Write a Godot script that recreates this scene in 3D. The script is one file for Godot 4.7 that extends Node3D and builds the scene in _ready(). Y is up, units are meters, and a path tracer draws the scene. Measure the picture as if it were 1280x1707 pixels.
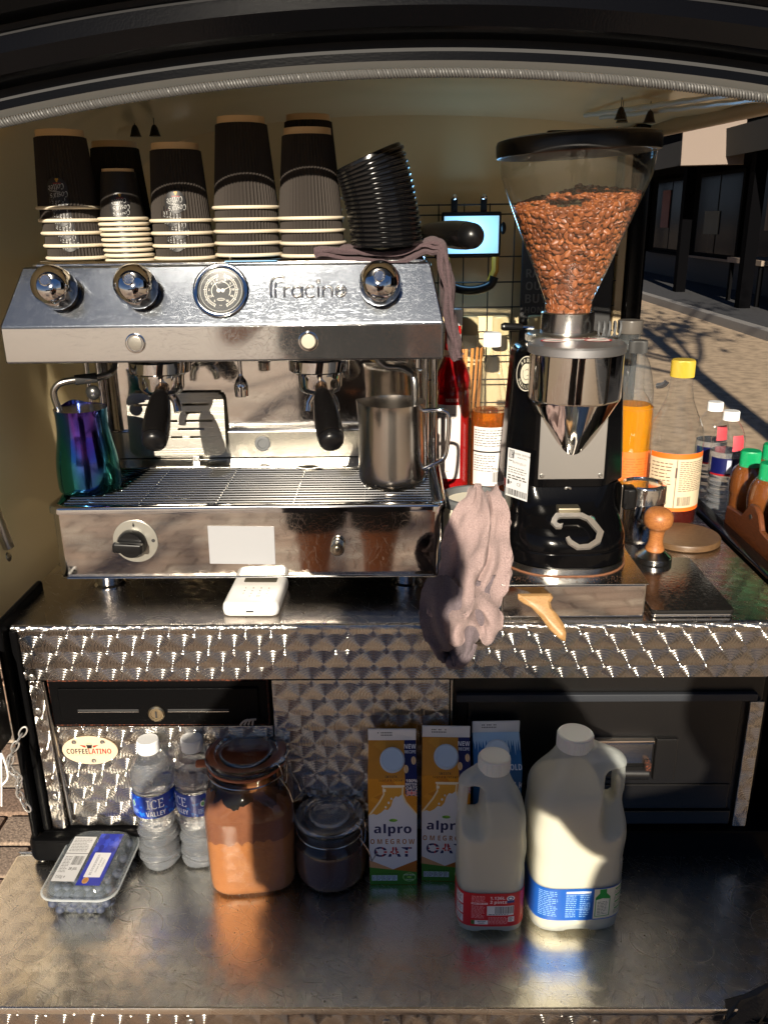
extends Node3D
# A coffee van seen from its open tailgate: metres, y up, the camera looks towards -z.

# ------------------------------------------------------------------ mesh builder
class MB:
	var v := PackedVector3Array()
	var uv := PackedVector2Array()
	var col := PackedColorArray()
	var tint := Color.WHITE
	var tinted := false

	func tri(a: Vector3, b: Vector3, c: Vector3, ua := Vector2(), ub := Vector2(), uc := Vector2()) -> void:
		v.append(a); v.append(b); v.append(c)
		uv.append(ua); uv.append(ub); uv.append(uc)
		if tinted:
			col.append(tint); col.append(tint); col.append(tint)

	func quad(a: Vector3, b: Vector3, c: Vector3, d: Vector3, ua := Vector2(0, 1), ub := Vector2(1, 1), uc := Vector2(1, 0), ud := Vector2(0, 0)) -> void:
		tri(a, b, c, ua, ub, uc)
		tri(a, c, d, ua, uc, ud)

	# rings run counter-clockwise seen from the far end
	func loft(rings: Array, cap0 := true, cap1 := true, closed := true) -> void:
		var n: int = rings[0].size()
		var m := n if closed else n - 1
		var k := rings.size()
		for j in k - 1:
			var r0: PackedVector3Array = rings[j]
			var r1: PackedVector3Array = rings[j + 1]
			var v0 := 1.0 - float(j) / (k - 1)
			var v1 := 1.0 - float(j + 1) / (k - 1)
			for i in m:
				var i2 := (i + 1) % n
				var u0 := float(i) / m
				var u1 := float(i + 1) / m
				quad(r0[i], r0[i2], r1[i2], r1[i], Vector2(u0, v0), Vector2(u1, v0), Vector2(u1, v1), Vector2(u0, v1))
		if cap0:
			cap(rings[0], true)
		if cap1:
			cap(rings[k - 1], false)

	func cap(r: PackedVector3Array, flip: bool) -> void:
		var c := Vector3()
		for p in r:
			c += p
		c /= r.size()
		for i in r.size():
			var a := r[i]
			var b := r[(i + 1) % r.size()]
			if flip:
				tri(c, b, a)
			else:
				tri(c, a, b)

	func lathe(prof: Array, segs := 32, xf := Transform3D(), wave = null) -> void:
		var rings := []
		for p in prof:
			var ring := PackedVector3Array()
			for i in segs:
				var t := PI / 2 + TAU * i / segs
				var r: float = p.x
				if wave != null:
					r = wave.call(r, p.y, t)
				ring.append(xf * Vector3(r * cos(t), p.y, -r * sin(t)))
			rings.append(ring)
		loft(rings, prof[0].x > 0.00005, prof[prof.size() - 1].x > 0.00005)

	func tube(pts: Array, rad, segs := 10, caps := true) -> void:
		var rings := []
		var side := Vector3()
		for j in pts.size():
			var p: Vector3 = pts[j]
			var dir: Vector3 = ((pts[mini(j + 1, pts.size() - 1)] as Vector3) - (pts[maxi(j - 1, 0)] as Vector3)).normalized()
			if j == 0:
				side = dir.cross(Vector3.UP if absf(dir.y) < 0.9 else Vector3.RIGHT).normalized()
			else:
				side = (side - dir * side.dot(dir)).normalized()
			var up := side.cross(dir)
			var r: float = rad[j] if rad is Array else rad
			var ring := PackedVector3Array()
			for i in segs:
				var t := TAU * i / segs
				ring.append(p + (side * cos(t) - up * sin(t)) * r)
			rings.append(ring)
		loft(rings, caps, caps)

	# rounded box, corner radius rc seen from above, edge radius re
	func rbox(c: Vector3, s: Vector3, rc := 0.002, re := 0.001, k := 3, xf := Transform3D()) -> void:
		var rings := []
		re = minf(re, minf(s.y, minf(s.x, s.z)) * 0.49)
		rc = minf(rc, minf(s.x, s.z) * 0.499)
		for l in [[0.0, 1.0], [0.29, 0.29], [1.0, 0.0], [-1.0, 0.0], [-0.29, 0.29], [-0.0001, 1.0]]:
			var yy: float = -s.y / 2 + l[0] * re if l[0] >= 0 else s.y / 2 + l[0] * re
			var ins: float = l[1] * re
			rings.append(MB.rrect(s.x - 2 * ins, s.z - 2 * ins, maxf(rc - ins, 0.0001), k, c + Vector3(0, yy, 0), xf))
		loft(rings)

	static func rrect(w: float, d: float, r: float, k: int, c: Vector3, xf := Transform3D()) -> PackedVector3Array:
		var ring := PackedVector3Array()
		# counter-clockwise seen from above, starting at the back
		for q in 4:
			var a0 := PI / 2 + q * PI / 2
			var sx := -1.0 if q == 0 or q == 1 else 1.0
			var sz := -1.0 if q == 0 or q == 3 else 1.0
			var cc := Vector3(sx * (w / 2 - r), 0, sz * (d / 2 - r))
			for i in k + 1:
				var t := a0 + PI / 2 * i / k
				ring.append(xf * (c + cc + Vector3(r * cos(t), 0, -r * sin(t))))
		return ring

	# polygon in the xy plane (counter-clockwise) given thickness along z, with a chamfer
	func plate(poly: PackedVector2Array, th: float, xf := Transform3D(), ch := 0.0) -> void:
		var inner := poly
		if ch > 0:
			var off := Geometry2D.offset_polygon(poly, -ch, Geometry2D.JOIN_MITER)
			if off.size() == 1 and off[0].size() == poly.size():
				inner = off[0]
				var best := 0
				for i in inner.size():
					if inner[i].distance_squared_to(poly[0]) < inner[best].distance_squared_to(poly[0]):
						best = i
				var turned := PackedVector2Array()
				for i in inner.size():
					turned.append(inner[(i + best) % inner.size()])
				inner = turned
			else:
				ch = 0.0
		var lo := Vector2(1e9, 1e9)
		var hi := -lo
		for p in poly:
			lo = lo.min(p)
			hi = hi.max(p)
		var to_uv := func(p: Vector2) -> Vector2: return Vector2((p.x - lo.x) / (hi.x - lo.x), 1.0 - (p.y - lo.y) / (hi.y - lo.y))
		var ix := Geometry2D.triangulate_polygon(inner)
		for i in range(0, ix.size(), 3):
			var a := inner[ix[i]]
			var b := inner[ix[i + 1]]
			var c := inner[ix[i + 2]]
			if (b - a).cross(c - a) < 0:
				var t := b
				b = c
				c = t
			tri(xf * Vector3(a.x, a.y, th / 2), xf * Vector3(b.x, b.y, th / 2), xf * Vector3(c.x, c.y, th / 2), to_uv.call(a), to_uv.call(b), to_uv.call(c))
			tri(xf * Vector3(a.x, a.y, -th / 2), xf * Vector3(c.x, c.y, -th / 2), xf * Vector3(b.x, b.y, -th / 2), to_uv.call(a), to_uv.call(c), to_uv.call(b))
		var n := poly.size()
		for i in n:
			var j := (i + 1) % n
			var zs := [[-th / 2, inner], [-th / 2 + ch, poly], [th / 2 - ch, poly], [th / 2, inner]]
			for l in 3:
				if ch == 0.0 and l != 1:
					continue
				var p0: PackedVector2Array = zs[l][1]
				var p1: PackedVector2Array = zs[l + 1][1]
				var z0: float = zs[l][0]
				var z1: float = zs[l + 1][0]
				quad(xf * Vector3(p0[i].x, p0[i].y, z0), xf * Vector3(p0[j].x, p0[j].y, z0), xf * Vector3(p1[j].x, p1[j].y, z1), xf * Vector3(p1[i].x, p1[i].y, z1))

	func ball(c: Vector3, r: Vector3, seg := 12, rows := 8) -> void:
		var prof := []
		for j in rows + 1:
			var t := -PI / 2 + PI * j / rows
			prof.append(Vector2(maxf(cos(t), 0.00001), sin(t)))
		lathe(prof, seg, Transform3D(Basis.from_scale(r), c))

	# sheet given by points[row][column]; front is the side on which columns run left to right and rows run downwards
	func sheet(g: Array, th := 0.0) -> void:
		var nr := g.size()
		var nc: int = g[0].size()
		var nrm := []
		for r in nr:
			var line := PackedVector3Array()
			for c in nc:
				var du: Vector3 = g[r][mini(c + 1, nc - 1)] - g[r][maxi(c - 1, 0)]
				var dv: Vector3 = g[maxi(r - 1, 0)][c] - g[mini(r + 1, nr - 1)][c]
				line.append(du.cross(dv).normalized())
			nrm.append(line)
		for side in (2 if th > 0 else 1):
			for r in nr - 1:
				for c in nc - 1:
					var o := -th if side == 1 else 0.0
					var a: Vector3 = g[r + 1][c] + nrm[r + 1][c] * o
					var b: Vector3 = g[r + 1][c + 1] + nrm[r + 1][c + 1] * o
					var d: Vector3 = g[r][c + 1] + nrm[r][c + 1] * o
					var e: Vector3 = g[r][c] + nrm[r][c] * o
					var u0 := float(c) / (nc - 1)
					var u1 := float(c + 1) / (nc - 1)
					var v0 := float(r) / (nr - 1)
					var v1 := float(r + 1) / (nr - 1)
					if side == 0:
						quad(a, b, d, e, Vector2(u0, v1), Vector2(u1, v1), Vector2(u1, v0), Vector2(u0, v0))
					else:
						quad(b, a, e, d, Vector2(u1, v1), Vector2(u0, v1), Vector2(u0, v0), Vector2(u1, v0))
		if th > 0:
			var edge := []
			for c in nc:
				edge.append([0, c])
			for r in range(1, nr):
				edge.append([r, nc - 1])
			for c in range(nc - 2, -1, -1):
				edge.append([nr - 1, c])
			for r in range(nr - 2, 0, -1):
				edge.append([r, 0])
			for i in edge.size():
				var e0 = edge[i]
				var e1 = edge[(i + 1) % edge.size()]
				var p0: Vector3 = g[e0[0]][e0[1]]
				var p1: Vector3 = g[e1[0]][e1[1]]
				quad(p1, p0, p0 - nrm[e0[0]][e0[1]] * th, p1 - nrm[e1[0]][e1[1]] * th)

	# surface nets of a signed distance
	func nets(f: Callable, lo: Vector3, hi: Vector3, h: float) -> void:
		var nx := int(ceil((hi.x - lo.x) / h)) + 1
		var ny := int(ceil((hi.y - lo.y) / h)) + 1
		var nz := int(ceil((hi.z - lo.z) / h)) + 1
		var d := PackedFloat32Array()
		d.resize(nx * ny * nz)
		var at := 0
		for z in nz:
			for y in ny:
				var x := 0
				while x < nx:
					var val: float = f.call(lo + Vector3(x, y, z) * h)
					d[at + x] = val
					# far from the surface: skip ahead
					var skip := int(absf(val) / h * 0.6) - 1
					x += 1
					while skip > 0 and x < nx:
						d[at + x] = val
						x += 1
						skip -= 1
				at += nx
		var sx := 1
		var sy := nx
		var sz := nx * ny
		var cell := {}
		var offs := [0, sx, sy, sx + sy, sz, sx + sz, sy + sz, sx + sy + sz]
		var pos := [Vector3(0, 0, 0), Vector3(1, 0, 0), Vector3(0, 1, 0), Vector3(1, 1, 0), Vector3(0, 0, 1), Vector3(1, 0, 1), Vector3(0, 1, 1), Vector3(1, 1, 1)]
		var edges := [[0, 1], [2, 3], [4, 5], [6, 7], [0, 2], [1, 3], [4, 6], [5, 7], [0, 4], [1, 5], [2, 6], [3, 7]]
		for z in nz - 1:
			for y in ny - 1:
				for x in nx - 1:
					var i := x + y * sy + z * sz
					var neg := 0
					for o in offs:
						if d[i + o] < 0:
							neg += 1
					if neg == 0 or neg == 8:
						continue
					var sum := Vector3()
					var cnt := 0
					for e in edges:
						var a := d[i + offs[e[0]]]
						var b := d[i + offs[e[1]]]
						if (a < 0) != (b < 0):
							sum += (pos[e[0]] as Vector3).lerp(pos[e[1]], a / (a - b))
							cnt += 1
					cell[i] = lo + (Vector3(x, y, z) + sum / cnt) * h
		for z in range(1, nz - 1):
			for y in range(1, ny - 1):
				for x in range(1, nx - 1):
					var i := x + y * sy + z * sz
					var a := d[i] < 0
					for ax in [[sx, sy, sz], [sy, sz, sx], [sz, sx, sy]]:
						if a != (d[i + ax[0]] < 0):
							var p: Vector3 = cell[i - ax[1] - ax[2]]
							var q: Vector3 = cell[i - ax[2]]
							var r: Vector3 = cell[i]
							var s: Vector3 = cell[i - ax[1]]
							if a:
								quad(p, q, r, s)
							else:
								quad(s, r, q, p)

	func mesh(angle := 40.0) -> ArrayMesh:
		var n := v.size()
		var fn := PackedVector3Array()
		fn.resize(n / 3)
		var keys := []
		keys.resize(n)
		var at := {}
		for f in n / 3:
			var cr := (v[f * 3 + 1] - v[f * 3]).cross(v[f * 3 + 2] - v[f * 3])
			fn[f] = cr
			for c in 3:
				var p := v[f * 3 + c] * 20000.0
				var key := Vector3i(roundi(p.x), roundi(p.y), roundi(p.z))
				keys[f * 3 + c] = key
				if at.has(key):
					at[key].append(f)
				else:
					at[key] = [f]
		var nor := PackedVector3Array()
		nor.resize(n)
		var least := cos(deg_to_rad(angle))
		var unit := PackedVector3Array()
		unit.resize(fn.size())
		for f in fn.size():
			unit[f] = fn[f].normalized()
		for i in n:
			var f := i / 3
			var s := Vector3()
			for g in at[keys[i]]:
				if unit[g].dot(unit[f]) >= least:
					s += fn[g]
			nor[i] = s.normalized() if s.length_squared() > 0 else unit[f]
		var ix := PackedInt32Array()
		ix.resize(n)
		for f in n / 3:
			ix[f * 3] = f * 3
			ix[f * 3 + 1] = f * 3 + 2
			ix[f * 3 + 2] = f * 3 + 1
		var arr := []
		arr.resize(Mesh.ARRAY_MAX)
		arr[Mesh.ARRAY_VERTEX] = v
		arr[Mesh.ARRAY_NORMAL] = nor
		arr[Mesh.ARRAY_TEX_UV] = uv
		if tinted:
			arr[Mesh.ARRAY_COLOR] = col
		arr[Mesh.ARRAY_INDEX] = ix
		var m := ArrayMesh.new()
		m.add_surface_from_arrays(Mesh.PRIMITIVE_TRIANGLES, arr)
		return m


# ------------------------------------------------------------------ printed things: a picture to draw on
class Cv:
	var im: Image
	var w: int
	var h: int

	func _init(ww: int, hh: int, c: Color) -> void:
		w = ww
		h = hh
		im = Image.create(w, h, false, Image.FORMAT_RGBA8)
		im.fill(c)

	func rect(x: float, y: float, ww: float, hh: float, c: Color) -> void:
		im.fill_rect(Rect2i(roundi(x), roundi(y), maxi(roundi(ww), 1), maxi(roundi(hh), 1)), c)

	func tri(a: Vector2, b: Vector2, c: Vector2, col: Color) -> void:
		var y0 := maxi(int(ceil(minf(a.y, minf(b.y, c.y)) - 0.5)), 0)
		var y1 := mini(int(floor(maxf(a.y, maxf(b.y, c.y)) - 0.5)), h - 1)
		for y in range(y0, y1 + 1):
			var yy := y + 0.5
			var lo := 1e9
			var hi := -1e9
			for e in [[a, b], [b, c], [c, a]]:
				var p: Vector2 = e[0]
				var q: Vector2 = e[1]
				if (p.y <= yy) != (q.y <= yy):
					var x := p.x + (q.x - p.x) * (yy - p.y) / (q.y - p.y)
					lo = minf(lo, x)
					hi = maxf(hi, x)
			var x0 := maxi(int(ceil(lo - 0.5)), 0)
			var x1 := mini(int(floor(hi - 0.5)), w - 1)
			if x1 >= x0:
				im.fill_rect(Rect2i(x0, y, x1 - x0 + 1, 1), col)

	func poly(pts: Array, col: Color) -> void:
		var p := PackedVector2Array(pts)
		var ix := Geometry2D.triangulate_polygon(p)
		for i in range(0, ix.size(), 3):
			tri(p[ix[i]], p[ix[i + 1]], p[ix[i + 2]], col)

	func disc(cx: float, cy: float, rx: float, ry: float, col: Color) -> void:
		var pts := []
		for i in 40:
			pts.append(Vector2(cx + rx * cos(TAU * i / 40), cy + ry * sin(TAU * i / 40)))
		poly(pts, col)

	func ring(cx: float, cy: float, r0: float, r1: float, a0: float, a1: float, col: Color, n := 48) -> void:
		for i in n:
			var t0 := deg_to_rad(lerpf(a0, a1, float(i) / n))
			var t1 := deg_to_rad(lerpf(a0, a1, float(i + 1) / n))
			var o := Vector2(cx, cy)
			var p := [o + r0 * Vector2(sin(t0), -cos(t0)), o + r1 * Vector2(sin(t0), -cos(t0)), o + r1 * Vector2(sin(t1), -cos(t1)), o + r0 * Vector2(sin(t1), -cos(t1))]
			tri(p[0], p[1], p[2], col)
			tri(p[0], p[2], p[3], col)

	func line(a: Vector2, b: Vector2, t: float, col: Color) -> void:
		var d := (b - a).normalized().orthogonal() * t / 2
		tri(a + d, b + d, b - d, col)
		tri(a + d, b - d, a - d, col)

	# text whose middle (or left end) lies at x, y; hh is the height of a capital; returns its width
	func text(s: String, x: float, y: float, hh: float, col: Color, font: Font, stretch := 1.0, turn := 0.0, align := 0) -> float:
		var tm := TextMesh.new()
		tm.font = font
		tm.text = s
		tm.font_size = 64
		tm.pixel_size = 1.0
		tm.depth = 0.0
		var arr := tm.get_mesh_arrays()
		if arr[0] == null or arr[0].size() == 0:
			return 0.0
		var vs: PackedVector3Array = arr[Mesh.ARRAY_VERTEX]
		var ix: PackedInt32Array = arr[Mesh.ARRAY_INDEX] if arr[Mesh.ARRAY_INDEX] != null else PackedInt32Array(range(vs.size()))
		var box := tm.get_aabb()
		var k := hh / 46.0
		var mid := Vector2(box.position.x + box.size.x / 2, 0)
		var half := box.size.x / 2 * k * stretch
		var shift := Vector2(half if align == 1 else 0.0, 0)
		# the caps of Droid reach 46 of 64; TextMesh centres the line on its box
		var base := TextMesh.new()
		base.font = font
		base.text = "H"
		base.font_size = 64
		base.pixel_size = 1.0
		base.depth = 0.0
		var hb := base.get_aabb()
		mid.y = hb.position.y + hb.size.y / 2
		for i in range(0, ix.size(), 3):
			var p := []
			for j in 3:
				var q := Vector2((vs[ix[i + j]].x - mid.x) * k * stretch, -(vs[ix[i + j]].y - mid.y) * k) + shift
				p.append(q.rotated(turn) + Vector2(x, y))
			tri(p[0], p[1], p[2], col)
		return half * 2

	# lines of print too small to read
	func small(x: float, y: float, ww: float, rows: int, pitch: float, th: float, col: Color, rng: RandomNumberGenerator) -> void:
		for r in rows:
			var at := x
			var end := x + ww * (rng.randf_range(0.55, 1.0) if r % 4 == 3 else rng.randf_range(0.88, 1.0))
			while at < end:
				var l := rng.randf_range(2.0, 6.0) * th
				rect(at, y + r * pitch, minf(l, end - at), th, col)
				at += l + th * 1.1

	func bars(x: float, y: float, ww: float, hh: float, col: Color, rng: RandomNumberGenerator) -> void:
		var at := x
		while at < x + ww:
			var t := rng.randi_range(1, 3) * ww / 95.0
			rect(at, y, maxf(t, 1), hh, col)
			at += t + rng.randi_range(1, 3) * ww / 95.0

	func tex() -> ImageTexture:
		return ImageTexture.create_from_image(im)


# ------------------------------------------------------------------ scene helpers
var used := {}
var M := {}
var rng := RandomNumberGenerator.new()
var sans: Font
var bold: Font
var serif: Font
var script_font: FontVariation
var narrow: FontVariation

func numbered(called: String) -> String:
	if not used.has(called):
		used[called] = 0
		return called
	used[called] += 1
	return "%s_%03d" % [called, used[called]]

func tag(o: Node3D, label: String, category: String, group := "") -> Node3D:
	o.set_meta("label", label)
	o.set_meta("category", category)
	if group:
		o.set_meta("group", group)
	return o

func thing(called: String, label: String, category: String, at := Vector3.ZERO, turn := 0.0, group := "") -> Node3D:
	var o := Node3D.new()
	o.name = numbered(called)
	add_child(o)
	o.position = at
	o.rotation.y = turn
	tag(o, label, category, group)
	return o

func put(called: String, m: Mesh, material: Material, parent: Node3D = null) -> MeshInstance3D:
	var o := MeshInstance3D.new()
	o.mesh = m
	o.material_override = material
	if parent == null:
		o.name = numbered(called)
		add_child(o)
	else:
		o.name = called
		parent.add_child(o, true)
	return o

func obj(called: String, b: MB, material: Material, parent: Node3D = null, angle := 40.0) -> MeshInstance3D:
	return put(called, b.mesh(angle), material, parent)

func struct(called: String, b: MB, material: Material) -> MeshInstance3D:
	var o := obj(called, b, material)
	o.set_meta("kind", "structure")
	return o

func stuff(o: Node3D) -> Node3D:
	o.set_meta("kind", "stuff")
	return o

func dup(o: Node3D, label: String, at: Vector3, turn := 0.0) -> Node3D:
	var base: String = String(o.name).rstrip("0123456789").trim_suffix("_")
	var c: Node3D = o.duplicate()
	c.name = numbered(base)
	add_child(c)
	c.position = at
	c.rotation.y = turn
	c.set_meta("label", label)
	return c

func lin(r: float, g: float, b: float, a := 1.0) -> Color:
	var c := Color(r, g, b).linear_to_srgb()
	c.a = a
	return c

func mat(c: Color, rough := 0.5, metal := 0.0) -> StandardMaterial3D:
	var m := StandardMaterial3D.new()
	m.albedo_color = c
	m.roughness = rough
	m.metallic = metal
	return m

func printed(t: Texture2D, rough := 0.35, cut := false) -> StandardMaterial3D:
	var m := mat(Color.WHITE, rough)
	m.albedo_texture = t
	m.texture_repeat = false
	if cut:
		m.transparency = BaseMaterial3D.TRANSPARENCY_ALPHA_SCISSOR
		m.alpha_scissor_threshold = 0.5
	return m

func pane(c: Color, rough := 0.02) -> StandardMaterial3D:
	var m := mat(c, rough)
	m.transparency = BaseMaterial3D.TRANSPARENCY_ALPHA
	return m

func solid_glass(c: Color, refr := 0.033, rough := 0.0) -> StandardMaterial3D:
	var m := mat(c, rough)
	m.refraction_enabled = true
	m.refraction_scale = refr
	return m

func with_normal(m: StandardMaterial3D, t: Texture2D, scale: float, tri_size := 0.0, world := true) -> StandardMaterial3D:
	m.normal_enabled = true
	m.normal_texture = t
	m.normal_scale = scale
	if tri_size > 0:
		m.uv1_triplanar = true
		m.uv1_world_triplanar = world
		m.uv1_scale = Vector3.ONE / tri_size
	return m

func noise_tex(freq: float, size := 256, normal := false, strength := 4.0, octaves := 3, sd := 1, ramp: Gradient = null, kind := FastNoiseLite.TYPE_SIMPLEX_SMOOTH) -> NoiseTexture2D:
	var n := FastNoiseLite.new()
	n.seed = sd
	n.noise_type = kind
	n.frequency = freq
	n.fractal_octaves = octaves
	var t := NoiseTexture2D.new()
	t.width = size
	t.height = size
	t.seamless = true
	t.noise = n
	if normal:
		t.as_normal_map = true
		t.bump_strength = strength
	if ramp:
		t.color_ramp = ramp
	return t

func ramp(stops: Array) -> Gradient:
	var g := Gradient.new()
	g.offsets = PackedFloat32Array(stops.map(func(s): return s[0]))
	g.colors = PackedColorArray(stops.map(func(s): return s[1]))
	return g

func arc_pts(c: Vector3, r: float, a0: float, a1: float, n: int, bx := Vector3.RIGHT, by := Vector3.UP) -> Array:
	var out := []
	for i in n + 1:
		var t := deg_to_rad(lerpf(a0, a1, float(i) / n))
		out.append(c + bx * r * cos(t) + by * r * sin(t))
	return out

func smooth(pts: Array, n := 5) -> Array:
	var out := []
	for i in pts.size() - 1:
		var p0: Vector3 = pts[maxi(i - 1, 0)]
		var p1: Vector3 = pts[i]
		var p2: Vector3 = pts[i + 1]
		var p3: Vector3 = pts[mini(i + 2, pts.size() - 1)]
		for k in n:
			out.append(p1.cubic_interpolate(p2, p0, p3, float(k) / n))
	out.append(pts[pts.size() - 1])
	return out

func prof(pts: Array, n := 4) -> Array:
	# smooth a profile of Vector2
	var a := smooth(pts.map(func(p): return Vector3(p.x, p.y, 0)), n)
	return a.map(func(p): return Vector2(maxf(p.x, 0.00001), p.y))

func bx(b: MB, x0: float, x1: float, y0: float, y1: float, z0: float, z1: float, rc := 0.002, re := 0.0015) -> void:
	b.rbox(Vector3(x0 + x1, y0 + y1, z0 + z1) / 2, Vector3(absf(x1 - x0), absf(y1 - y0), absf(z1 - z0)), rc, re)

func boxy(called: String, material: Material, parent: Node3D, x0: float, x1: float, y0: float, y1: float, z0: float, z1: float, rc := 0.002, re := 0.0015) -> MeshInstance3D:
	var b := MB.new()
	bx(b, x0, x1, y0, y1, z0, z1, rc, re)
	return obj(called, b, material, parent)

# a patch of a turned surface: radius r(y), angles in degrees from the front, turning to +x
func patch(b: MB, r: Callable, y0: float, y1: float, a0: float, a1: float, nu := 16, nv := 2, off := 0.0005) -> void:
	var g := []
	for j in nv + 1:
		var y := lerpf(y1, y0, float(j) / nv)
		var row := []
		for i in nu + 1:
			var t := deg_to_rad(lerpf(a0, a1, float(i) / nu))
			var rr: float = r.call(y) + off
			row.append(Vector3(rr * sin(t), y, rr * cos(t)))
		g.append(row)
	b.sheet(g)

func decal(b: MB, c: Vector3, nx: Vector3, ny: Vector3, w: float, h: float) -> void:
	var a := nx.normalized() * w / 2
	var e := ny.normalized() * h / 2
	b.quad(c - a - e, c + a - e, c + a + e, c - a + e)

func screw(parent: Node3D, at: Vector3, n := Vector3(0, 0, 1), r := 0.005) -> void:
	var b := MB.new()
	var xf := Transform3D(turned_to(n), at)
	b.lathe([Vector2(r, -0.001), Vector2(r, 0.0008), Vector2(r * 0.8, 0.0016), Vector2(r * 0.45, 0.0017), Vector2(r * 0.4, 0.0009), Vector2(0.00001, 0.0009)], 14, xf)
	obj("screw", b, M.screw, parent)

# basis whose y axis is n
func turned_to(n: Vector3) -> Basis:
	n = n.normalized()
	var x := Vector3.RIGHT
	if absf(n.dot(x)) > 0.95:
		x = Vector3.BACK
	x = (x - n * n.dot(x)).normalized()
	return Basis(x, n, x.cross(n))

func _ready() -> void:
	rng.seed = 7
	# ---- camera, sky, sun, exposure
	var cam := Camera3D.new()
	cam.name = "camera"
	add_child(cam)
	cam.position = Vector3(0, 1.49, 0)
	cam.rotation_degrees = Vector3(-19.2, 1.0, -0.8)
	cam.fov = rad_to_deg(2.0 * atan(853.5 / 1400.0))
	cam.near = 0.02
	cam.far = 300.0
	cam.current = true
	var env := Environment.new()
	env.background_mode = Environment.BG_SKY
	var sky := ProceduralSkyMaterial.new()
	sky.sky_top_color = Color(0.22, 0.35, 0.54)
	sky.sky_horizon_color = Color(0.66, 0.72, 0.78)
	sky.sun_angle_max = 25.0
	sky.ground_bottom_color = Color(0.16, 0.14, 0.12)
	sky.ground_horizon_color = Color(0.35, 0.34, 0.33)
	sky.sky_curve = 0.12
	var s := Sky.new()
	s.sky_material = sky
	env.sky = s
	env.background_energy_multiplier = 0.50
	env.tonemap_mode = Environment.TONE_MAPPER_LINEAR
	env.tonemap_exposure = 1.7
	env.sdfgi_enabled = true
	env.ssao_enabled = true
	env.ssil_enabled = true
	var we := WorldEnvironment.new()
	we.name = "sky"
	we.environment = env
	add_child(we)
	var sun := DirectionalLight3D.new()
	sun.name = "sun"
	sun.light_energy = 1.6
	sun.light_color = Color(1.0, 0.95, 0.87)
	sun.light_angular_distance = 0.5
	sun.shadow_enabled = true
	add_child(sun)
	sun.rotation_degrees = Vector3(-21.5, -6.5, 0)

	fonts()
	materials()
	setting()
	van()
	cabinet()
	shelf()
	machine()
	on_machine()
	pitchers()
	cups()
	grinder()
	counter_things()
	bottles()
	back_panel()
	shelf_things()
	people()

func fonts() -> void:
	var f := SystemFont.new()
	f.font_names = ["Droid Sans"]
	sans = f
	f = SystemFont.new()
	f.font_names = ["Droid Sans"]
	f.font_weight = 700
	bold = f
	f = SystemFont.new()
	f.font_names = ["Droid Serif"]
	serif = f
	script_font = FontVariation.new()
	script_font.base_font = serif
	script_font.variation_transform = Transform2D(Vector2(1, 0), Vector2(0.35, 1), Vector2())
	narrow = FontVariation.new()
	narrow.base_font = bold
	narrow.variation_transform = Transform2D(Vector2(0.72, 0), Vector2(0, 1), Vector2())

# overlapping polished discs: each disc carries circular brush marks
func swirl_texture(n: int, cols: int, rows: int, radius: float, amount: float) -> ImageTexture:
	var spread := PackedFloat32Array([0.06, 0.56, 0.31, 0.81, 0.19, 0.69, 0.44, 0.94])
	var bytes := PackedByteArray()
	bytes.resize(n * n * 3)
	var pw := float(n) / cols
	var ph := float(n) / rows
	for y in n:
		var r0 := int(floor(y / ph))
		for x in n:
			var bu := 0.0
			var bv := 0.0
			# the lowest rows and the rightmost discs lie on top
			var found := false
			for dr in [1, 0, -1]:
				var rr: int = r0 + dr
				var off := pw * 0.5 if posmod(rr, 2) == 1 else 0.0
				var c0 := int(floor((x - off) / pw + 0.5))
				for dc in [1, 0, -1]:
					var cc: int = c0 + dc
					var dx := x - (cc * pw + off)
					var dy: float = y - (rr + 0.5) * ph
					var d := sqrt(dx * dx + dy * dy)
					if d < radius:
						var key := posmod(rr, rows) * 37 + posmod(cc, cols) * 101
						# each pair of grooves leans inwards, then outwards by as much
						var groove := int(d)
						var a: float = spread[((groove >> 1) + key) & 7] * (1.0 if groove & 1 else -1.0)
						bu = a * dx / maxf(d, 1.0) * amount
						bv = a * dy / maxf(d, 1.0) * amount
						found = true
						break
				if found:
					break
			var i := (y * n + x) * 3
			bytes[i] = int(127.5 + 127.0 * bu)
			bytes[i + 1] = int(127.5 - 127.0 * bv)
			bytes[i + 2] = int(127.5 + 127.0 * sqrt(maxf(1.0 - bu * bu - bv * bv, 0.0)))
	return ImageTexture.create_from_image(Image.create_from_data(n, n, false, Image.FORMAT_RGB8, bytes))

# fine random scratches as a normal map
func scratch_texture(n: int, count: int, longest: float, along: float, depth: float) -> ImageTexture:
	var im := Image.create(n, n, false, Image.FORMAT_RGBA8)
	im.fill(Color(0.5, 0.5, 0.5))
	var r := RandomNumberGenerator.new()
	r.seed = 23
	for k in count:
		var p := Vector2(r.randf() * n, r.randf() * n)
		var a := r.randf() * TAU if r.randf() > along else r.randfn(0.0, 0.05)
		var d := Vector2(cos(a), sin(a))
		var l := pow(r.randf(), 2.5) * longest + 3.0
		var bend := r.randfn(0, 0.004)
		var g := 0.5 - r.randf_range(0.3, 1.0) * depth * (1.0 if r.randf() > 0.3 else -1.0)
		for i in int(l):
			im.set_pixel(posmod(int(p.x), n), posmod(int(p.y), n), Color(g, g, g))
			p += d
			d = d.rotated(bend)
	im.bump_map_to_normal_map(3.0)
	return ImageTexture.create_from_image(im)

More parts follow.
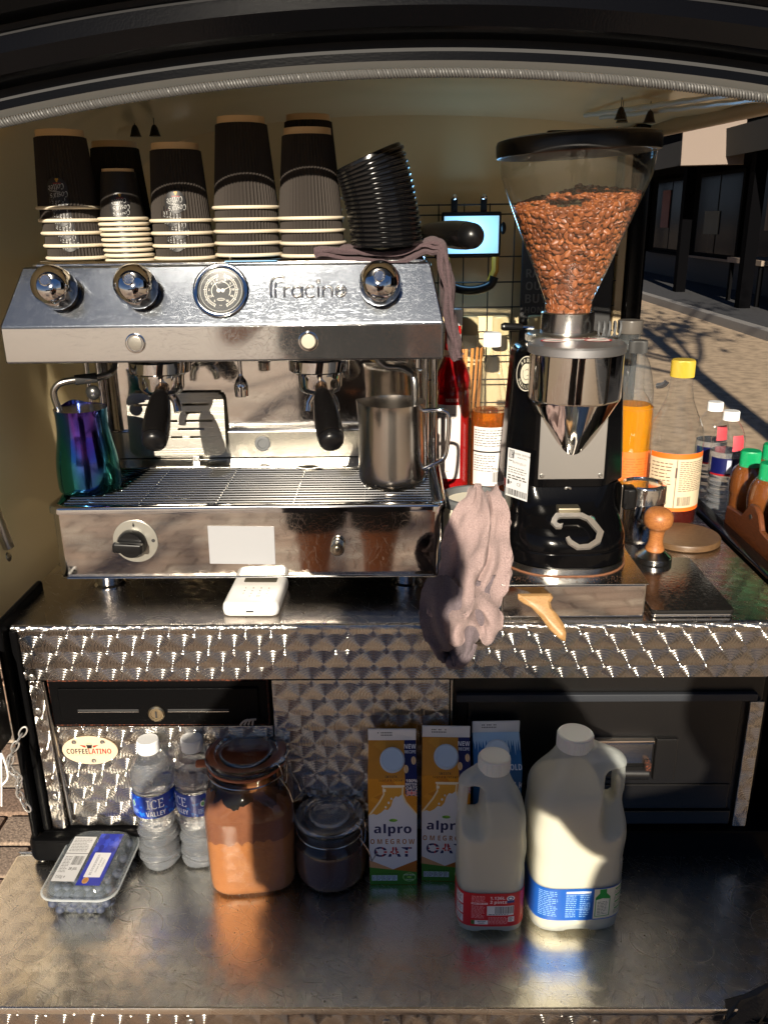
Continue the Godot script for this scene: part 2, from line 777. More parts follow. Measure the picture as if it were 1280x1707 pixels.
func materials() -> void:
	var swirl := swirl_texture(1024, 8, 10, 84.0, 0.60)
	var scratch := scratch_texture(1024, 3800, 90.0, 0.25, 0.28)
	var brush := scratch_texture(512, 9000, 240.0, 1.0, 0.22)
	var smudge := noise_tex(0.012, 512, false, 1, 4, 5, ramp([[0.0, Color(0.30, 0.30, 0.30)], [0.5, Color(0.55, 0.55, 0.55)], [1.0, Color(0.95, 0.95, 0.95)]]))
	M.bumpy = noise_tex(0.05, 256, true, 3.0, 3, 9)
	# polished stainless steel with scratches and smears
	var m := with_normal(mat(lin(0.70, 0.68, 0.65), 0.15, 0.97), scratch, 0.14, 0.16)
	m.roughness_texture = smudge
	M.steel = m
	m = with_normal(mat(lin(0.22, 0.24, 0.27), 0.17, 1.0), scratch, 0.22, 0.13)
	M.hood = m
	m = with_normal(mat(lin(0.68, 0.68, 0.69), 0.10, 0.97), scratch, 0.10, 0.15)
	m.roughness_texture = noise_tex(0.006, 512, false, 1, 6, 3, ramp([[0.0, Color(0.5, 0.5, 0.5)], [0.5, Color(0.7, 0.7, 0.7)], [1.0, Color(1, 1, 1)]]))
	M.hood_front = m
	M.mirror = with_normal(mat(lin(0.72, 0.69, 0.65), 0.05, 1.0), scratch, 0.06, 0.2)
	M.chrome = mat(lin(0.72, 0.72, 0.73), 0.035, 1.0)
	M.satin = with_normal(mat(lin(0.50, 0.49, 0.47), 0.22, 1.0), brush, 0.10, 0.1)
	M.bar = mat(lin(0.55, 0.54, 0.52), 0.30, 0.90)
	M.grid = mat(lin(0.50, 0.49, 0.47), 0.075, 1.0)
	M.dull = with_normal(mat(lin(0.46, 0.44, 0.39), 0.26, 0.93), brush, 0.10, 0.1)
	M.screw = mat(lin(0.45, 0.44, 0.42), 0.3, 1.0)
	# engine-turned steel
	m = with_normal(mat(lin(0.55, 0.52, 0.475), 0.12, 1.0), swirl, 1.0, 0.256)
	m.uv1_scale = Vector3(1.0 / 0.29, 1.0 / 0.265, 1.0 / 0.265)
	m.texture_filter = BaseMaterial3D.TEXTURE_FILTER_NEAREST
	M.swirl = m
	m = with_normal(mat(lin(0.46, 0.42, 0.38), 0.20, 1.0), swirl, 0.20, 0.256)
	m.uv1_scale = Vector3(1.0 / 0.262, 1.0 / 0.24, 1.0 / 0.24)
	m.texture_filter = BaseMaterial3D.TEXTURE_FILTER_NEAREST
	M.swirl_worn = m
	m = with_normal(mat(lin(0.80, 0.77, 0.70), 0.24, 1.0), swirl, 0.17, 0.256)
	m.uv1_scale = Vector3(1.0 / 0.30, 1.0 / 0.28, 1.0 / 0.28)
	m.texture_filter = BaseMaterial3D.TEXTURE_FILTER_NEAREST
	M.tray = m
	# wipe marks, drips and rings that dull the horizontal steel
	var marks := Cv.new(1024, 1024, Color(0.60, 0.60, 0.60))
	var mr := RandomNumberGenerator.new()
	mr.seed = 101
	for i in 2600:
		var p := Vector2(mr.randf() * 1024, mr.randf() * 1024)
		var dd := Vector2.from_angle(mr.randfn(0.9, 0.6)) * (8.0 + pow(mr.randf(), 3.0) * 150.0)
		var gg := mr.randf_range(0.52, 0.80)
		marks.line(p, p + dd, mr.randf_range(0.7, 1.6), Color(gg, gg, gg))
	for i in 5:
		var cc := Vector2(mr.randf_range(150, 870), mr.randf_range(150, 870))
		var rr := mr.randf_range(90, 130)
		var a0 := mr.randf() * 360
		marks.ring(cc.x, cc.y, rr, rr + mr.randf_range(3, 7), a0, a0 + mr.randf_range(150, 340), Color(0.85, 0.85, 0.85))
	for i in 90:
		marks.disc(mr.randf() * 1024, mr.randf() * 1024, mr.randf_range(1.5, 6), mr.randf_range(1.5, 6), Color(0.92, 0.92, 0.92))
	var mark_tex := marks.tex()
	M.tray.roughness = 0.40
	M.tray.roughness_texture = mark_tex
	M.swirl_worn.roughness = 0.36
	M.swirl_worn.roughness_texture = mark_tex
	# blacks
	M.black_paint = with_normal(mat(lin(0.002, 0.002, 0.0024), 0.14), M.bumpy, 0.08, 0.05)
	M.black_body = with_normal(mat(lin(0.003, 0.003, 0.0033), 0.28), M.bumpy, 0.3, 0.03)
	M.black_body.metallic_specular = 0.16
	M.black_paint.metallic_specular = 0.30
	M.black_plastic = mat(lin(0.005, 0.005, 0.0055), 0.3)
	M.black_plastic.metallic_specular = 0.4
	M.bakelite = with_normal(mat(lin(0.005, 0.0045, 0.0045), 0.16), M.bumpy, 0.06, 0.02)
	M.rubber = mat(lin(0.02, 0.02, 0.021), 0.75)
	M.grey_rubber = mat(lin(0.10, 0.105, 0.11), 0.6)
	M.oven = with_normal(mat(lin(0.006, 0.0056, 0.0056), 0.32), M.bumpy, 0.25, 0.02)
	M.rust = mat(lin(0.16, 0.06, 0.025), 0.9)
	M.rust.albedo_texture = noise_tex(0.04, 256, false, 1, 4, 4, ramp([[0.0, Color(0.25, 0.2, 0.18)], [0.55, Color(0.45, 0.35, 0.3)], [0.75, Color(1, 0.8, 0.7)]]))
	M.rust.uv1_triplanar = true
	M.rust.uv1_world_triplanar = true
	M.rust.uv1_scale = Vector3.ONE / 0.06
	# lining of the van
	m = with_normal(mat(lin(0.80, 0.65, 0.38), 0.12), noise_tex(0.006, 256, true, 6.0, 2, 8), 0.25, 0.6)
	M.lining = m
	M.cream = mat(lin(0.78, 0.72, 0.58), 0.5)
	M.white = mat(lin(0.78, 0.77, 0.74), 0.38)
	M.white_gloss = mat(lin(0.78, 0.78, 0.77), 0.2)
	M.cap_white = mat(lin(0.72, 0.73, 0.73), 0.35)
	M.clear = pane(Color(0.8, 0.85, 0.85, 0.012))
	M.glass = pane(Color(0.6, 0.65, 0.65, 0.012))
	M.thick_glass = solid_glass(Color(1, 1, 1, 0), 0.05)
	M.smoky = pane(Color(0.6, 0.58, 0.52, 0.05))
	M.water = solid_glass(Color(0.95, 0.97, 1.0, 0.10), 0.033)
	M.dark_cloth = cloth(lin(0.12, 0.078, 0.085), 0.012)
	M.towel = cloth(lin(0.47, 0.345, 0.325), 0.012)
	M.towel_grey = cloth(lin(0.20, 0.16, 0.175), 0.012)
	M.wire = mat(lin(0.012, 0.011, 0.011), 0.5)
	M.kraft = mat(lin(0.28, 0.13, 0.045), 0.6)

func cloth(c: Color, size: float) -> StandardMaterial3D:
	var m := mat(c, 1.0)
	m.rim_enabled = true
	m.rim = 0.35
	m.rim_tint = 0.6
	if not M.has("terry"):
		M.terry = noise_tex(0.09, 256, true, 7.0, 2, 12, null, FastNoiseLite.TYPE_CELLULAR)
		M.terry_tone = noise_tex(0.05, 256, false, 1, 4, 13, ramp([[0.0, Color(0.72, 0.71, 0.72)], [1.0, Color(1, 1, 1)]]))
	m.albedo_texture = M.terry_tone
	with_normal(m, M.terry, 1.9, size * 3.0)
	return m

func wood(c: Color, dark: Color, size: float, world := false) -> StandardMaterial3D:
	var m := mat(Color.WHITE, 0.45)
	var n := 256
	var im := Image.create(n, n, false, Image.FORMAT_RGBA8)
	var fn := FastNoiseLite.new()
	fn.seed = 3
	fn.frequency = 0.012
	for y in n:
		for x in n:
			var a := fn.get_noise_2d(x * 0.35, y * 2.0) * 6.0 + y * 0.06
			var g := pow(absf(sin(a * 2.2)), 3.0) * 0.6 + (fn.get_noise_2d(x * 1.5, y * 22.0) * 0.5 + 0.5) * 0.4
			im.set_pixel(x, y, c.lerp(dark, clampf(g, 0, 1)))
	m.albedo_texture = ImageTexture.create_from_image(im)
	m.uv1_triplanar = true
	m.uv1_world_triplanar = world
	m.uv1_scale = Vector3.ONE / size
	return m

# ------------------------------------------------------------------ setting
func sheet_at(called: String, x0: float, x1: float, z0: float, z1: float, y: float, m: Material) -> void:
	var b := MB.new()
	b.quad(Vector3(x0, y, z1), Vector3(x1, y, z1), Vector3(x1, y, z0), Vector3(x0, y, z0))
	struct(called, b, m)

func setting() -> void:
	var tan_ground := mat(lin(0.48, 0.36, 0.24), 0.9)
	tan_ground.albedo_texture = noise_tex(0.02, 512, false, 1, 5, 31, ramp([[0.0, Color(0.72, 0.72, 0.72)], [0.5, Color(0.9, 0.9, 0.9)], [1.0, Color(1, 1, 1)]]))
	tan_ground.uv1_triplanar = true
	tan_ground.uv1_world_triplanar = true
	tan_ground.uv1_scale = Vector3.ONE / 1.6
	sheet_at("ground", -120, 120, -120, 120, -0.02, tan_ground)
	sheet_at("road", 1.2, 4.6, -60, 40, 0.0, tan_ground)
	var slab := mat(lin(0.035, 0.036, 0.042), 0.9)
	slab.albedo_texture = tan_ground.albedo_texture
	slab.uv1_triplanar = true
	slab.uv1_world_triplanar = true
	var b := MB.new()
	bx(b, 4.6, 4.75, -0.02, 0.12, -60, 40, 0.01, 0.01)
	struct("kerb", b, mat(lin(0.20, 0.19, 0.18), 0.85))
	b = MB.new()
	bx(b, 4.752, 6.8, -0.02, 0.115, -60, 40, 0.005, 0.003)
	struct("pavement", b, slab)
	paving()
	shops()
	houses()
	tree(Vector3(2.1, 0, -0.7), "leafy street tree behind the photographer whose shade falls on the road", 1.0)
	tree(Vector3(-1.7, 0, 13.4), "street tree on the square, straight behind the photographer", 1.0)
	tree(Vector3(6.2, 0, 10.0), "street tree by the pavement, far right behind the photographer", 1.2)
	var side := thing("side_house", "tall sunlit sandstone house beyond the left side of the van", "house", Vector3(-9.0, 0, -14.0))
	boxy("wall", mat(lin(0.42, 0.34, 0.24), 0.85), side, -5, 4.2, -0.02, 11, -9, 5)
	for x in [-3.5, -1.0, 1.5]:
		for y in [1.0, 4.0, 7.0]:
			var w := boxy("window", mat(lin(0.7, 0.7, 0.7), 0.5), side, x - 0.6, x + 0.6, y, y + 1.7, 5.002, 5.06)
			boxy("pane", mat(lin(0.03, 0.035, 0.045), 0.05), w, x - 0.52, x + 0.52, y + 0.08, y + 1.62, 5.062, 5.068)

func paving() -> void:
	var root := Node3D.new()
	root.name = "paving"
	root.set_meta("kind", "structure")
	add_child(root)
	var bed := mat(lin(0.13, 0.09, 0.06), 1.0)
	var b := MB.new()
	b.quad(Vector3(-5, 0.0, 7), Vector3(1.2, 0.0, 7), Vector3(1.2, 0.0, -5), Vector3(-5, 0.0, -5))
	obj("bed", b, bed, root)
	var tones := [lin(0.42, 0.28, 0.19), lin(0.46, 0.34, 0.25), lin(0.36, 0.24, 0.17), lin(0.52, 0.42, 0.32)]
	var mats := []
	var grain := noise_tex(0.05, 256, false, 1, 4, 41, ramp([[0.0, Color(0.6, 0.6, 0.6)], [1.0, Color(1, 1, 1)]]))
	for t in tones:
		var m := mat(t, 0.9)
		m.albedo_texture = grain
		m.uv1_triplanar = true
		m.uv1_world_triplanar = true
		m.uv1_scale = Vector3.ONE / 0.13
		with_normal(m, M.bumpy, 0.7)
		mats.append(m)
	var shapes := []
	for k in 3:
		b = MB.new()
		b.rbox(Vector3(0, 0.004 + 0.002 * k, 0), Vector3(0.208, 0.03, 0.102), 0.006, 0.006, 1)
		shapes.append(b.mesh())
	var far := []
	var r := RandomNumberGenerator.new()
	r.seed = 5
	for iz in range(-26, 62):
		for ix in range(-23, 6):
			var x := ix * 0.216 + (0.108 if posmod(iz, 2) == 1 else 0.0) - 0.06
			var z := iz * 0.110
			if x > 1.1 or z < -2.7 or z > 6.6:
				continue
			var at := Transform3D(Basis(Vector3.UP, r.randfn(0, 0.012)), Vector3(x, r.randfn(0, 0.0015), z))
			if x > -1.35 and x < 0.05 and z < -1.1 and z > -2.3:
				var o := put("brick", shapes[r.randi() % 3], mats[r.randi() % 4], root)
				o.transform = at
			else:
				far.append([at, tones[r.randi() % 4] as Color])
	var mm := MultiMesh.new()
	mm.transform_format = MultiMesh.TRANSFORM_3D
	mm.use_colors = true
	mm.mesh = shapes[0]
	mm.instance_count = far.size()
	for i in far.size():
		mm.set_instance_transform(i, far[i][0])
		mm.set_instance_color(i, (far[i][1] as Color).srgb_to_linear())
	var mi := MultiMeshInstance3D.new()
	mi.name = "far_bricks"
	mi.multimesh = mm
	var fm := mat(Color.WHITE, 0.9)
	fm.vertex_color_use_as_albedo = true
	mi.material_override = fm
	stuff(mi)
	root.add_child(mi)

func shops() -> void:
	var dark := mat(lin(0.002, 0.002, 0.0025), 0.9)
	dark.metallic_specular = 0.1
	var frame := mat(lin(0.003, 0.003, 0.0035), 0.8)
	frame.metallic_specular = 0.15
	var cream := mat(lin(0.22, 0.17, 0.13), 0.7)
	var glass := mat(lin(0.012, 0.015, 0.025), 0.15)
	glass.metallic_specular = 0.12
	var shop := thing("shop_building", "dark shop front under a long flat canopy across the road", "building", Vector3(6.6, 0.115, -16))
	boxy("wall", dark, shop, 0.0, 0.6, 0, 16.0, -24, 20)
	boxy("canopy", frame, shop, -1.35, -0.002, 2.30, 2.62, -14, 14)
	boxy("fascia", mat(lin(0.016, 0.016, 0.014), 0.8), shop, -1.38, -1.352, 2.24, 2.66, -14, 14)
	boxy("stall_riser", mat(lin(0.03, 0.026, 0.026), 0.7), shop, -0.06, -0.002, 0.0, 0.5, -14, 14)
	for k in 9:
		var z := -13.0 + k * 3.1
		boxy("column", dark, shop, -1.3, -1.12, 0, 2.3, z - 0.09, z + 0.09)
		var w := boxy("window", frame, shop, -0.05, -0.003, 0.55, 2.2, z + 0.25, z + 2.7)
		boxy("pane", glass, w, -0.056, -0.052, 0.62, 2.13, z + 0.33, z + 1.45)
		boxy("pane", glass, w, -0.056, -0.052, 0.62, 2.13, z + 1.52, z + 2.62)
		boxy("sill", cream if k % 2 else frame, shop, -0.14, -0.062, 0.5, 0.545, z + 0.2, z + 2.75)
	var colors := [lin(0.14, 0.11, 0.085), lin(0.03, 0.04, 0.06), lin(0.13, 0.025, 0.016), lin(0.07, 0.075, 0.06)]
	for k in 7:
		var z := -12.2 + k * 3.1
		var hh := 0.35 + 0.25 * (k % 3)
		boxy("poster", mat(colors[k % 4], 0.6), shop, -0.075, -0.06, 1.1 - 0.1 * (k % 2), 1.1 + hh, z, z + 0.6 + 0.25 * (k % 2))
	# pale sign board hanging above the pavement, a bench and two bins under the canopy
	var b := MB.new()
	b.rbox(Vector3(0, 0, 0), Vector3(0.95, 1.0, 0.05), 0.01, 0.01)
	var sign := obj("sign_board", b, mat(lin(0.17, 0.13, 0.105), 0.7))
	sign.transform = Transform3D(Basis(Vector3.UP, -0.2) * Basis(Vector3.RIGHT, -0.25), Vector3(5.05, 2.72, -14.6))
	tag(sign, "plain pale sign board standing out above the dark canopy across the road", "sign")
	var bench := thing("pavement_table", "pale topped table on the shaded pavement across the road", "table", Vector3(5.9, 0.115, -14.2))
	boxy("table_top", cream, bench, -0.3, 0.3, 0.62, 0.70, -0.7, 0.7)
	for q in [[-1, -1], [1, -1], [-1, 1], [1, 1]]:
		boxy("leg", frame, bench, q[0] * 0.25 - 0.03, q[0] * 0.25 + 0.03, 0, 0.62, q[1] * 0.6 - 0.03, q[1] * 0.6 + 0.03)

func houses() -> void:
	var tones := [lin(0.26, 0.16, 0.11), lin(0.38, 0.33, 0.27), lin(0.20, 0.10, 0.07), lin(0.33, 0.29, 0.25)]
	var names := ["brown brick house behind the photographer, second from the end of the row", "pale rendered house behind the photographer", "dark red brick house at the end of the row behind the photographer", "grey rendered house at the far end of the row behind the photographer"]
	for k in 4:
		var h := thing("terraced_house", names[k], "house", Vector3(-12.0 + k * 6.4, 0, 36), 0.0, "houses behind the photographer")
		boxy("wall", mat(tones[k], 0.85), h, -3.15, 3.15, -0.02, 4.2, 0, 6)
		var b := MB.new()
		b.plate(PackedVector2Array([Vector2(-3.3, 4.2), Vector2(3.3, 4.2), Vector2(3.3, 4.3), Vector2(0, 5.6), Vector2(-3.3, 4.3)]), 6.2, Transform3D(Basis(), Vector3(0, 0, 3.1)))
		obj("roof", b, mat(lin(0.07, 0.06, 0.055), 0.8), h)
		for x in [-2.0, 0.2, 2.1]:
			for y in [0.9, 2.7]:
				if x > 0 and x < 1 and y < 1:
					boxy("door", mat(lin(0.03, 0.05, 0.08), 0.5), h, x - 0.45, x + 0.45, 0, 2.1, -0.06, -0.002)
					continue
				var w := boxy("window", mat(lin(0.7, 0.7, 0.7), 0.5), h, x - 0.55, x + 0.55, y, y + 1.1, -0.05, -0.002)
				boxy("pane", mat(lin(0.03, 0.035, 0.045), 0.05), w, x - 0.48, x + 0.48, y + 0.07, y + 1.03, -0.056, -0.052)

func tree(at: Vector3, label: String, size: float) -> void:
	var t := thing("street_tree", label, "tree", at)
	t.scale = Vector3.ONE * size
	var bark := mat(lin(0.10, 0.075, 0.055), 0.95)
	var b := MB.new()
	b.tube(smooth([Vector3(0, -0.02, 0), Vector3(0.03, 1.0, 0.02), Vector3(-0.02, 2.2, 0), Vector3(0.05, 4.4, 0.05)]), 0.09, 10)
	obj("trunk", b, bark, t)
	var r := RandomNumberGenerator.new()
	r.seed = 19
	var ends := []
	for k in 9:
		var a := TAU * k / 9.0 + r.randf()
		var y := r.randf_range(3.2, 4.4)
		var e := Vector3(cos(a) * r.randf_range(0.7, 1.5), y + r.randf_range(0.4, 1.2), sin(a) * r.randf_range(0.7, 1.7))
		b = MB.new()
		b.tube(smooth([Vector3(0, y - 0.4, 0), Vector3(e.x * 0.4, y, e.z * 0.4), e]), 0.035, 6)
		obj("limb", b, bark, t)
		ends.append(e)
	var mm := MultiMesh.new()
	mm.transform_format = MultiMesh.TRANSFORM_3D
	b = MB.new()
	b.quad(Vector3(-0.07, 0, 0), Vector3(0, -0.05, 0.01), Vector3(0.09, 0, 0), Vector3(0, 0.05, 0.01))
	mm.mesh = b.mesh()
	mm.instance_count = 620
	for i in 620:
		var e: Vector3 = ends[r.randi() % ends.size()]
		var p := e + Vector3(r.randfn(0, 0.28), r.randfn(0, 0.22), r.randfn(0, 0.30))
		mm.set_instance_transform(i, Transform3D(Basis.from_euler(Vector3(r.randf() * 6, r.randf() * 6, r.randf() * 6)) * r.randf_range(0.7, 1.3), p))
	var mi := MultiMeshInstance3D.new()
	mi.name = "crown"
	mi.multimesh = mm
	mi.material_override = mat(lin(0.05, 0.09, 0.025), 0.6)
	stuff(mi)
	t.add_child(mi)

# ------------------------------------------------------------------ the van
var van_node: Node3D

func arch(x: float) -> float:
	return 1.637 - 0.21 * (x - 0.02) * (x - 0.02)

func arch_line(o: float, z: float, n := 40) -> Array:
	# the tailgate opening, offset outwards by o
	var pts := []
	for i in n + 1:
		var x := lerpf(-0.60, 0.62, float(i) / n)
		var slope := -0.42 * (x - 0.02)
		var nn := Vector2(-slope, 1).normalized()
		pts.append(Vector3(x + nn.x * o, arch(x) + nn.y * o, z))
	var l: Vector3 = pts[0]
	var r: Vector3 = pts[n]
	var left := [Vector3(-0.655 - o, 0.98, z), Vector3(-0.66 - o, 1.3, z), Vector3(-0.645 - o * 0.9, 1.49 + o * 0.3, z), l + Vector3(-0.02, -0.025, 0)]
	var right := [r + Vector3(0.02, -0.025, 0), Vector3(0.665 + o * 0.9, 1.49 + o * 0.3, z), Vector3(0.68 + o, 1.3, z), Vector3(0.675 + o, 0.98, z)]
	return left + pts + right

func van() -> void:
	van_node = thing("coffee_van", "black coffee van with its tailgate open, cream lined inside", "van")
	var v := van_node
	# opening: braided seal, pale lip, gutter, black bodywork
	var braid := mat(lin(0.085, 0.083, 0.08), 0.5)
	var line := arch_line(0.0, -1.0, 150)
	var b := MB.new()
	b.tube(line, 0.0036, 8)
	obj("seal_core", b, mat(lin(0.02, 0.02, 0.02), 0.8), v)
	for k in 3:
		b = MB.new()
		var pts := []
		var total := 0.0
		for i in range(0, line.size() - 1):
			var p: Vector3 = line[i]
			var q: Vector3 = line[i + 1]
			if absf(p.x) > 0.58:
				continue
			var d := (q - p).normalized()
			var up := Vector3(-d.y, d.x, 0)
			for s in 8:
				var t := total * 640.0 + TAU * k / 3.0
				pts.append(p.lerp(q, s / 8.0) + up * cos(t) * 0.0038 + Vector3(0, 0, sin(t) * 0.0038))
				total += p.distance_to(q) / 8.0
		b.tube(pts, 0.0014, 5)
		obj("seal_braid", b, braid, v)
	var steps := [[0.0055, -1.003], [0.0115, -0.996], [0.020, -0.996], [0.022, -1.010], [0.034, -1.012], [0.036, -0.985], [0.040, -0.978], [0.058, -0.972], [0.074, -0.975], [0.080, -0.985], [0.086, -0.985], [0.088, -0.955], [0.16, -0.90]]
	var mats := [mat(lin(0.13, 0.128, 0.12), 0.45), M.black_paint, M.black_paint, M.rubber, M.black_paint, M.black_paint, M.black_paint, M.black_paint, M.rubber, M.rubber, M.black_body, M.black_body]
	var names := ["opening_lip", "lip_edge", "gutter_side", "gutter", "gutter_edge", "body_edge", "roof_panel", "roof_panel", "hinge_gap", "hinge_gap", "hatch_edge", "hatch_rim"]
	for k in steps.size() - 1:
		b = MB.new()
		b.sheet([arch_line(steps[k + 1][0], steps[k + 1][1]), arch_line(steps[k][0], steps[k][1])], 0.0)
		obj(names[k], b, mats[k], v)
	# raised tailgate above the opening
	b = MB.new()
	var rows := []
	for k in 6:
		var t := k / 5.0
		var row := []
		for i in 21:
			var x := lerpf(-0.72, 0.74, i / 20.0)
			row.append(Vector3(x, arch(x) + 0.15 + t * 0.62 + 0.04 * sin(t * PI), -0.90 + t * 0.80))
		rows.append(row)
	rows.reverse()
	b.sheet(rows, 0.03)
	obj("tailgate", b, M.black_body, v)
	# lining: walls and ceiling in one pressed skin
	var ring := [Vector2(-0.60, 0.90), Vector2(-0.632, 1.05), Vector2(-0.645, 1.25), Vector2(-0.632, 1.43), Vector2(-0.575, 1.58), Vector2(-0.46, 1.665), Vector2(-0.25, 1.700), Vector2(0.0, 1.710), Vector2(0.25, 1.702), Vector2(0.42, 1.685), Vector2(0.545, 1.655)]
	var fine := smooth(ring.map(func(p): return Vector3(p.x, p.y, 0)), 6)
	rows = []
	for zz in [-1.02, -1.15, -1.3, -1.45, -1.6, -1.72, -1.80, -1.835, -1.86]:
		var e := clampf((-1.70 - zz) / 0.16, 0, 1)
		var k := 1.0 - 0.045 * e * e
		var row := []
		for p in fine:
			row.append(Vector3((p.x + 0.05) * k - 0.05, 1.2 + (p.y - 1.2) * k, zz))
		rows.append(row)
	b = MB.new()
	b.sheet(rows, 0.03)
	obj("lining", b, M.lining, v)
	b = MB.new()
	bx(b, -0.72, 0.47, 0.90, 1.70, -1.90, -1.858, 0.002, 0.001)
	obj("back_panel", b, M.lining, v)
	# corner post beside the serving hatch
	boxy("corner_post", M.black_paint, v, 0.472, 0.512, 0.90, 1.66, -1.88, -1.80, 0.008, 0.002)
	boxy("post_trim", mat(lin(0.42, 0.33, 0.2), 0.25), v, 0.452, 0.470, 0.92, 1.65, -1.862, -1.80, 0.004, 0.002)
	b = MB.new()
	var rail := smooth([Vector3(0.585, 1.640, -1.02), Vector3(0.580, 1.648, -1.3), Vector3(0.555, 1.652, -1.6), Vector3(0.51, 1.65, -1.82)], 8)
	b.tube(rail, 0.016, 10)
	obj("hatch_rail", b, mat(lin(0.42, 0.27, 0.12), 0.3), v)
	# outer skin of the roof
	b = MB.new()
	var row0 := []
	var row1 := []
	for i in 21:
		var x := lerpf(-0.72, 0.66, i / 20.0)
		row0.append(Vector3(x, arch(x) + 0.17, -1.92))
		row1.append(Vector3(x, arch(x) + 0.13, -0.98))
	b.sheet([row0, row1], 0.02)
	obj("roof", b, M.black_paint, v)
	# body behind and below the work top
	boxy("floor_pan", M.black_body, v, -0.555, 0.578, 0.30, 0.534, -1.90, -1.10)
	boxy("body_side", M.black_body, v, -0.566, -0.5765, 0.30, 0.90, -1.9, -1.21)
	boxy("side_rail", M.black_paint, v, 0.574, 0.602, 0.90, 0.957, -1.86, -1.08, 0.004, 0.004)
	boxy("outer_shelf", mat(lin(0.03, 0.03, 0.035), 0.3), v, 0.604, 0.86, 0.885, 0.905, -1.86, -1.12, 0.01, 0.004)
	boxy("side_skin", M.black_paint, v, 0.58, 0.60, 0.30, 0.88, -1.88, -1.10)
	# rope lights under the ceiling by the hatch
	for k in 2:
		var rp := []
		for i in 40:
			var t := i / 39.0
			rp.append(Vector3(lerpf(0.545 - 0.07 * k, 0.40 - 0.03 * k, t), lerpf(1.638, 1.672, t) + 0.004 * k - 0.0005 * sin(i * 1.3), lerpf(-1.22, -1.80, t)))
		b = MB.new()
		b.tube(rp, 0.0042, 8)
		obj("beading", b, mat(lin(0.62, 0.60, 0.50), 0.25), v)
	# small bells hanging from the ceiling
	var spots := [Vector3(0.385, 1.668, -1.58), Vector3(0.40, 1.668, -1.63), Vector3(0.44, 1.664, -1.60), Vector3(-0.47, 1.660, -1.66), Vector3(-0.44, 1.662, -1.68)]
	var says := ["first dark metal bell hanging from the ceiling above the grinder", "second dark metal bell, in the middle of the three above the grinder", "dark metal bell hanging nearest the side hatch", "dark metal bell under the ceiling above the second cup stack", "dark metal bell under the ceiling just left of the third cup stack"]
	for i in spots.size():
		var bell := thing("ceiling_bell", says[i], "bell", spots[i], 0.0, "bells under the van ceiling")
		b = MB.new()
		b.lathe(prof([Vector2(0.011, -0.022), Vector2(0.009, -0.018), Vector2(0.006, -0.008), Vector2(0.003, -0.003), Vector2(0.0, -0.002)], 3), 12)
		obj("dome", b, mat(lin(0.03, 0.02, 0.012), 0.35, 0.6), bell)
		b = MB.new()
		b.tube([Vector3(0, -0.004, 0), Vector3(0, 0.012, 0)], 0.0008, 5)
		obj("hanger", b, M.wire, bell)

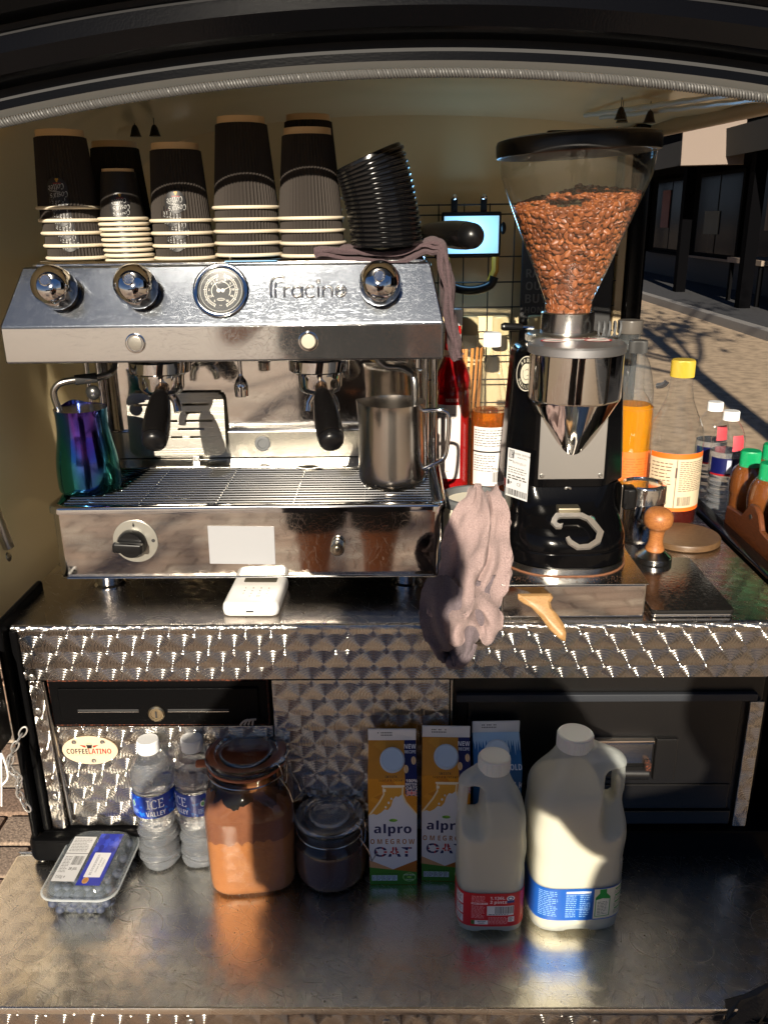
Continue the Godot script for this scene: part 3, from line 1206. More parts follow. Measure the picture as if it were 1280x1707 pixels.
func cabinet() -> void:
	var v := van_node
	# work top and its turned-down front
	boxy("work_top", M.swirl_worn, v, -0.572, 0.570, 0.932, 0.950, -1.858, -1.0725, 0.002, 0.002)
	var b := MB.new()
	var rings := []
	for x in [-0.5535, 0.570]:
		var ring := PackedVector3Array()
		for p in [[-1.074, 0.9495], [-1.0715, 0.9492], [-1.069, 0.9475], [-1.0675, 0.944], [-1.067, 0.94], [-1.067, 0.8635], [-1.0685, 0.8625], [-1.074, 0.8625]]:
			ring.append(Vector3(x, p[1], p[0]))
		rings.append(ring)
	b.loft(rings)
	obj("front_trim", b, M.swirl, v, 50)
	boxy("left_strip", M.swirl, v, -0.541, -0.519, 0.60, 0.8615, -1.085, -1.0665)
	b = MB.new()
	b.tube([Vector3(-0.518, 0.8615, -1.067), Vector3(-0.510, 0.61, -1.067)], 0.0025, 8)
	obj("edge_bead", b, M.satin, v)
	boxy("lower_panel", M.swirl, v, -0.5165, -0.188, 0.600, 0.7805, -1.09, -1.0735)
	boxy("middle_panel", M.swirl, v, -0.186, 0.0735, 0.598, 0.8615, -1.085, -1.0665, 0.003)
	boxy("middle_panel_edge", M.satin, v, 0.0745, 0.0775, 0.598, 0.8615, -1.085, -1.0655, 0.001)
	boxy("lower_beam", M.black_body, v, -0.57, 0.60, 0.535, 0.5975, -1.13, -1.062, 0.01, 0.006)
	boxy("carcass", M.black_plastic, v, -0.575, 0.565, 0.54, 0.925, -1.84, -1.13)
	for p in [Vector3(-0.5445, 0.872, -1.0665), Vector3(-0.534, 0.868, -1.0665), Vector3(-0.533, 0.812, -1.066), Vector3(-0.529, 0.660, -1.066)]:
		screw(v, p, Vector3(0, 0, 1), 0.0055)
	# left bodywork beside the counter
	boxy("left_pillar", M.black_body, v, -0.566, -0.5555, 0.60, 0.965, -1.20, -1.045, 0.012, 0.006)
	boxy("left_pillar_step", M.black_body, v, -0.5545, -0.5425, 0.60, 0.945, -1.18, -1.062, 0.004, 0.003)
	boxy("bumper_corner", M.black_body, v, -0.575, -0.455, 0.554, 0.596, -1.10, -1.045, 0.014, 0.008)
	boxy("door_edge", M.black_body, v, -0.66, -0.557, 0.790, 0.930, -1.035, -0.985, 0.008, 0.006)
	# gas strut
	b = MB.new()
	b.tube([Vector3(-0.640, 1.16, -1.22), Vector3(-0.6185, 1.005, -1.235)], 0.009, 12)
	obj("gas_strut", b, mat(lin(0.5, 0.5, 0.5), 0.25, 1.0), v)
	b = MB.new()
	b.ball(Vector3(-0.628, 0.988, -1.235), Vector3.ONE * 0.011)
	obj("strut_ball", b, M.satin, v)
	boxy("strut_bracket", M.black_body, v, -0.665, -0.618, 0.953, 0.978, -1.26, -1.215, 0.006, 0.004)

	# cash drawer
	var d := thing("cash_drawer", "black steel cash drawer with two slots and a brass lock", "cash drawer", Vector3(-0.353, 0.8215, -1.0745))
	boxy("case", M.black_body, d, -0.164, 0.163, -0.0400, 0.0398, -0.30, 0.0, 0.002)
	boxy("rusty_frame", M.rust, d, -0.1625, 0.1615, -0.0385, 0.0385, 0.0003, 0.002, 0.0009, 0.0005)
	boxy("outer_frame", M.black_body, d, -0.160, 0.159, -0.036, 0.0365, 0.0022, 0.004, 0.0009, 0.0006)
	boxy("front", M.black_body, d, -0.147, 0.147, -0.026, 0.0275, 0.0042, 0.0085, 0.002, 0.002)
	for x in [-0.075, 0.058]:
		var slot := boxy("slot", M.rubber, d, x - 0.045, x + 0.045, -0.0095, -0.0065, 0.0086, 0.0092, 0.0003, 0.0002)
		boxy("slot_lip", M.satin, slot, x - 0.045, x + 0.045, -0.0112, -0.0098, 0.0087, 0.0102, 0.0003, 0.0002)
	b = MB.new()
	var xf := Transform3D(turned_to(Vector3(0, 0, 1)), Vector3(-0.004, -0.014, 0.0085))
	b.lathe([Vector2(0.0125, 0.0), Vector2(0.0125, 0.002), Vector2(0.0105, 0.004), Vector2(0.008, 0.0042), Vector2(0.0075, 0.0034), Vector2(0.0, 0.0034)], 24, xf)
	var lock := obj("lock", b, mat(lin(0.55, 0.46, 0.30), 0.3, 1.0), d)
	boxy("keyhole", M.rubber, lock, -0.0052, -0.0028, -0.0195, -0.0085, 0.0120, 0.0126, 0.0003, 0.0002)
	b = MB.new()
	for k in 4:
		b.tube(smooth([Vector3(0.118 + k * 0.006, -0.034, 0.0092), Vector3(0.123 + k * 0.005, -0.028 + 0.001 * k, 0.0092), Vector3(0.130 + k * 0.004, -0.0245, 0.0092)], 3), 0.0016, 5)
	obj("worn_mark", b, mat(lin(0.35, 0.30, 0.25), 0.5), d)

	# badge
	var badge := thing("badge", "cream oval badge reading COFFEE LATINO riveted below the cash drawer", "badge", Vector3(-0.466, 0.7405, -1.0725))
	b = MB.new()
	b.lathe([Vector2(0.00001, 0.0), Vector2(1.0, 0.0), Vector2(1.0, 0.0016), Vector2(0.975, 0.0022), Vector2(0.00001, 0.0022)], 48, Transform3D(Basis(Vector3(0.0420, 0, 0), Vector3(0, 0, 1), Vector3(0, -0.0245, 0)), Vector3()))
	obj("plate", b, mat(lin(0.62, 0.48, 0.33), 0.4), badge, 60)
	var c := Cv.new(512, 300, Color(0.86, 0.75, 0.62, 0.0))
	var red := Color(0.82, 0.12, 0.08)
	var cw := c.text("COFFEE", 20, 168, 84, Color(0.10, 0.09, 0.08), bold, 0.53, 0, 1)
	c.text("LATINO", 26 + cw, 168, 84, red, bold, 0.56, 0, 1)
	c.text("DRIVE", 256, 36, 10, Color(0.6, 0.4, 0.35), sans, 1.6)
	c.poly([Vector2(226, 66), Vector2(286, 66), Vector2(278, 122), Vector2(236, 122)], Color(0.08, 0.07, 0.07))
	c.poly([Vector2(222, 56), Vector2(290, 56), Vector2(287, 66), Vector2(225, 66)], Color(0.5, 0.48, 0.46))
	for sgn in [-1, 1]:
		for k in 3:
			c.poly([Vector2(256 + sgn * 36, 74 + k * 12), Vector2(256 + sgn * (96 - k * 14), 62 + k * 13), Vector2(256 + sgn * (84 - k * 14), 76 + k * 13), Vector2(256 + sgn * 38, 86 + k * 10)], red)
	var r2 := RandomNumberGenerator.new()
	r2.seed = 4
	c.small(60, 226, 390, 1, 8, 4, Color(0.75, 0.35, 0.28), r2)
	b = MB.new()
	decal(b, Vector3(0, 0.001, 0.0026), Vector3.RIGHT, Vector3.UP, 0.0765, 0.0405 * 0.78)
	obj("lettering", b, printed(c.tex(), 0.4, true), badge)
	for p in [Vector3(-0.022, 0.0155, 0.0026), Vector3(0.021, 0.0155, 0.0026), Vector3(0.004, -0.0175, 0.0026)]:
		screw(badge, p, Vector3(0, 0, 1), 0.0035)

	# appliance in the right hand bay
	var o := thing("under_counter_oven", "black under counter appliance with a recessed steel handle", "oven", Vector3(0.305, 0.60, -1.075))
	boxy("case", M.oven, o, -0.2265, 0.2265, 0.0, 0.258, -0.30, -0.004)
	boxy("head_rail", mat(lin(0.030, 0.034, 0.042), 0.55, 0.3), o, -0.222, 0.215, 0.2215, 0.2335, -0.003, 0.006, 0.002)
	boxy("door_panel", M.oven, o, -0.205, 0.195, 0.076, 0.2205, -0.003, 0.002, 0.002)
	boxy("lower_panel", M.oven, o, -0.205, 0.195, 0.030, 0.0740, -0.003, 0.0015, 0.002)
	boxy("foot_rail", M.oven, o, -0.21, 0.20, 0.004, 0.028, -0.003, 0.005, 0.002)
	boxy("side_frame", M.swirl, o, 0.205, 0.226, 0.0, 0.2205, -0.003, 0.006, 0.002)
	var hnd := boxy("handle_plate", M.satin, o, -0.05, 0.071, 0.115, 0.160, 0.0022, 0.006, 0.001)
	boxy("handle_lip", mat(lin(0.7, 0.6, 0.5), 0.2, 1.0), hnd, -0.05, 0.071, 0.154, 0.1605, 0.0062, 0.014, 0.002)
	b = MB.new()
	b.tube([Vector3(-0.05, 0.100, 0.006), Vector3(0.066, 0.100, 0.006)], 0.011, 14)
	obj("handle_roll", b, M.oven, hnd)
	boxy("rusty_end", M.rust, hnd, 0.060, 0.068, 0.108, 0.122, 0.0062, 0.016, 0.001)
	boxy("latch_box", M.oven, o, 0.074, 0.106, 0.088, 0.160, 0.0022, 0.010, 0.002)
	boxy("rust_patch", M.rust, o, 0.000, 0.022, 0.005, 0.022, 0.0052, 0.0066, 0.0006, 0.0004)

	# chain at the left pillar, tied with white plastic
	var ch := thing("chain", "pale steel chain knotted to the left bodywork by a white cable tie", "chain", Vector3(-0.545, 0.80, -1.005))
	var zinc := mat(lin(0.55, 0.54, 0.52), 0.3, 0.8)
	var path := smooth([Vector3(0.020, 0.022, 0), Vector3(0.002, -0.008, 0.006), Vector3(-0.006, -0.035, 0.010), Vector3(0.006, -0.050, 0.012), Vector3(0.000, -0.075, 0.010), Vector3(0.008, -0.110, 0.006)], 3)
	for i in path.size() - 1:
		b = MB.new()
		var mid: Vector3 = (path[i] + path[i + 1]) / 2
		var d3: Vector3 = (path[i + 1] - path[i]).normalized()
		var sd := d3.cross(Vector3(0, 0, 1)).normalized()
		if i % 2:
			sd = Vector3(0, 0, 1)
		var loop := []
		for k in 15:
			var t := TAU * k / 14.0
			loop.append(mid + d3 * cos(t) * 0.0085 + sd * sin(t) * 0.0045)
		b.tube(loop, 0.0013, 5)
		obj("link", b, zinc, ch)
	b = MB.new()
	b.tube(smooth([Vector3(-0.016, 0.012, 0.0), Vector3(-0.016, -0.012, 0.006), Vector3(-0.019, -0.05, 0.012), Vector3(-0.028, -0.10, 0.01)], 4), 0.0013, 6)
	obj("tie", b, M.white, ch)
	b = MB.new()
	b.tube(smooth([Vector3(-0.03, -0.008, 0.004), Vector3(-0.015, -0.012, 0.008), Vector3(-0.008, -0.045, 0.014), Vector3(-0.02, -0.062, 0.012)], 4), 0.0016, 6)
	obj("tie", b, M.white, ch)

func shelf() -> void:
	var t := thing("tailgate_shelf", "let-down steel shelf in front of the counter, worn and scratched", "shelf", Vector3(0, 0.55, 0))
	var b := MB.new()
	# top, dipping a little towards the right hand end
	b.rbox(Vector3(-0.02, -0.006, -0.931), Vector3(1.17, 0.012, 0.274), 0.006, 0.003)
	obj("top", b, M.tray, t)
	boxy("front_lip", M.swirl, t, -0.604, 0.408, -0.040, -0.0125, -0.812, -0.797, 0.003)
	boxy("back_lip", M.satin, t, -0.604, 0.564, -0.0115, 0.0035, -1.0725, -1.0685, 0.001)
	boxy("board", M.black_body, t, -0.60, 0.56, -0.06, -0.0405, -1.10, -0.82)
	for x in [-0.56, 0.34]:
		screw(t, Vector3(x, 0.0, -1.058), Vector3.UP, 0.0055)
	for x in [-0.27, -0.02, 0.245]:
		screw(t, Vector3(x, -0.027, -0.7968), Vector3(0, 0, 1), 0.0055)
	# black tarpaulin corner
	var g := []
	for r in 9:
		var row := []
		for c in 9:
			var u := c / 8.0
			var w := r / 8.0
			var p := Vector3(0.405 + 0.16 * u - 0.012 * w, 0.555 + 0.10 * u * (1.0 - w) - 0.055 * w, -0.80 + 0.035 * w)
			p += Vector3(sin(c * 2.1 + r * 1.3), cos(c * 1.7 - r * 2.3), sin(c * 2.9 + r * 0.7)) * 0.008 * minf(w + 0.3, 1.0)
			row.append(p)
		g.append(row)
	b = MB.new()
	b.sheet(g, 0.004)
	var tarp := obj("tarpaulin", b, with_normal(mat(lin(0.03, 0.027, 0.02), 0.4), M.bumpy, 0.8, 0.05), null, 30)
	tag(tarp, "crumpled dark tarpaulin over the right front corner of the shelf", "tarpaulin")

# ------------------------------------------------------------------ espresso machine
const SL := Vector3(0, 0.3746, 0.9272)   # outward normal of the sloping hood front

func on_slope(x: float, y: float) -> Vector3:
	return Vector3(x, y, -1.14 - (y - 1.361) * 0.404)

func knob(parent: Node3D, at: Vector3) -> void:
	var xf := Transform3D(turned_to(SL), at)
	var b := MB.new()
	b.lathe([Vector2(0.0245, 0.0), Vector2(0.0245, 0.003), Vector2(0.021, 0.006), Vector2(0.021, 0.008)], 32, xf)
	var base := obj("knob_base", b, M.bakelite, parent)
	b = MB.new()
	var fl := func(r: float, y: float, t: float) -> float: return r * (1.0 - 0.06 * pow(maxf(cos(6 * t), 0.0), 4.0) * clampf((0.040 - y) / 0.01, 0, 1) * clampf((y - 0.01) / 0.008, 0, 1))
	b.lathe(prof([Vector2(0.0225, 0.008), Vector2(0.0262, 0.012), Vector2(0.0275, 0.022), Vector2(0.0268, 0.034), Vector2(0.0245, 0.043), Vector2(0.0195, 0.0495), Vector2(0.012, 0.0535), Vector2(0.0, 0.055)], 4), 60, xf, fl)
	var k := obj("knob", b, M.chrome, parent, 60)
	b = MB.new()
	b.lathe([Vector2(0.0078, 0.0538), Vector2(0.0078, 0.0556), Vector2(0.0070, 0.0560), Vector2(0.0064, 0.0552), Vector2(0.0, 0.0552)], 24, xf)
	obj("knob_button", b, M.steel, base)

func ribbon_text(b: MB, strokes: Array, o: Vector3, ex: Vector3, ey: Vector3, k: float, r: float) -> void:
	for st in strokes:
		var pts := []
		for p in st:
			pts.append(o + ex * (p[0] * k) + ey * (p[1] * k))
		b.tube(smooth(pts, 3) if pts.size() > 2 else pts, r, 8)

func loop_stroke(cx: float, cy: float, r: float) -> Array:
	var out := []
	for i in 13:
		out.append([cx + r * cos(TAU * i / 12), cy + r * sin(TAU * i / 12)])
	return out

func machine() -> void:
	var m := thing("espresso_machine", "polished steel two group espresso machine with sloping hood and drip grid", "espresso machine")
	# hood: sides extruded along x
	var b := MB.new()
	var outline := [[-1.1425, 1.3105], [-1.1405, 1.3112], [-1.14, 1.313], [-1.14, 1.3585], [-1.1408, 1.3612], [-1.1688, 1.4335], [-1.1718, 1.4350], [-1.64, 1.4350], [-1.644, 1.431], [-1.644, 1.3105]]
	var rings := []
	for l in [[-0.5320, 0.003], [-0.5311, 0.0009], [-0.529, 0.0], [0.060, 0.0], [0.0621, 0.0009], [0.063, 0.003]]:
		var ring := PackedVector3Array()
		var mid := Vector2(-1.36, 1.365)
		for p in outline:
			var q := Vector2(p[0], p[1])
			q += (mid - q).sign() * l[1]
			var taper := clampf((q.y - 1.361) / 0.074, 0.0, 1.0)
			ring.append(Vector3(l[0] + taper * (0.029 if l[0] < -0.2 else -0.016), q.y, q.x))
		ring.reverse()
		rings.append(ring)
	b.loft(rings)
	obj("hood", b, M.hood, m, 25)
	boxy("hood_front", M.hood_front, m, -0.5295, 0.0605, 1.3135, 1.3580, -1.1397, -1.1387, 0.0005, 0.0004)
	# cup tray with its low rail
	boxy("cup_tray", M.steel, m, -0.497, 0.042, 1.4352, 1.4385, -1.632, -1.182, 0.01, 0.001)
	b = MB.new()
	var rr := MB.rrect(0.530, 0.440, 0.02, 4, Vector3(-0.2275, 1.4395, -1.4075))
	var closed: Array = Array(rr)
	closed.append(rr[0])
	b.tube(closed, 0.0022, 6, false)
	obj("tray_rail", b, M.chrome, m)
	# inside: back wall, sides, lower body
	boxy("backsplash", M.mirror, m, -0.500, 0.052, 1.146, 1.3102, -1.46, -1.425, 0.001)
	boxy("lower_splash", M.dull, m, -0.500, 0.052, 1.0985, 1.1455, -1.46, -1.4205, 0.001)
	boxy("splash_edge", M.chrome, m, -0.500, 0.052, 1.1458, 1.1490, -1.4245, -1.4185, 0.001)
	boxy("rear_ledge", M.steel, m, -0.502, 0.056, 1.088, 1.0982, -1.4195, -1.362, 0.002)
	boxy("rear_body", M.black_body, m, -0.515, 0.050, 1.0, 1.3102, -1.64, -1.4605)
	b = MB.new()
	bx(b, -0.514, 0.069, 0.984, 1.0890, -1.62, -1.163, 0.016, 0.002)
	obj("lower_body", b, M.mirror, m, 30)
	boxy("body_edge", M.chrome, m, -0.515, 0.070, 0.9815, 0.9838, -1.62, -1.1622, 0.016, 0.001)
	# drip tray: rounded rim, dark well, bars
	var tray := Node3D.new()
	tray.name = "drip_tray"
	m.add_child(tray)
	b = MB.new()
	rings = []
	var sect := [[0.000, -0.010], [0.0, -0.003], [-0.001, 0.0], [-0.004, 0.0015], [-0.012, 0.001], [-0.016, -0.001], [-0.0165, -0.012]]
	for q in sect:
		rings.append(MB.rrect(0.590 + 2 * q[0], 0.265 + 2 * q[0], maxf(0.022 + q[0], 0.006), 5, Vector3(-0.2235, 1.0965 + q[1], -1.2905)))
	b.loft(rings, false, false)
	obj("rim", b, M.chrome, tray, 50)
	boxy("well", mat(lin(0.06, 0.058, 0.055), 0.35, 0.8), tray, -0.502, 0.055, 1.0892, 1.0900, -1.405, -1.175, 0.004, 0.0003)
	for k in 15:
		b = MB.new()
		var z := -1.183 - k * 0.0122
		b.tube([Vector3(-0.497, 1.0958, z), Vector3(0.050, 1.0958, z)], 0.0017, 8)
		obj("grid_bar", b, M.grid, tray)
	for x in [-0.498, -0.385, -0.27, -0.155, -0.05, 0.051]:
		b = MB.new()
		b.tube([Vector3(x, 1.0925, -1.178), Vector3(x, 1.0925, -1.359)], 0.0016, 6)
		obj("cross_wire", b, M.grid, tray)
	# corner rods
	for p in [Vector3(0.048, 0, -1.385), Vector3(0.061, 0, -1.365), Vector3(-0.494, 0, -1.385), Vector3(-0.506, 0, -1.365)]:
		b = MB.new()
		b.tube([Vector3(p.x, 1.092, p.z), Vector3(p.x, 1.3102, p.z)], 0.0048, 12)
		obj("corner_rod", b, M.chrome, m)
	# dark side cheek by the left pitcher
	boxy("side_cheek", M.mirror, m, -0.503, -0.5005, 1.099, 1.3102, -1.46, -1.395, 0.001)
	# feet
	for x in [-0.455, 0.013]:
		for z in [-1.212, -1.58]:
			b = MB.new()
			b.lathe([Vector2(0.024, 0.9502), Vector2(0.024, 0.953), Vector2(0.020, 0.956), Vector2(0.021, 0.9812)], 28, Transform3D(Basis(), Vector3(x, 0, z)))
			obj("foot", b, M.chrome, m)
	# knobs on the hood
	for x in [-0.4480, -0.3405, -0.0210]:
		knob(m, on_slope(x, 1.402))
	# pressure gauge
	var g := Node3D.new()
	g.name = "pressure_gauge"
	m.add_child(g)
	g.transform = Transform3D(turned_to(SL), on_slope(-0.2340, 1.4025))
	b = MB.new()
	b.lathe([Vector2(0.0375, 0.0), Vector2(0.0375, 0.003), Vector2(0.0360, 0.0052), Vector2(0.0335, 0.0056), Vector2(0.0312, 0.0050), Vector2(0.0300, 0.0020), Vector2(0.0295, 0.0005)], 48)
	obj("bezel", b, M.chrome, g)
	var c := Cv.new(512, 512, Color(0.055, 0.052, 0.05))
	var wh := Color(0.88, 0.87, 0.83)
	c.ring(256, 256, 236, 242, 0, 360, Color(0.6, 0.6, 0.58))
	for s in [[-158, -12], [12, 158]]:
		c.ring(256, 256, 188, 193, s[0], s[1], wh)
		c.ring(256, 256, 164, 169, s[0], s[1], wh)
		for i in 25:
			var t := deg_to_rad(lerpf(s[0], s[1], i / 24.0))
			var d := Vector2(sin(t), -cos(t))
			c.line(Vector2(256, 256) + d * 166, Vector2(256, 256) + d * (204 if i % 6 == 0 else 192), 7 if i % 6 == 0 else 4, wh)
		c.ring(256, 256, 104, 112, s[0] * 0.82, s[0] * 0.82 + (s[1] - s[0]) * 0.75, wh)
	var i2 := 0
	for n in ["0", "1", "2", "2.5", "3"]:
		var t := deg_to_rad(-20.0 - i2 * 32)
		c.text(n, 256 + sin(t) * 138, 256 - cos(t) * 138, 24, wh, bold)
		i2 += 1
	i2 = 0
	for n in ["0", "5", "10", "15", "16"]:
		var t := deg_to_rad(20.0 + i2 * 32)
		c.text(n, 256 + sin(t) * 138, 256 - cos(t) * 138, 24, wh, bold)
		i2 += 1
	c.disc(256, 356, 44, 16, wh)
	c.disc(256, 356, 38, 11, Color(0.08, 0.08, 0.08))
	c.text("Fracino", 256, 356, 12, wh, sans)
	c.text("bar", 256, 424, 16, wh, sans)
	b = MB.new()
	decal(b, Vector3(0, 0.0006, 0), Vector3.RIGHT, Vector3(0, 0, -1), 0.060, 0.060)
	var dial := printed(c.tex(), 0.5)
	b = MB.new()
	for i in 48:
		var a0 := TAU * i / 48
		var a1 := TAU * (i + 1) / 48
		var p0 := Vector2(cos(a0), sin(a0))
		var p1 := Vector2(cos(a1), sin(a1))
		b.tri(Vector3(0, 0.0006, 0), Vector3(p0.x, 0, -p0.y) * 0.0298 + Vector3(0, 0.0006, 0), Vector3(p1.x, 0, -p1.y) * 0.0298 + Vector3(0, 0.0006, 0), Vector2(0.5, 0.5), Vector2(0.5 + p0.x / 2, 0.5 - p0.y / 2), Vector2(0.5 + p1.x / 2, 0.5 - p1.y / 2))
	obj("dial", b, dial, g)
	for n in [[-0.0028, -27.0], [0.0028, 62.0]]:
		b = MB.new()
		var t := deg_to_rad(n[1])
		b.tube([Vector3(n[0], 0.0022, 0), Vector3(n[0] + sin(t) * 0.0165, 0.0022, -cos(t) * 0.0165)], [0.0006, 0.0003], 5)
		b.lathe([Vector2(0.0026, 0.0010), Vector2(0.0026, 0.0028), Vector2(0.0, 0.003)], 16, Transform3D(Basis(), Vector3(n[0], 0, 0)))
		obj("needle", b, M.white, g)
	b = MB.new()
	b.lathe([Vector2(0.0299, 0.0040), Vector2(0.012, 0.0043), Vector2(0.0, 0.0044)], 36)
	obj("gauge_glass", b, M.clear, g)
	# raised maker's name
	b = MB.new()
	var ex := Vector3.RIGHT
	var ey := Vector3(0, 0.9272, -0.3746)
	var o := on_slope(-0.1670, 1.3935) + SL * 0.0006
	var st := [[[0.0, 0.0], [0.0, 0.75], [0.12, 1.1], [0.45, 1.25], [0.8, 1.2]], [[0.28, 0.0], [0.28, 0.72], [0.42, 0.95], [0.75, 0.95]], [[0.28, 0.5], [0.62, 0.5]],
		[[0.8, 0.0], [0.8, 0.6]], [[0.8, 0.42], [0.95, 0.6], [1.15, 0.62]], loop_stroke(1.55, 0.32, 0.30), [[1.86, 0.62], [1.86, 0.0]],
		[[2.55, 0.55], [2.35, 0.64], [2.12, 0.52], [2.05, 0.3], [2.15, 0.1], [2.35, 0.0], [2.55, 0.06]], [[2.82, 0.0], [2.82, 0.6]], loop_stroke(2.82, 0.92, 0.06),
		[[3.1, 0.0], [3.1, 0.6]], [[3.1, 0.4], [3.25, 0.58], [3.45, 0.6], [3.62, 0.45], [3.62, 0.0]], loop_stroke(4.15, 0.32, 0.30), loop_stroke(4.15, 0.32, 0.14)]
	ribbon_text(b, st, o, ex, ey, 0.0225, 0.0016)
	obj("raised_name", b, M.steel, m, 60)
	# push buttons on the lower front of the hood
	var kk := 0
	for x in [-0.351, -0.118]:
		var xf := Transform3D(turned_to(Vector3(0, 0, 1)), Vector3(x, 1.337, -1.1388))
		b = MB.new()
		b.lathe([Vector2(0.0135, 0.0), Vector2(0.0135, 0.0012), Vector2(0.0122, 0.002), Vector2(0.0105, 0.0018), Vector2(0.0100, 0.0010), Vector2(0.0096, 0.0010)], 32, xf)
		var ringo := obj("button_ring", b, M.chrome, m)
		b = MB.new()
		b.lathe([Vector2(0.0094, 0.0002), Vector2(0.0094, 0.0016), Vector2(0.0088, 0.0021), Vector2(0.0, 0.0021)], 32, xf)
		obj("button", b, M.dull if kk == 0 else mat(lin(0.42, 0.38, 0.30), 0.5), ringo)
		if kk == 1:
			b = MB.new()
			b.tube([Vector3(x - 0.0012, 1.333, -1.1376), Vector3(x + 0.0014, 1.341, -1.1376)], 0.0008, 5)
			obj("button_mark", b, M.rubber, ringo)
		else:
			b = MB.new()
			b.tube([Vector3(x - 0.004, 1.333, -1.1378), Vector3(x + 0.005, 1.342, -1.1378)], 0.0005, 5)
			obj("button_mark", b, M.rubber, ringo)
		kk += 1
	# brewing groups
	for x in [-0.3620, -0.1180]:
		b = MB.new()
		var pr := [Vector2(0.00001, 1.2735), Vector2(0.0445, 1.2735), Vector2(0.0465, 1.2755), Vector2(0.0465, 1.291), Vector2(0.044, 1.2935), Vector2(0.036, 1.296), Vector2(0.034, 1.3102)]
		b = MB.new()
		b.lathe(pr, 40, Transform3D(Basis(), Vector3(x, 0, -1.285)))
		obj("group_head", b, M.chrome, m)
		b = MB.new()
		b.tube([Vector3(x, 1.285, -1.31), Vector3(x, 1.285, -1.425)], 0.028, 20)
		obj("group_neck", b, M.chrome, m)
	# steam pipes
	b = MB.new()
	b.tube(smooth([Vector3(-0.436, 1.3104, -1.29), Vector3(-0.432, 1.285, -1.285), Vector3(-0.436, 1.274, -1.268), Vector3(-0.455, 1.271, -1.247), Vector3(-0.485, 1.270, -1.236), Vector3(-0.503, 1.264, -1.232), Vector3(-0.510, 1.246, -1.232), Vector3(-0.500, 1.20, -1.238), Vector3(-0.487, 1.14, -1.245)], 6), 0.0052, 12)
	var wand := obj("steam_wand", b, M.satin, m)
	b = MB.new()
	b.tube([Vector3(-0.450, 1.2716, -1.2515), Vector3(-0.478, 1.2704, -1.2385)], 0.0075, 12)
	obj("wand_grip", b, M.rubber, wand)
	b = MB.new()
	b.ball(Vector3(-0.462, 1.247, -1.262), Vector3(0.0115, 0.0115, 0.008))
	obj("wand_rest", b, mat(lin(0.08, 0.08, 0.08), 0.3, 0.8), wand)
	b = MB.new()
	b.tube(smooth([Vector3(-0.036, 1.3104, -1.31), Vector3(-0.030, 1.288, -1.305), Vector3(-0.015, 1.2755, -1.295), Vector3(0.005, 1.276, -1.28), Vector3(0.020, 1.272, -1.265), Vector3(0.0265, 1.258, -1.258), Vector3(0.0265, 1.215, -1.256), Vector3(0.022, 1.14, -1.250)], 6), 0.0055, 12)
	obj("steam_wand", b, M.satin, m)
	b = MB.new()
	b.tube([Vector3(0.032, 1.3104, -1.265), Vector3(0.032, 1.279, -1.265)], 0.0042, 10)
	obj("wand_stop", b, M.chrome, m)
	# hot water tap between the groups and a small sight tube
	b = MB.new()
	b.lathe(prof([Vector2(0.0, 1.230), Vector2(0.0095, 1.230), Vector2(0.0105, 1.234), Vector2(0.0110, 1.246), Vector2(0.0085, 1.255), Vector2(0.0040, 1.262), Vector2(0.0032, 1.275), Vector2(0.0032, 1.3104)], 3), 20, Transform3D(Basis(), Vector3(-0.2435, 0, -1.305)))
	obj("water_tap", b, M.chrome, m)
	b = MB.new()
	b.lathe([Vector2(0.0001, 1.283), Vector2(0.0095, 1.283), Vector2(0.0098, 1.286), Vector2(0.0098, 1.3104)], 20, Transform3D(Basis(), Vector3(-0.2055, 0, -1.31)))
	obj("drain_stub", b, mat(lin(0.06, 0.05, 0.045), 0.3, 0.7), m)
	# overflow hole in the lower splash
	b = MB.new()
	b.lathe([Vector2(0.0135, 0.0), Vector2(0.0135, 0.002), Vector2(0.011, 0.0032), Vector2(0.0085, 0.003), Vector2(0.0080, 0.0006), Vector2(0.0, 0.0006)], 28, Transform3D(turned_to(Vector3(0, 0, 1)), Vector3(-0.2345, 1.1235, -1.4205)))
	obj("drain_hole", b, M.grey_rubber, m)
	b = MB.new()
	b.lathe([Vector2(0.0155, 0.0), Vector2(0.0155, 0.002), Vector2(0.006, 0.003), Vector2(0.0055, 0.0006), Vector2(0.0, 0.0006)], 28, Transform3D(turned_to(Vector3(0, 0, 1)), Vector3(-0.034, 1.277, -1.425)))
	obj("brass_boss", b, mat(lin(0.55, 0.42, 0.2), 0.35, 1.0), m)
	# gas control and test nipple on the front
	var z0 := -1.163
	b = MB.new()
	b.lathe([Vector2(0.0335, 0.0), Vector2(0.0335, 0.0012), Vector2(0.0325, 0.002), Vector2(0.0, 0.002)], 44, Transform3D(turned_to(Vector3(0, 0, 1)), Vector3(-0.3905, 1.0425, z0)))
	var plate := obj("gas_control", b, mat(lin(0.36, 0.35, 0.31), 0.35, 0.7), m)
	b = MB.new()
	b.lathe([Vector2(0.0215, 0.002), Vector2(0.0215, 0.010), Vector2(0.019, 0.016), Vector2(0.0, 0.0165)], 36, Transform3D(turned_to(Vector3(0, 0, 1)), Vector3(-0.3945, 1.0405, z0)))
	b.rbox(Vector3(0, 0, 0), Vector3(0.044, 0.015, 0.013), 0.004, 0.003, 3, Transform3D(Basis(Vector3(0, 0, 1), deg_to_rad(-4)), Vector3(-0.3955, 1.0400, z0 + 0.0225)))
	obj("knob", b, M.black_plastic, plate)
	c = Cv.new(32, 64, Color(0, 0, 0, 0))
	c.disc(16, 40, 12, 18, Color(0.05, 0.05, 0.05))
	c.poly([Vector2(16, 2), Vector2(27, 34), Vector2(5, 34)], Color(0.05, 0.05, 0.05))
	b = MB.new()
	decal(b, Vector3(-0.3905, 1.0690, z0 + 0.0023), Vector3.RIGHT, Vector3.UP, 0.0042, 0.0085)
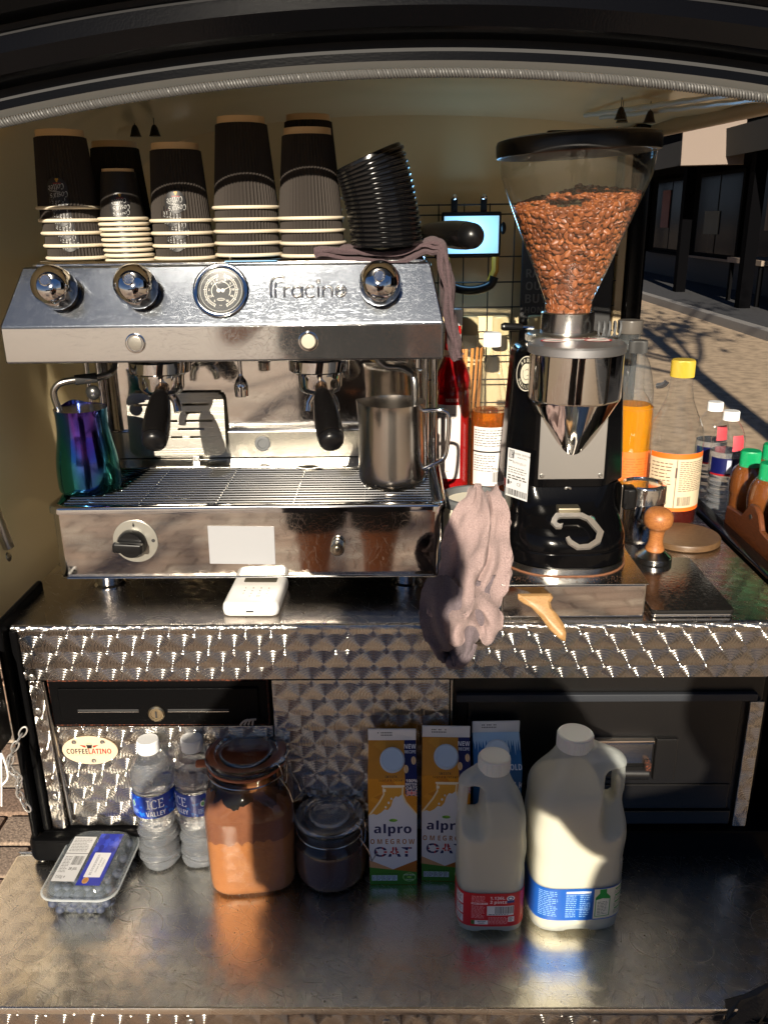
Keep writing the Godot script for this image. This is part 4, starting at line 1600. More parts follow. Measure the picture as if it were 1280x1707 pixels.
	obj("flame_mark", b, printed(c.tex(), 0.5, true), plate)
	b = MB.new()
	b.lathe([Vector2(0.0028, 0.0021), Vector2(0.0026, 0.0026), Vector2(0.0, 0.0026)], 16, Transform3D(turned_to(Vector3(0, 0, 1)), Vector3(-0.3635, 1.0435, z0)))
	obj("spark_dot", b, M.rubber, plate)
	b = MB.new()
	b.lathe([Vector2(0.0105, 0.0), Vector2(0.0105, 0.004), Vector2(0.0095, 0.006), Vector2(0.0095, 0.009), Vector2(0.0105, 0.010), Vector2(0.0105, 0.016), Vector2(0.009, 0.018), Vector2(0.0045, 0.0182), Vector2(0.0045, 0.022), Vector2(0.0, 0.0225)], 26, Transform3D(turned_to(Vector3(0, 0.05, 1)), Vector3(-0.0895, 1.032, z0)))
	obj("test_nipple", b, mat(lin(0.5, 0.46, 0.38), 0.2, 1.0), m)

func portafilter(label: String, at: Vector3, neck: Vector3, tip: Vector3) -> void:
	var p := thing("portafilter", label, "portafilter", at, 0.0, "portafilters")
	var b := MB.new()
	b.lathe([Vector2(0.00001, -0.030), Vector2(0.022, -0.030), Vector2(0.030, -0.026), Vector2(0.034, -0.018), Vector2(0.0345, -0.0005), Vector2(0.036, 0.0), Vector2(0.036, 0.0045)], 36)
	obj("basket_ring", b, M.chrome, p)
	b = MB.new()
	b.tube(smooth([Vector3(-0.010, -0.030, -0.002), Vector3(-0.018, -0.044, 0.0), Vector3(-0.020, -0.058, 0.003)], 4), 0.0065, 12)
	b.tube(smooth([Vector3(0.010, -0.030, -0.002), Vector3(0.020, -0.040, 0.004), Vector3(0.024, -0.056, 0.010)], 4), 0.0065, 12)
	obj("spout", b, M.chrome, p)
	b = MB.new()
	b.tube([Vector3(neck.x * 0.7, neck.y - 0.002, 0.028), neck, neck.lerp(tip, 0.12)], [0.010, 0.009, 0.0105], 16)
	obj("neck", b, mat(lin(0.55, 0.40, 0.28), 0.15, 1.0), p)
	b = MB.new()
	var pts := []
	var rad := []
	var prof_ := [[0.10, 0.0105], [0.14, 0.0128], [0.25, 0.0155], [0.45, 0.0182], [0.70, 0.0196], [0.85, 0.0192], [0.90, 0.0185]]
	for q in prof_:
		pts.append(neck.lerp(tip, q[0]))
		rad.append(q[1])
	b.tube(pts, rad, 24)
	obj("handle", b, M.bakelite, p, 50)
	b = MB.new()
	pts = []
	rad = []
	for q in [[0.905, 0.0180], [0.93, 0.0180], [0.97, 0.0172], [1.0, 0.0150], [1.025, 0.0105], [1.038, 0.0050], [1.042, 0.0010]]:
		pts.append(neck.lerp(tip, q[0]))
		rad.append(q[1])
	b.tube(pts, rad, 24)
	obj("end_cap", b, M.black_plastic, p, 50)

func on_machine() -> void:
	portafilter("black handled portafilter locked in the left group, above the slotted plate", Vector3(-0.362, 1.2685, -1.285), Vector3(0.013, -0.012, 0.052), Vector3(0.022, -0.071, 0.148))
	portafilter("black handled portafilter locked in the right group, beside the steel milk jug", Vector3(-0.118, 1.2685, -1.285), Vector3(0.006, -0.012, 0.052), Vector3(0.027, -0.073, 0.148))
	# slotted plate leaning on the backsplash
	var p := thing("slotted_plate", "slotted steel plate with rounded corners leaning on the backsplash behind the left portafilter", "plate", Vector3(-0.378, 1.1085, -1.400), 0.0)
	p.rotation = Vector3(-0.12, 0.02, 0)
	var b := MB.new()
	var w := 0.166
	var h := 0.108
	var slots := [[0.088, 0.012, 0.05], [0.088, 0.095, 0.14], [0.074, 0.10, 0.125], [0.060, 0.020, 0.085], [0.060, 0.098, 0.145], [0.046, 0.085, 0.13], [0.032, 0.072, 0.092], [0.032, 0.105, 0.125]]
	var ys := [0.0, 0.030, 0.034, 0.044, 0.048, 0.058, 0.062, 0.072, 0.076, 0.086, 0.090, h]
	for r in ys.size() - 1:
		var y0: float = ys[r]
		var y1: float = ys[r + 1]
		var cuts := []
		if y1 - y0 < 0.0045:
			for s in slots:
				if absf(s[0] - (y0 + y1) / 2) < 0.003:
					cuts.append([s[1], s[2]])
		var x := 0.0
		cuts.append([w, w])
		for c in cuts:
			if c[0] - x > 0.0005:
				var cc := 0.0
				var ins := 0.0
				if r == 0 or r == ys.size() - 2:
					for st in [[0.0, 0.33, 0.008], [0.33, 0.66, 0.003], [0.66, 1.0, 0.001]]:
						var k0: float = st[0] if r == 0 else 1.0 - st[1]
						var k1: float = st[1] if r == 0 else 1.0 - st[0]
						var hh := 0.012
						var ya := (y0 + hh * k0) if r == 0 else (y1 - hh * (1 - k0))
						var yb := (y0 + hh * k1) if r == 0 else (y1 - hh * (1 - k1))
						b.rbox(Vector3((x + c[0]) / 2 - w / 2, (ya + yb) / 2, 0), Vector3(c[0] - x - 2 * st[2], yb - ya, 0.0016), 0.0003, 0.0002, 1)
					var ym0 := y0 + 0.012 if r == 0 else y0
					var ym1 := y1 if r == 0 else y1 - 0.012
					if ym1 > ym0:
						b.rbox(Vector3((x + c[0]) / 2 - w / 2, (ym0 + ym1) / 2, 0), Vector3(c[0] - x, ym1 - ym0, 0.0016), 0.0003, 0.0002, 1)
				else:
					b.rbox(Vector3((x + c[0]) / 2 - w / 2, (y0 + y1) / 2, 0), Vector3(c[0] - x, y1 - y0, 0.0016), 0.0003, 0.0002, 1)
			x = c[1]
	obj("plate", b, M.dull, p)
	b = MB.new()
	b.rbox(Vector3(0.03, -0.006, 0.0), Vector3(0.012, 0.010, 0.003), 0.001, 0.0005)
	obj("hinge_tab", b, M.satin, p)
	# teaspoon on the bars
	var s := thing("teaspoon", "small steel teaspoon lying on the drip grid bars", "spoon", Vector3(-0.168, 1.0985, -1.335), 0.0)
	b = MB.new()
	var g := []
	for r in 9:
		var row := []
		var t := r / 8.0
		for c in 13:
			var u := c / 12.0
			var hw := 0.011 * sqrt(maxf(1.0 - pow(2 * t - 1, 2), 0.02))
			var xx := 0.042 * u
			var half := 0.0125 * pow(sin(PI * clampf(u * 0.93 + 0.035, 0, 1)), 0.6)
			row.append(Vector3(xx, 0.004 - 0.004 * sin(PI * u) * (1.0 - pow(2 * t - 1, 2)) + 0.003, (2 * t - 1) * half))
		g.append(row)
	b.sheet(g, 0.0009)
	obj("bowl", b, M.satin, s)
	b = MB.new()
	for k in 1:
		var gg := []
		for r in 3:
			var row := []
			for c in 11:
				var u := c / 10.0
				row.append(Vector3(0.041 + 0.075 * u, 0.007 - 0.004 * u + 0.003 * sin(u * 3), (r - 1) * (0.002 + 0.003 * u * u)))
			gg.append(row)
		b.sheet(gg, 0.0012)
	obj("stem", b, M.satin, s)
	# blank white card stuck on the front
	b = MB.new()
	b.rbox(Vector3(), Vector3(0.0985, 0.0600, 0.0012), 0.0004, 0.0003, 1)
	var card := obj("white_card", b, mat(lin(0.30, 0.305, 0.32), 0.5))
	card.position = Vector3(-0.2325, 1.0345, -1.1622)
	card.rotation.z = -0.02
	tag(card, "blank white card stuck on the machine's mirror front", "card")
	# card reader
	var rd := thing("card_reader", "white handheld card reader lying on the steel counter edge", "card reader", Vector3(-0.2125, 0.950, -1.147), deg_to_rad(-1.5))
	b = MB.new()
	var rings := []
	for l in [[0.0005, -0.006], [0.003, -0.001], [0.010, 0.0], [0.017, -0.001], [0.0205, -0.004], [0.0215, -0.008]]:
		var tilt: float = l[0]
		var ring := MB.rrect(0.083 + 2 * l[1], 0.112 + 2 * l[1], 0.013 + l[1] * 0.8, 5, Vector3(0, 0, 0))
		for i in ring.size():
			ring[i].y = tilt * (1.0 + 0.0 * ring[i].z)
		rings.append(ring)
	b.loft(rings)
	obj("body", b, M.white_gloss, rd, 60)
	var c := Cv.new(360, 480, Color(0.93, 0.92, 0.90))
	var grey := Color(0.22, 0.21, 0.21)
	var keys := ["1", "2", "3", "x", "4", "5", "6", "<", "7", "8", "9", "o", "", "0", "", ""]
	for i in 16:
		var col := grey
		if i == 3:
			col = Color(0.85, 0.15, 0.1)
		if i == 11:
			col = Color(0.4, 0.6, 0.4)
		if keys[i]:
			c.text(keys[i], 90 + (i % 4) * 66, 228 + (i / 4) * 52, 22, col, bold)
	c.rect(212, 368, 26, 26, Color(0.2, 0.2, 0.2))
	c.rect(220, 374, 8, 14, Color(0.9, 0.9, 0.9))
	c.text("SumUp", 244, 381, 18, Color(0.35, 0.35, 0.35), sans, 1.0, 0, 1)
	b = MB.new()
	decal(b, Vector3(0, 0.0217, 0.002), Vector3.RIGHT, Vector3(0, 0, -1), 0.064, 0.088)
	obj("keypad", b, printed(c.tex(), 0.2), rd)
	b = MB.new()
	b.rbox(Vector3(0.002, 0.0221, -0.029), Vector3(0.050, 0.0012, 0.017), 0.003, 0.0004)
	obj("screen", b, mat(lin(0.10, 0.09, 0.07), 0.08), rd)
	b = MB.new()
	b.rbox(Vector3(0.0, 0.010, 0.0562), Vector3(0.011, 0.0026, 0.0015), 0.0006, 0.0006)
	obj("port", b, M.rubber, rd)
	# folded dark towel over the right end of the hood
	var path := smooth([Vector3(-0.110, 1.4470, -1.190), Vector3(-0.078, 1.4505, -1.190), Vector3(-0.028, 1.4440, -1.186), Vector3(0.018, 1.4490, -1.186), Vector3(0.046, 1.4580, -1.183), Vector3(0.062, 1.450, -1.177), Vector3(0.0690, 1.418, -1.170), Vector3(0.0730, 1.372, -1.163), Vector3(0.0800, 1.327, -1.160), Vector3(0.0845, 1.308, -1.158)], 7)
	var tw := thing("dark_towel", "dark mauve towel folded over the right end of the machine's hood", "towel")
	for layer in 2:
		var g2 := []
		for r in 13:
			var t := r / 12.0
			var row := []
			for i in path.size():
				var q: Vector3 = path[i]
				var u := float(i) / (path.size() - 1)
				var dir: Vector3 = (path[mini(i + 1, path.size() - 1)] - path[maxi(i - 1, 0)]).normalized()
				var nrm := Vector3(-dir.y, dir.x, 0).normalized()
				var wid := 0.085 * (1.0 - 0.35 * smoothstep(0.6, 1.0, u)) * (1.0 if layer == 0 else 0.93)
				var off := 0.004 * sin(t * 14 + u * 6 + layer * 2.0) + 0.0045 * (1 - layer) + 0.0022 * sin(u * 37.0 + t * 3.0)
				var edge := pow(absf(2 * t - 1), 6.0)
				row.append(q + nrm * (off - edge * 0.005) + Vector3(0, 0, (t - 0.08) * -wid))
			g2.append(row)
		g2.reverse()
		b = MB.new()
		b.sheet(g2, 0.0045)
		obj("fold", b, M.dark_cloth, tw, 80)
	# edge roll of the hanging end
	b = MB.new()
	var roll := []
	var rads := []
	for i in path.size():
		roll.append((path[i] as Vector3) + Vector3(0.001, 0.002, 0.004))
		rads.append(0.0030 + 0.0006 * sin(i * 1.7))
	b.tube(roll, rads, 10)
	obj("hem", b, M.dark_cloth, tw, 80)

# ------------------------------------------------------------------ milk pitchers
func pitcher(called: String, label: String, at: Vector3, turn: float, m: StandardMaterial3D, pr: Array, h: float, r_top: float, spout: float) -> Node3D:
	var p := thing(called, label, "milk pitcher", at, turn)
	var b := MB.new()
	var body := prof(pr, 4)
	var n := 64
	var rings := []
	# outside going up, then inside going down
	var list := body.duplicate()
	for i in range(body.size() - 1, -1, -1):
		list.append(Vector2(maxf(body[i].x - 0.0012, 0.00001), maxf(body[i].y, 0.0015)))
	for q in list:
		var ring := PackedVector3Array()
		for i in n:
			var t := PI / 2 + TAU * i / n
			# the spout points along -x
			var a := absf(wrapf(t - PI, -PI, PI))
			var s := exp(-a * a / 0.10) * smoothstep(h * 0.62, h, q.y)
			var rr: float = q.x + spout * s
			ring.append(Vector3(rr * cos(t), q.y + spout * 0.8 * exp(-a * a / 0.16) * smoothstep(h * 0.8, h, q.y), -rr * sin(t)))
		rings.append(ring)
	b.loft(rings, false, false)
	obj("jug", b, m, p, 45)
	b = MB.new()
	return p

func pitchers() -> void:
	# rainbow titanium
	var c := Gradient.new()
	var hues := [lin(0.05, 0.30, 0.26), lin(0.04, 0.30, 0.32), lin(0.05, 0.16, 0.50), lin(0.16, 0.06, 0.42), lin(0.08, 0.06, 0.48), lin(0.05, 0.14, 0.55), lin(0.06, 0.07, 0.42)]
	var im := Image.create(256, 128, false, Image.FORMAT_RGBA8)
	var fn := FastNoiseLite.new()
	fn.seed = 8
	fn.frequency = 0.02
	for y in 128:
		for x in 256:
			var t := clampf((1.0 - y / 127.0) * 6.0 + 1.1 * sin(x * TAU / 256.0 * 3.0 + 0.7) + fn.get_noise_2d(x * 0.6, y) * 0.9, 0.0, 5.999)
			var k := int(t)
			im.set_pixel(x, y, (hues[k] as Color).lerp(hues[k + 1], t - k))
	var rainbow := mat(Color.WHITE, 0.12, 1.0)
	rainbow.albedo_texture = ImageTexture.create_from_image(im)
	var pr := [Vector2(0.040, 0.0), Vector2(0.0445, 0.002), Vector2(0.0468, 0.008), Vector2(0.0470, 0.030), Vector2(0.0455, 0.052), Vector2(0.0415, 0.075), Vector2(0.0385, 0.095), Vector2(0.0380, 0.118), Vector2(0.0392, 0.129)]
	var p := pitcher("milk_pitcher", "rainbow titanium milk pitcher under the left steam wand", Vector3(-0.478, 1.0982, -1.245), -0.95, rainbow, pr, 0.129, 0.0395, 0.006)
	var b := MB.new()
	b.lathe([Vector2(0.0376, 0.1285), Vector2(0.0364, 0.117), Vector2(0.0366, 0.095), Vector2(0.0370, 0.085), Vector2(0.0, 0.085)], 40)
	obj("lining", b, M.satin, p)
	pr = [Vector2(0.034, 0.0), Vector2(0.045, 0.002), Vector2(0.0505, 0.008), Vector2(0.0520, 0.016), Vector2(0.0520, 0.030), Vector2(0.0515, 0.060), Vector2(0.0505, 0.095), Vector2(0.0498, 0.120), Vector2(0.0505, 0.1305)]
	p = pitcher("milk_pitcher", "plain steel milk pitcher with wire handle under the right steam wand", Vector3(-0.008, 1.0982, -1.262), 0.0, with_normal(mat(lin(0.48, 0.44, 0.40), 0.22, 1.0), M.bumpy, 0.05, 0.05), pr, 0.1305, 0.0505, 0.004)
	b = MB.new()
	var path := smooth([Vector3(0.046, 0.118, 0.012), Vector3(0.060, 0.1195, 0.014), Vector3(0.079, 0.118, 0.016), Vector3(0.086, 0.108, 0.017), Vector3(0.0845, 0.070, 0.018), Vector3(0.0790, 0.045, 0.018), Vector3(0.064, 0.036, 0.018), Vector3(0.048, 0.028, 0.018)], 5)
	b.tube(path, 0.0036, 10)
	obj("grip", b, M.chrome, p, 60)
	b = MB.new()
	b.lathe([Vector2(0.0485, 0.07), Vector2(0.03, 0.0695), Vector2(0.0, 0.0695)], 40)
	obj("milk", b, M.cap_white, p)

# ------------------------------------------------------------------ paper cups, standing upside down
func make_cup(called: String, label: String, r_rim: float, r_base: float, h: float, m: Material, rippled: bool, print_on: bool, group: String) -> Node3D:
	var cup := thing(called, label, "paper cup", Vector3.ZERO, 0.0, group)
	var b := MB.new()
	var radius := func(y: float) -> float: return lerpf(r_rim - 0.0026, r_base, y / h)
	var fl := func(r: float, y: float, t: float) -> float: return r + (0.0011 * cos(54.0 * t) if y > 0.004 and y < h - 0.009 else 0.0) - 0.0011
	if rippled:
		b.lathe([Vector2(radius.call(0.002), 0.002), Vector2(radius.call(0.0045), 0.0045), Vector2(radius.call(h * 0.5), h * 0.5), Vector2(radius.call(h - 0.0095), h - 0.0095), Vector2(radius.call(h - 0.0085) - 0.0012, h - 0.0085)], 216, Transform3D(), fl)
		obj("sleeve", b, m, cup, 35)
	else:
		b.lathe([Vector2(radius.call(0.002) - 0.001, 0.002), Vector2(radius.call(h * 0.5) - 0.001, h * 0.5), Vector2(radius.call(h - 0.004) - 0.001, h - 0.004)], 48)
		obj("sleeve", b, m, cup)
	b = MB.new()
	b.lathe([Vector2(r_rim - 0.004, 0.0), Vector2(r_rim - 0.0012, 0.0002), Vector2(r_rim, 0.0016), Vector2(r_rim, 0.0030), Vector2(r_rim - 0.0012, 0.0043), Vector2(r_rim - 0.0036, 0.0046)], 48)
	obj("rim", b, M.cup_rim, cup)
	b = MB.new()
	b.lathe([Vector2(r_base - 0.0018, h - 0.0085), Vector2(r_base - 0.0022, h), Vector2(r_base - 0.0036, h), Vector2(r_base - 0.0040, h - 0.0055), Vector2(0.00001, h - 0.0055)], 48)
	obj("base", b, M.cup_base, cup)
	if print_on:
		b = MB.new()
		patch(b, radius, 0.006, minf(0.046, h * 0.60), -0.0180 / r_rim * 57.3, 0.0180 / r_rim * 57.3, 14, 4, 0.0004)
		obj("print", b, M.cup_print, cup)
	return cup

func ordinal(i: int) -> String:
	return ["top", "second", "third", "fourth", "fifth", "sixth", "seventh", "eighth", "ninth", "tenth"][i]

func cup_stack(proto: Node3D, where: String, at: Vector3, n: int, pitch: float, turn: float, lean := Vector2.ZERO, first := false) -> void:
	for i in n:
		# i counts from the top
		var k := n - 1 - i
		var p := at + Vector3(lean.x * k, pitch * k, lean.y * k)
		var label := "%s cup in the %s" % [ordinal(i), where] if i else "upside-down cup on top of the %s" % where
		if first and i == 0:
			proto.position = p
			proto.rotation.y = turn
			proto.set_meta("label", label)
		else:
			dup(proto, label, p, turn + rng.randfn(0, 0.10))

func cups() -> void:
	M.cup_rim = mat(lin(0.66, 0.58, 0.44), 0.55)
	M.cup_base = mat(lin(0.62, 0.44, 0.24), 0.7)
	M.ripple = mat(lin(0.042, 0.036, 0.032), 0.9)
	M.ripple.metallic_specular = 0.15
	M.silver_cup = mat(lin(0.028, 0.025, 0.023), 0.30)
	M.silver_cup.metallic_specular = 0.3
	var c := Cv.new(256, 256, Color(0, 0, 0, 0))
	c.disc(118, 128, 112, 96, Color(0.055, 0.05, 0.055))
	# the print is upside down, as the cups are
	var white := Color(0.66, 0.66, 0.65)
	c.text("Costa's", 136, 182, 44, white, script_font, 0.95, PI - 0.12)
	c.text("Coffee", 112, 118, 44, white, script_font, 0.95, PI - 0.12)
	c.line(Vector2(40, 142), Vector2(150, 154), 4, white)
	c.text("ESTABLISHED", 128, 84, 8, Color(0.75, 0.12, 0.12), bold, 1.2, PI)
	for p in [[120, 52], [138, 52], [129, 66]]:
		c.ring(p[0], p[1], 4, 8, 0, 360, Color(0.85, 0.65, 0.12))
	M.cup_print = printed(c.tex(), 0.4, true)
	var g1 := "rippled black paper cups stacked on the machine"
	var small := make_cup("small_cup", "", 0.0343, 0.0233, 0.066, M.silver_cup, false, true, "small smooth paper cups stacked on the machine")
	var mid := make_cup("ripple_cup", "", 0.0435, 0.0334, 0.1006, M.ripple, true, true, g1)
	var plain := make_cup("ripple_cup", "", 0.0471, 0.0339, 0.1162, M.ripple, true, false, g1)
	var y := 1.4390
	cup_stack(mid, "leftmost stack of rippled cups", Vector3(-0.4490, y + 0.004, -1.2370), 5, 0.0164, 0.05, Vector2(-0.0011, 0), true)
	cup_stack(small, "stack of small smooth cups with close rims", Vector3(-0.3715, y, -1.2260), 9, 0.0068, 0.25, Vector2(-0.0006, 0), true)
	cup_stack(mid, "printed rippled stack right of the small cups", Vector3(-0.2965, y + 0.002, -1.2370), 4, 0.0164, 0.1, Vector2(-0.0006, 0))
	cup_stack(plain, "tallest front stack, right of the printed cups", Vector3(-0.2070, y + 0.005, -1.2400), 5, 0.0155, 0.0, Vector2(0, 0), true)
	cup_stack(plain, "front stack beside the black lids", Vector3(-0.1150, y + 0.003, -1.2400), 4, 0.0163, 0.0, Vector2(-0.001, 0))
	cup_stack(plain, "back stack behind the leftmost cups", Vector3(-0.4140, y, -1.345), 4, 0.0160, 0.0)
	cup_stack(plain, "low back stack seen left of the third stack", Vector3(-0.3225, y, -1.345), 2, 0.0150, 0.0)
	cup_stack(plain, "back stack just left of the tallest front stack", Vector3(-0.2240, y, -1.347), 5, 0.0165, 0.0)
	cup_stack(plain, "back stack behind the cups nearest the lids", Vector3(-0.1265, y, -1.348), 6, 0.0160, 0.0)
	# sheet of blue card under the tallest cups
	var b := MB.new()
	b.rbox(Vector3(), Vector3(0.070, 0.0012, 0.05), 0.0005, 0.0003, 1)
	var card := obj("blue_card", b, mat(lin(0.20, 0.45, 0.72), 0.5))
	card.position = Vector3(-0.195, 1.4396, -1.2)
	tag(card, "edge of a light blue card under the tallest front cups", "card")
	# lids
	var lid := thing("cup_lid", "", "lid", Vector3.ZERO, 0.0, "black lids leaning on the machine")
	b = MB.new()
	b.lathe([Vector2(0.0452, -0.002), Vector2(0.0470, 0.0), Vector2(0.0485, 0.0010), Vector2(0.0485, 0.0034), Vector2(0.0474, 0.0046), Vector2(0.0458, 0.0050), Vector2(0.0452, 0.0085), Vector2(0.0440, 0.0095), Vector2(0.0410, 0.0095), Vector2(0.0400, 0.0070), Vector2(0.0, 0.0070)], 56)
	obj("shell", b, mat(lin(0.004, 0.004, 0.0045), 0.17), lid, 35)
	b = MB.new()
	b.rbox(Vector3(0, 0.0080, 0.035), Vector3(0.009, 0.0016, 0.005), 0.002, 0.0006)
	obj("sip_tab", b, M.black_plastic, lid)
	var n := 18
	for i in n:
		var t := i / (n - 1.0)
		var a := deg_to_rad(21.0) * t * t * (0.4 + 0.6 * t) + 0.02
		var p := Vector3(-0.0120 - 0.008 * t - 0.012 * t * t, 1.4585 + 0.1020 * t, -1.196 - 0.006 * t)
		var q: Node3D = lid if i == 0 else dup(lid, "", p)
		q.position = p
		q.rotation = Vector3(deg_to_rad(2.0), 0, a)
		var k := n - 1 - i
		q.set_meta("label", "black plastic lid on top of the leaning lid stack" if k == 0 else ("black plastic lid at the bottom of the leaning stack, on the towel" if k == n - 1 else "black plastic lid, %s from the top of the leaning lid stack" % (ordinal(k) if k < 10 else ["eleventh", "twelfth", "thirteenth", "fourteenth", "fifteenth", "sixteenth", "seventeenth"][k - 10])))
	# spare portafilter lying behind the lids
	var tip := Vector3(0.112, 1.4665, -1.200)
	var base := Vector3(0.016, 1.4745, -1.415)
	portafilter("black handled spare portafilter lying on the hood behind the leaning lids", base, Vector3(0.02, -0.004, 0.048), (tip - base) / 1.042)

# ------------------------------------------------------------------ coffee grinder
func octa(y: float, wf: float, w: float, zf: float, zc: float, zb: float, r := 0.006) -> PackedVector3Array:
	# front face half width wf, sides half width w; rounded corners; counter-clockwise from above, from the back
	var pts := [Vector2(w * 0.55, zb), Vector2(-w * 0.55, zb), Vector2(-w, zb + 0.05), Vector2(-w, zc), Vector2(-wf, zf), Vector2(wf, zf), Vector2(w, zc), Vector2(w, zb + 0.05)]
	var ring := PackedVector3Array()
	for i in 8:
		var p: Vector2 = pts[i]
		var a: Vector2 = (pts[posmod(i - 1, 8)] - p)
		var b: Vector2 = (pts[(i + 1) % 8] - p)
		var ra := minf(r, a.length() * 0.45)
		var rb := minf(r, b.length() * 0.45)
		var p0 := p + a.normalized() * ra
		var p1 := p + b.normalized() * rb
		for k in 4:
			var t := k / 3.0
			var q := p0.lerp(p, t).lerp(p.lerp(p1, t), t)
			ring.append(Vector3(q.x, y, q.y))
	return ring

func grinder() -> void:
	var bx0 := thing("knock_out_drawer", "low polished steel drawer box under the coffee grinder", "drawer box", Vector3(0.2475, 0.9505, -1.215))
	boxy("box", M.steel, bx0, -0.1025, 0.1010, 0.0, 0.0525, -0.135, 0.130, 0.002, 0.001)
	boxy("lid_edge", M.satin, bx0, -0.1045, 0.1030, 0.0527, 0.0540, -0.136, 0.1365, 0.002, 0.0005)
	boxy("front", M.mirror, bx0, -0.1000, 0.0985, 0.0015, 0.0500, 0.1302, 0.1325, 0.001, 0.001)
	var cx := 0.2470
	var by := 1.0048
	var g := thing("coffee_grinder", "tall black coffee grinder with steel doser and clear hopper", "coffee grinder", Vector3(cx, by, -1.215))
	# foot ring
	var b := MB.new()
	var rings := []
	for l in [[0.0, 0.0], [0.001, 0.0015], [0.010, 0.0015], [0.0115, 0.0]]:
		rings.append(MB.rrect(0.180 + l[1] * 2, 0.205 + l[1] * 2, 0.075, 8, Vector3(0, l[0], 0.005)))
	b.loft(rings)
	obj("base_ring", b, M.satin, g)
	b = MB.new()
	b.loft([MB.rrect(0.186, 0.211, 0.077, 8, Vector3(0, -0.0005, 0.005)), MB.rrect(0.186, 0.211, 0.077, 8, Vector3(0, 0.0012, 0.005))])
	obj("gasket", b, mat(lin(0.18, 0.07, 0.03), 0.8), g)
	b = MB.new()
	rings = []
	for l in [[0.0117, 0.180, 0.206, 0.072, 0.004], [0.030, 0.181, 0.206, 0.072, 0.004], [0.0315, 0.178, 0.203, 0.071, 0.004], [0.034, 0.178, 0.203, 0.071, 0.004], [0.036, 0.180, 0.205, 0.072, 0.004], [0.048, 0.178, 0.203, 0.070, 0.003], [0.058, 0.172, 0.197, 0.066, 0.000], [0.067, 0.165, 0.186, 0.060, -0.004], [0.076, 0.160, 0.172, 0.054, -0.011], [0.086, 0.158, 0.162, 0.048, -0.018], [0.100, 0.158, 0.154, 0.040, -0.024], [0.118, 0.161, 0.150, 0.034, -0.028]]:
		rings.append(MB.rrect(l[1], l[2], l[3], 8, Vector3(0, l[0], l[4])))
	b.loft(rings)
	obj("base", b, M.black_paint, g, 60)
	b = MB.new()
	rings = []
	for l in [[0.1185, 0.088, 0.048, 0.058], [0.150, 0.087, 0.048, 0.056], [0.220, 0.083, 0.046, 0.053], [0.285, 0.079, 0.044, 0.050], [0.300, 0.077, 0.042, 0.048], [0.308, 0.072, 0.038, 0.043], [0.312, 0.062, 0.030, 0.032]]:
		rings.append(octa(l[0], l[2], l[1], l[3], l[3] - 0.045, -0.105, 0.010))
	b.loft(rings)
	obj("body", b, M.black_paint, g, 35)
	# front plate behind the doser
	boxy("front_plate", M.bar, g, -0.0465, 0.0475, 0.131, 0.232, 0.0595, 0.0615, 0.001, 0.0005)
	for x in [-0.041, 0.042]:
		screw(g, Vector3(x, 0.136, 0.0615), Vector3(0, 0, 1), 0.0032)
	screw(g, Vector3(0.0, 0.111, 0.0475), Vector3(0, -0.1, 1), 0.0058)
	# doser: lid, drum, cone
	var d := Node3D.new()
	d.name = "doser"
	g.add_child(d)
	d.position = Vector3(0.0015, 0, 0.040)
	b = MB.new()
	b.lathe([Vector2(0.0001, 0.155), Vector2(0.016, 0.1555), Vector2(0.0185, 0.158), Vector2(0.0195, 0.163), Vector2(0.064, 0.2445), Vector2(0.0650, 0.2480), Vector2(0.0650, 0.3090)], 64)
	obj("drum", b, M.doser_steel if M.has("doser_steel") else M.mirror, d, 30)
	b = MB.new()
	b.lathe([Vector2(0.0655, 0.3092), Vector2(0.0668, 0.3100), Vector2(0.0668, 0.3195), Vector2(0.0645, 0.3222), Vector2(0.0, 0.3230)], 64)
	obj("lid", b, mat(lin(0.42, 0.42, 0.43), 0.38, 0.9), d, 30)
	var c := Cv.new(512, 512, Color(0, 0, 0, 0))
	c.rect(190, 128, 170, 14, Color(0.70, 0.10, 0.16))
	for p in [[130, 220], [390, 220]]:
		c.disc(p[0], p[1], 84, 64, Color(0.80, 0.12, 0.12))
		c.disc(p[0], p[1], 72, 53, Color(0.9, 0.88, 0.86))
		c.poly([Vector2(p[0] - 50, p[1] + 12), Vector2(p[0] + 44, p[1] - 16), Vector2(p[0] + 54, p[1] + 2), Vector2(p[0] - 34, p[1] + 22)], Color(0.1, 0.1, 0.1))
	c.disc(262, 196, 58, 30, Color(0.86, 0.86, 0.84))
	c.text("ESPRESSO", 262, 196, 13, Color(0.2, 0.2, 0.2), bold)
	c.rect(70, 128, 92, 9, Color(0.85, 0.85, 0.84))
	c.rect(74, 146, 60, 9, Color(0.85, 0.85, 0.84))
	c.rect(392, 118, 62, 18, Color(0.88, 0.88, 0.86))
	c.rect(398, 146, 66, 18, Color(0.88, 0.88, 0.86))
	b = MB.new()
	decal(b, Vector3(0, 0.3234, 0.0), Vector3.RIGHT, Vector3(0, 0, -1), 0.118, 0.118)
	obj("lid_stickers", b, printed(c.tex(), 0.4, true), d)
	# grinding collar and adjuster
	var teeth := func(r: float, y: float, t: float) -> float: return r + (0.0022 * signf(sin(60 * t)) if r > 0.0535 and y > 0.3145 and y < 0.3225 else 0.0)
	b = MB.new()
	b.lathe([Vector2(0.050, 0.3120), Vector2(0.0545, 0.3125), Vector2(0.0545, 0.3146), Vector2(0.0545, 0.3147), Vector2(0.0545, 0.3224), Vector2(0.0530, 0.3232), Vector2(0.050, 0.3250), Vector2(0.042, 0.3262), Vector2(0.042, 0.3265)], 240, Transform3D(Basis(), Vector3(0.0, 0, -0.045)), teeth)
	obj("adjuster_ring", b, mat(lin(0.50, 0.48, 0.43), 0.3, 1.0), g, 30)
	b = MB.new()
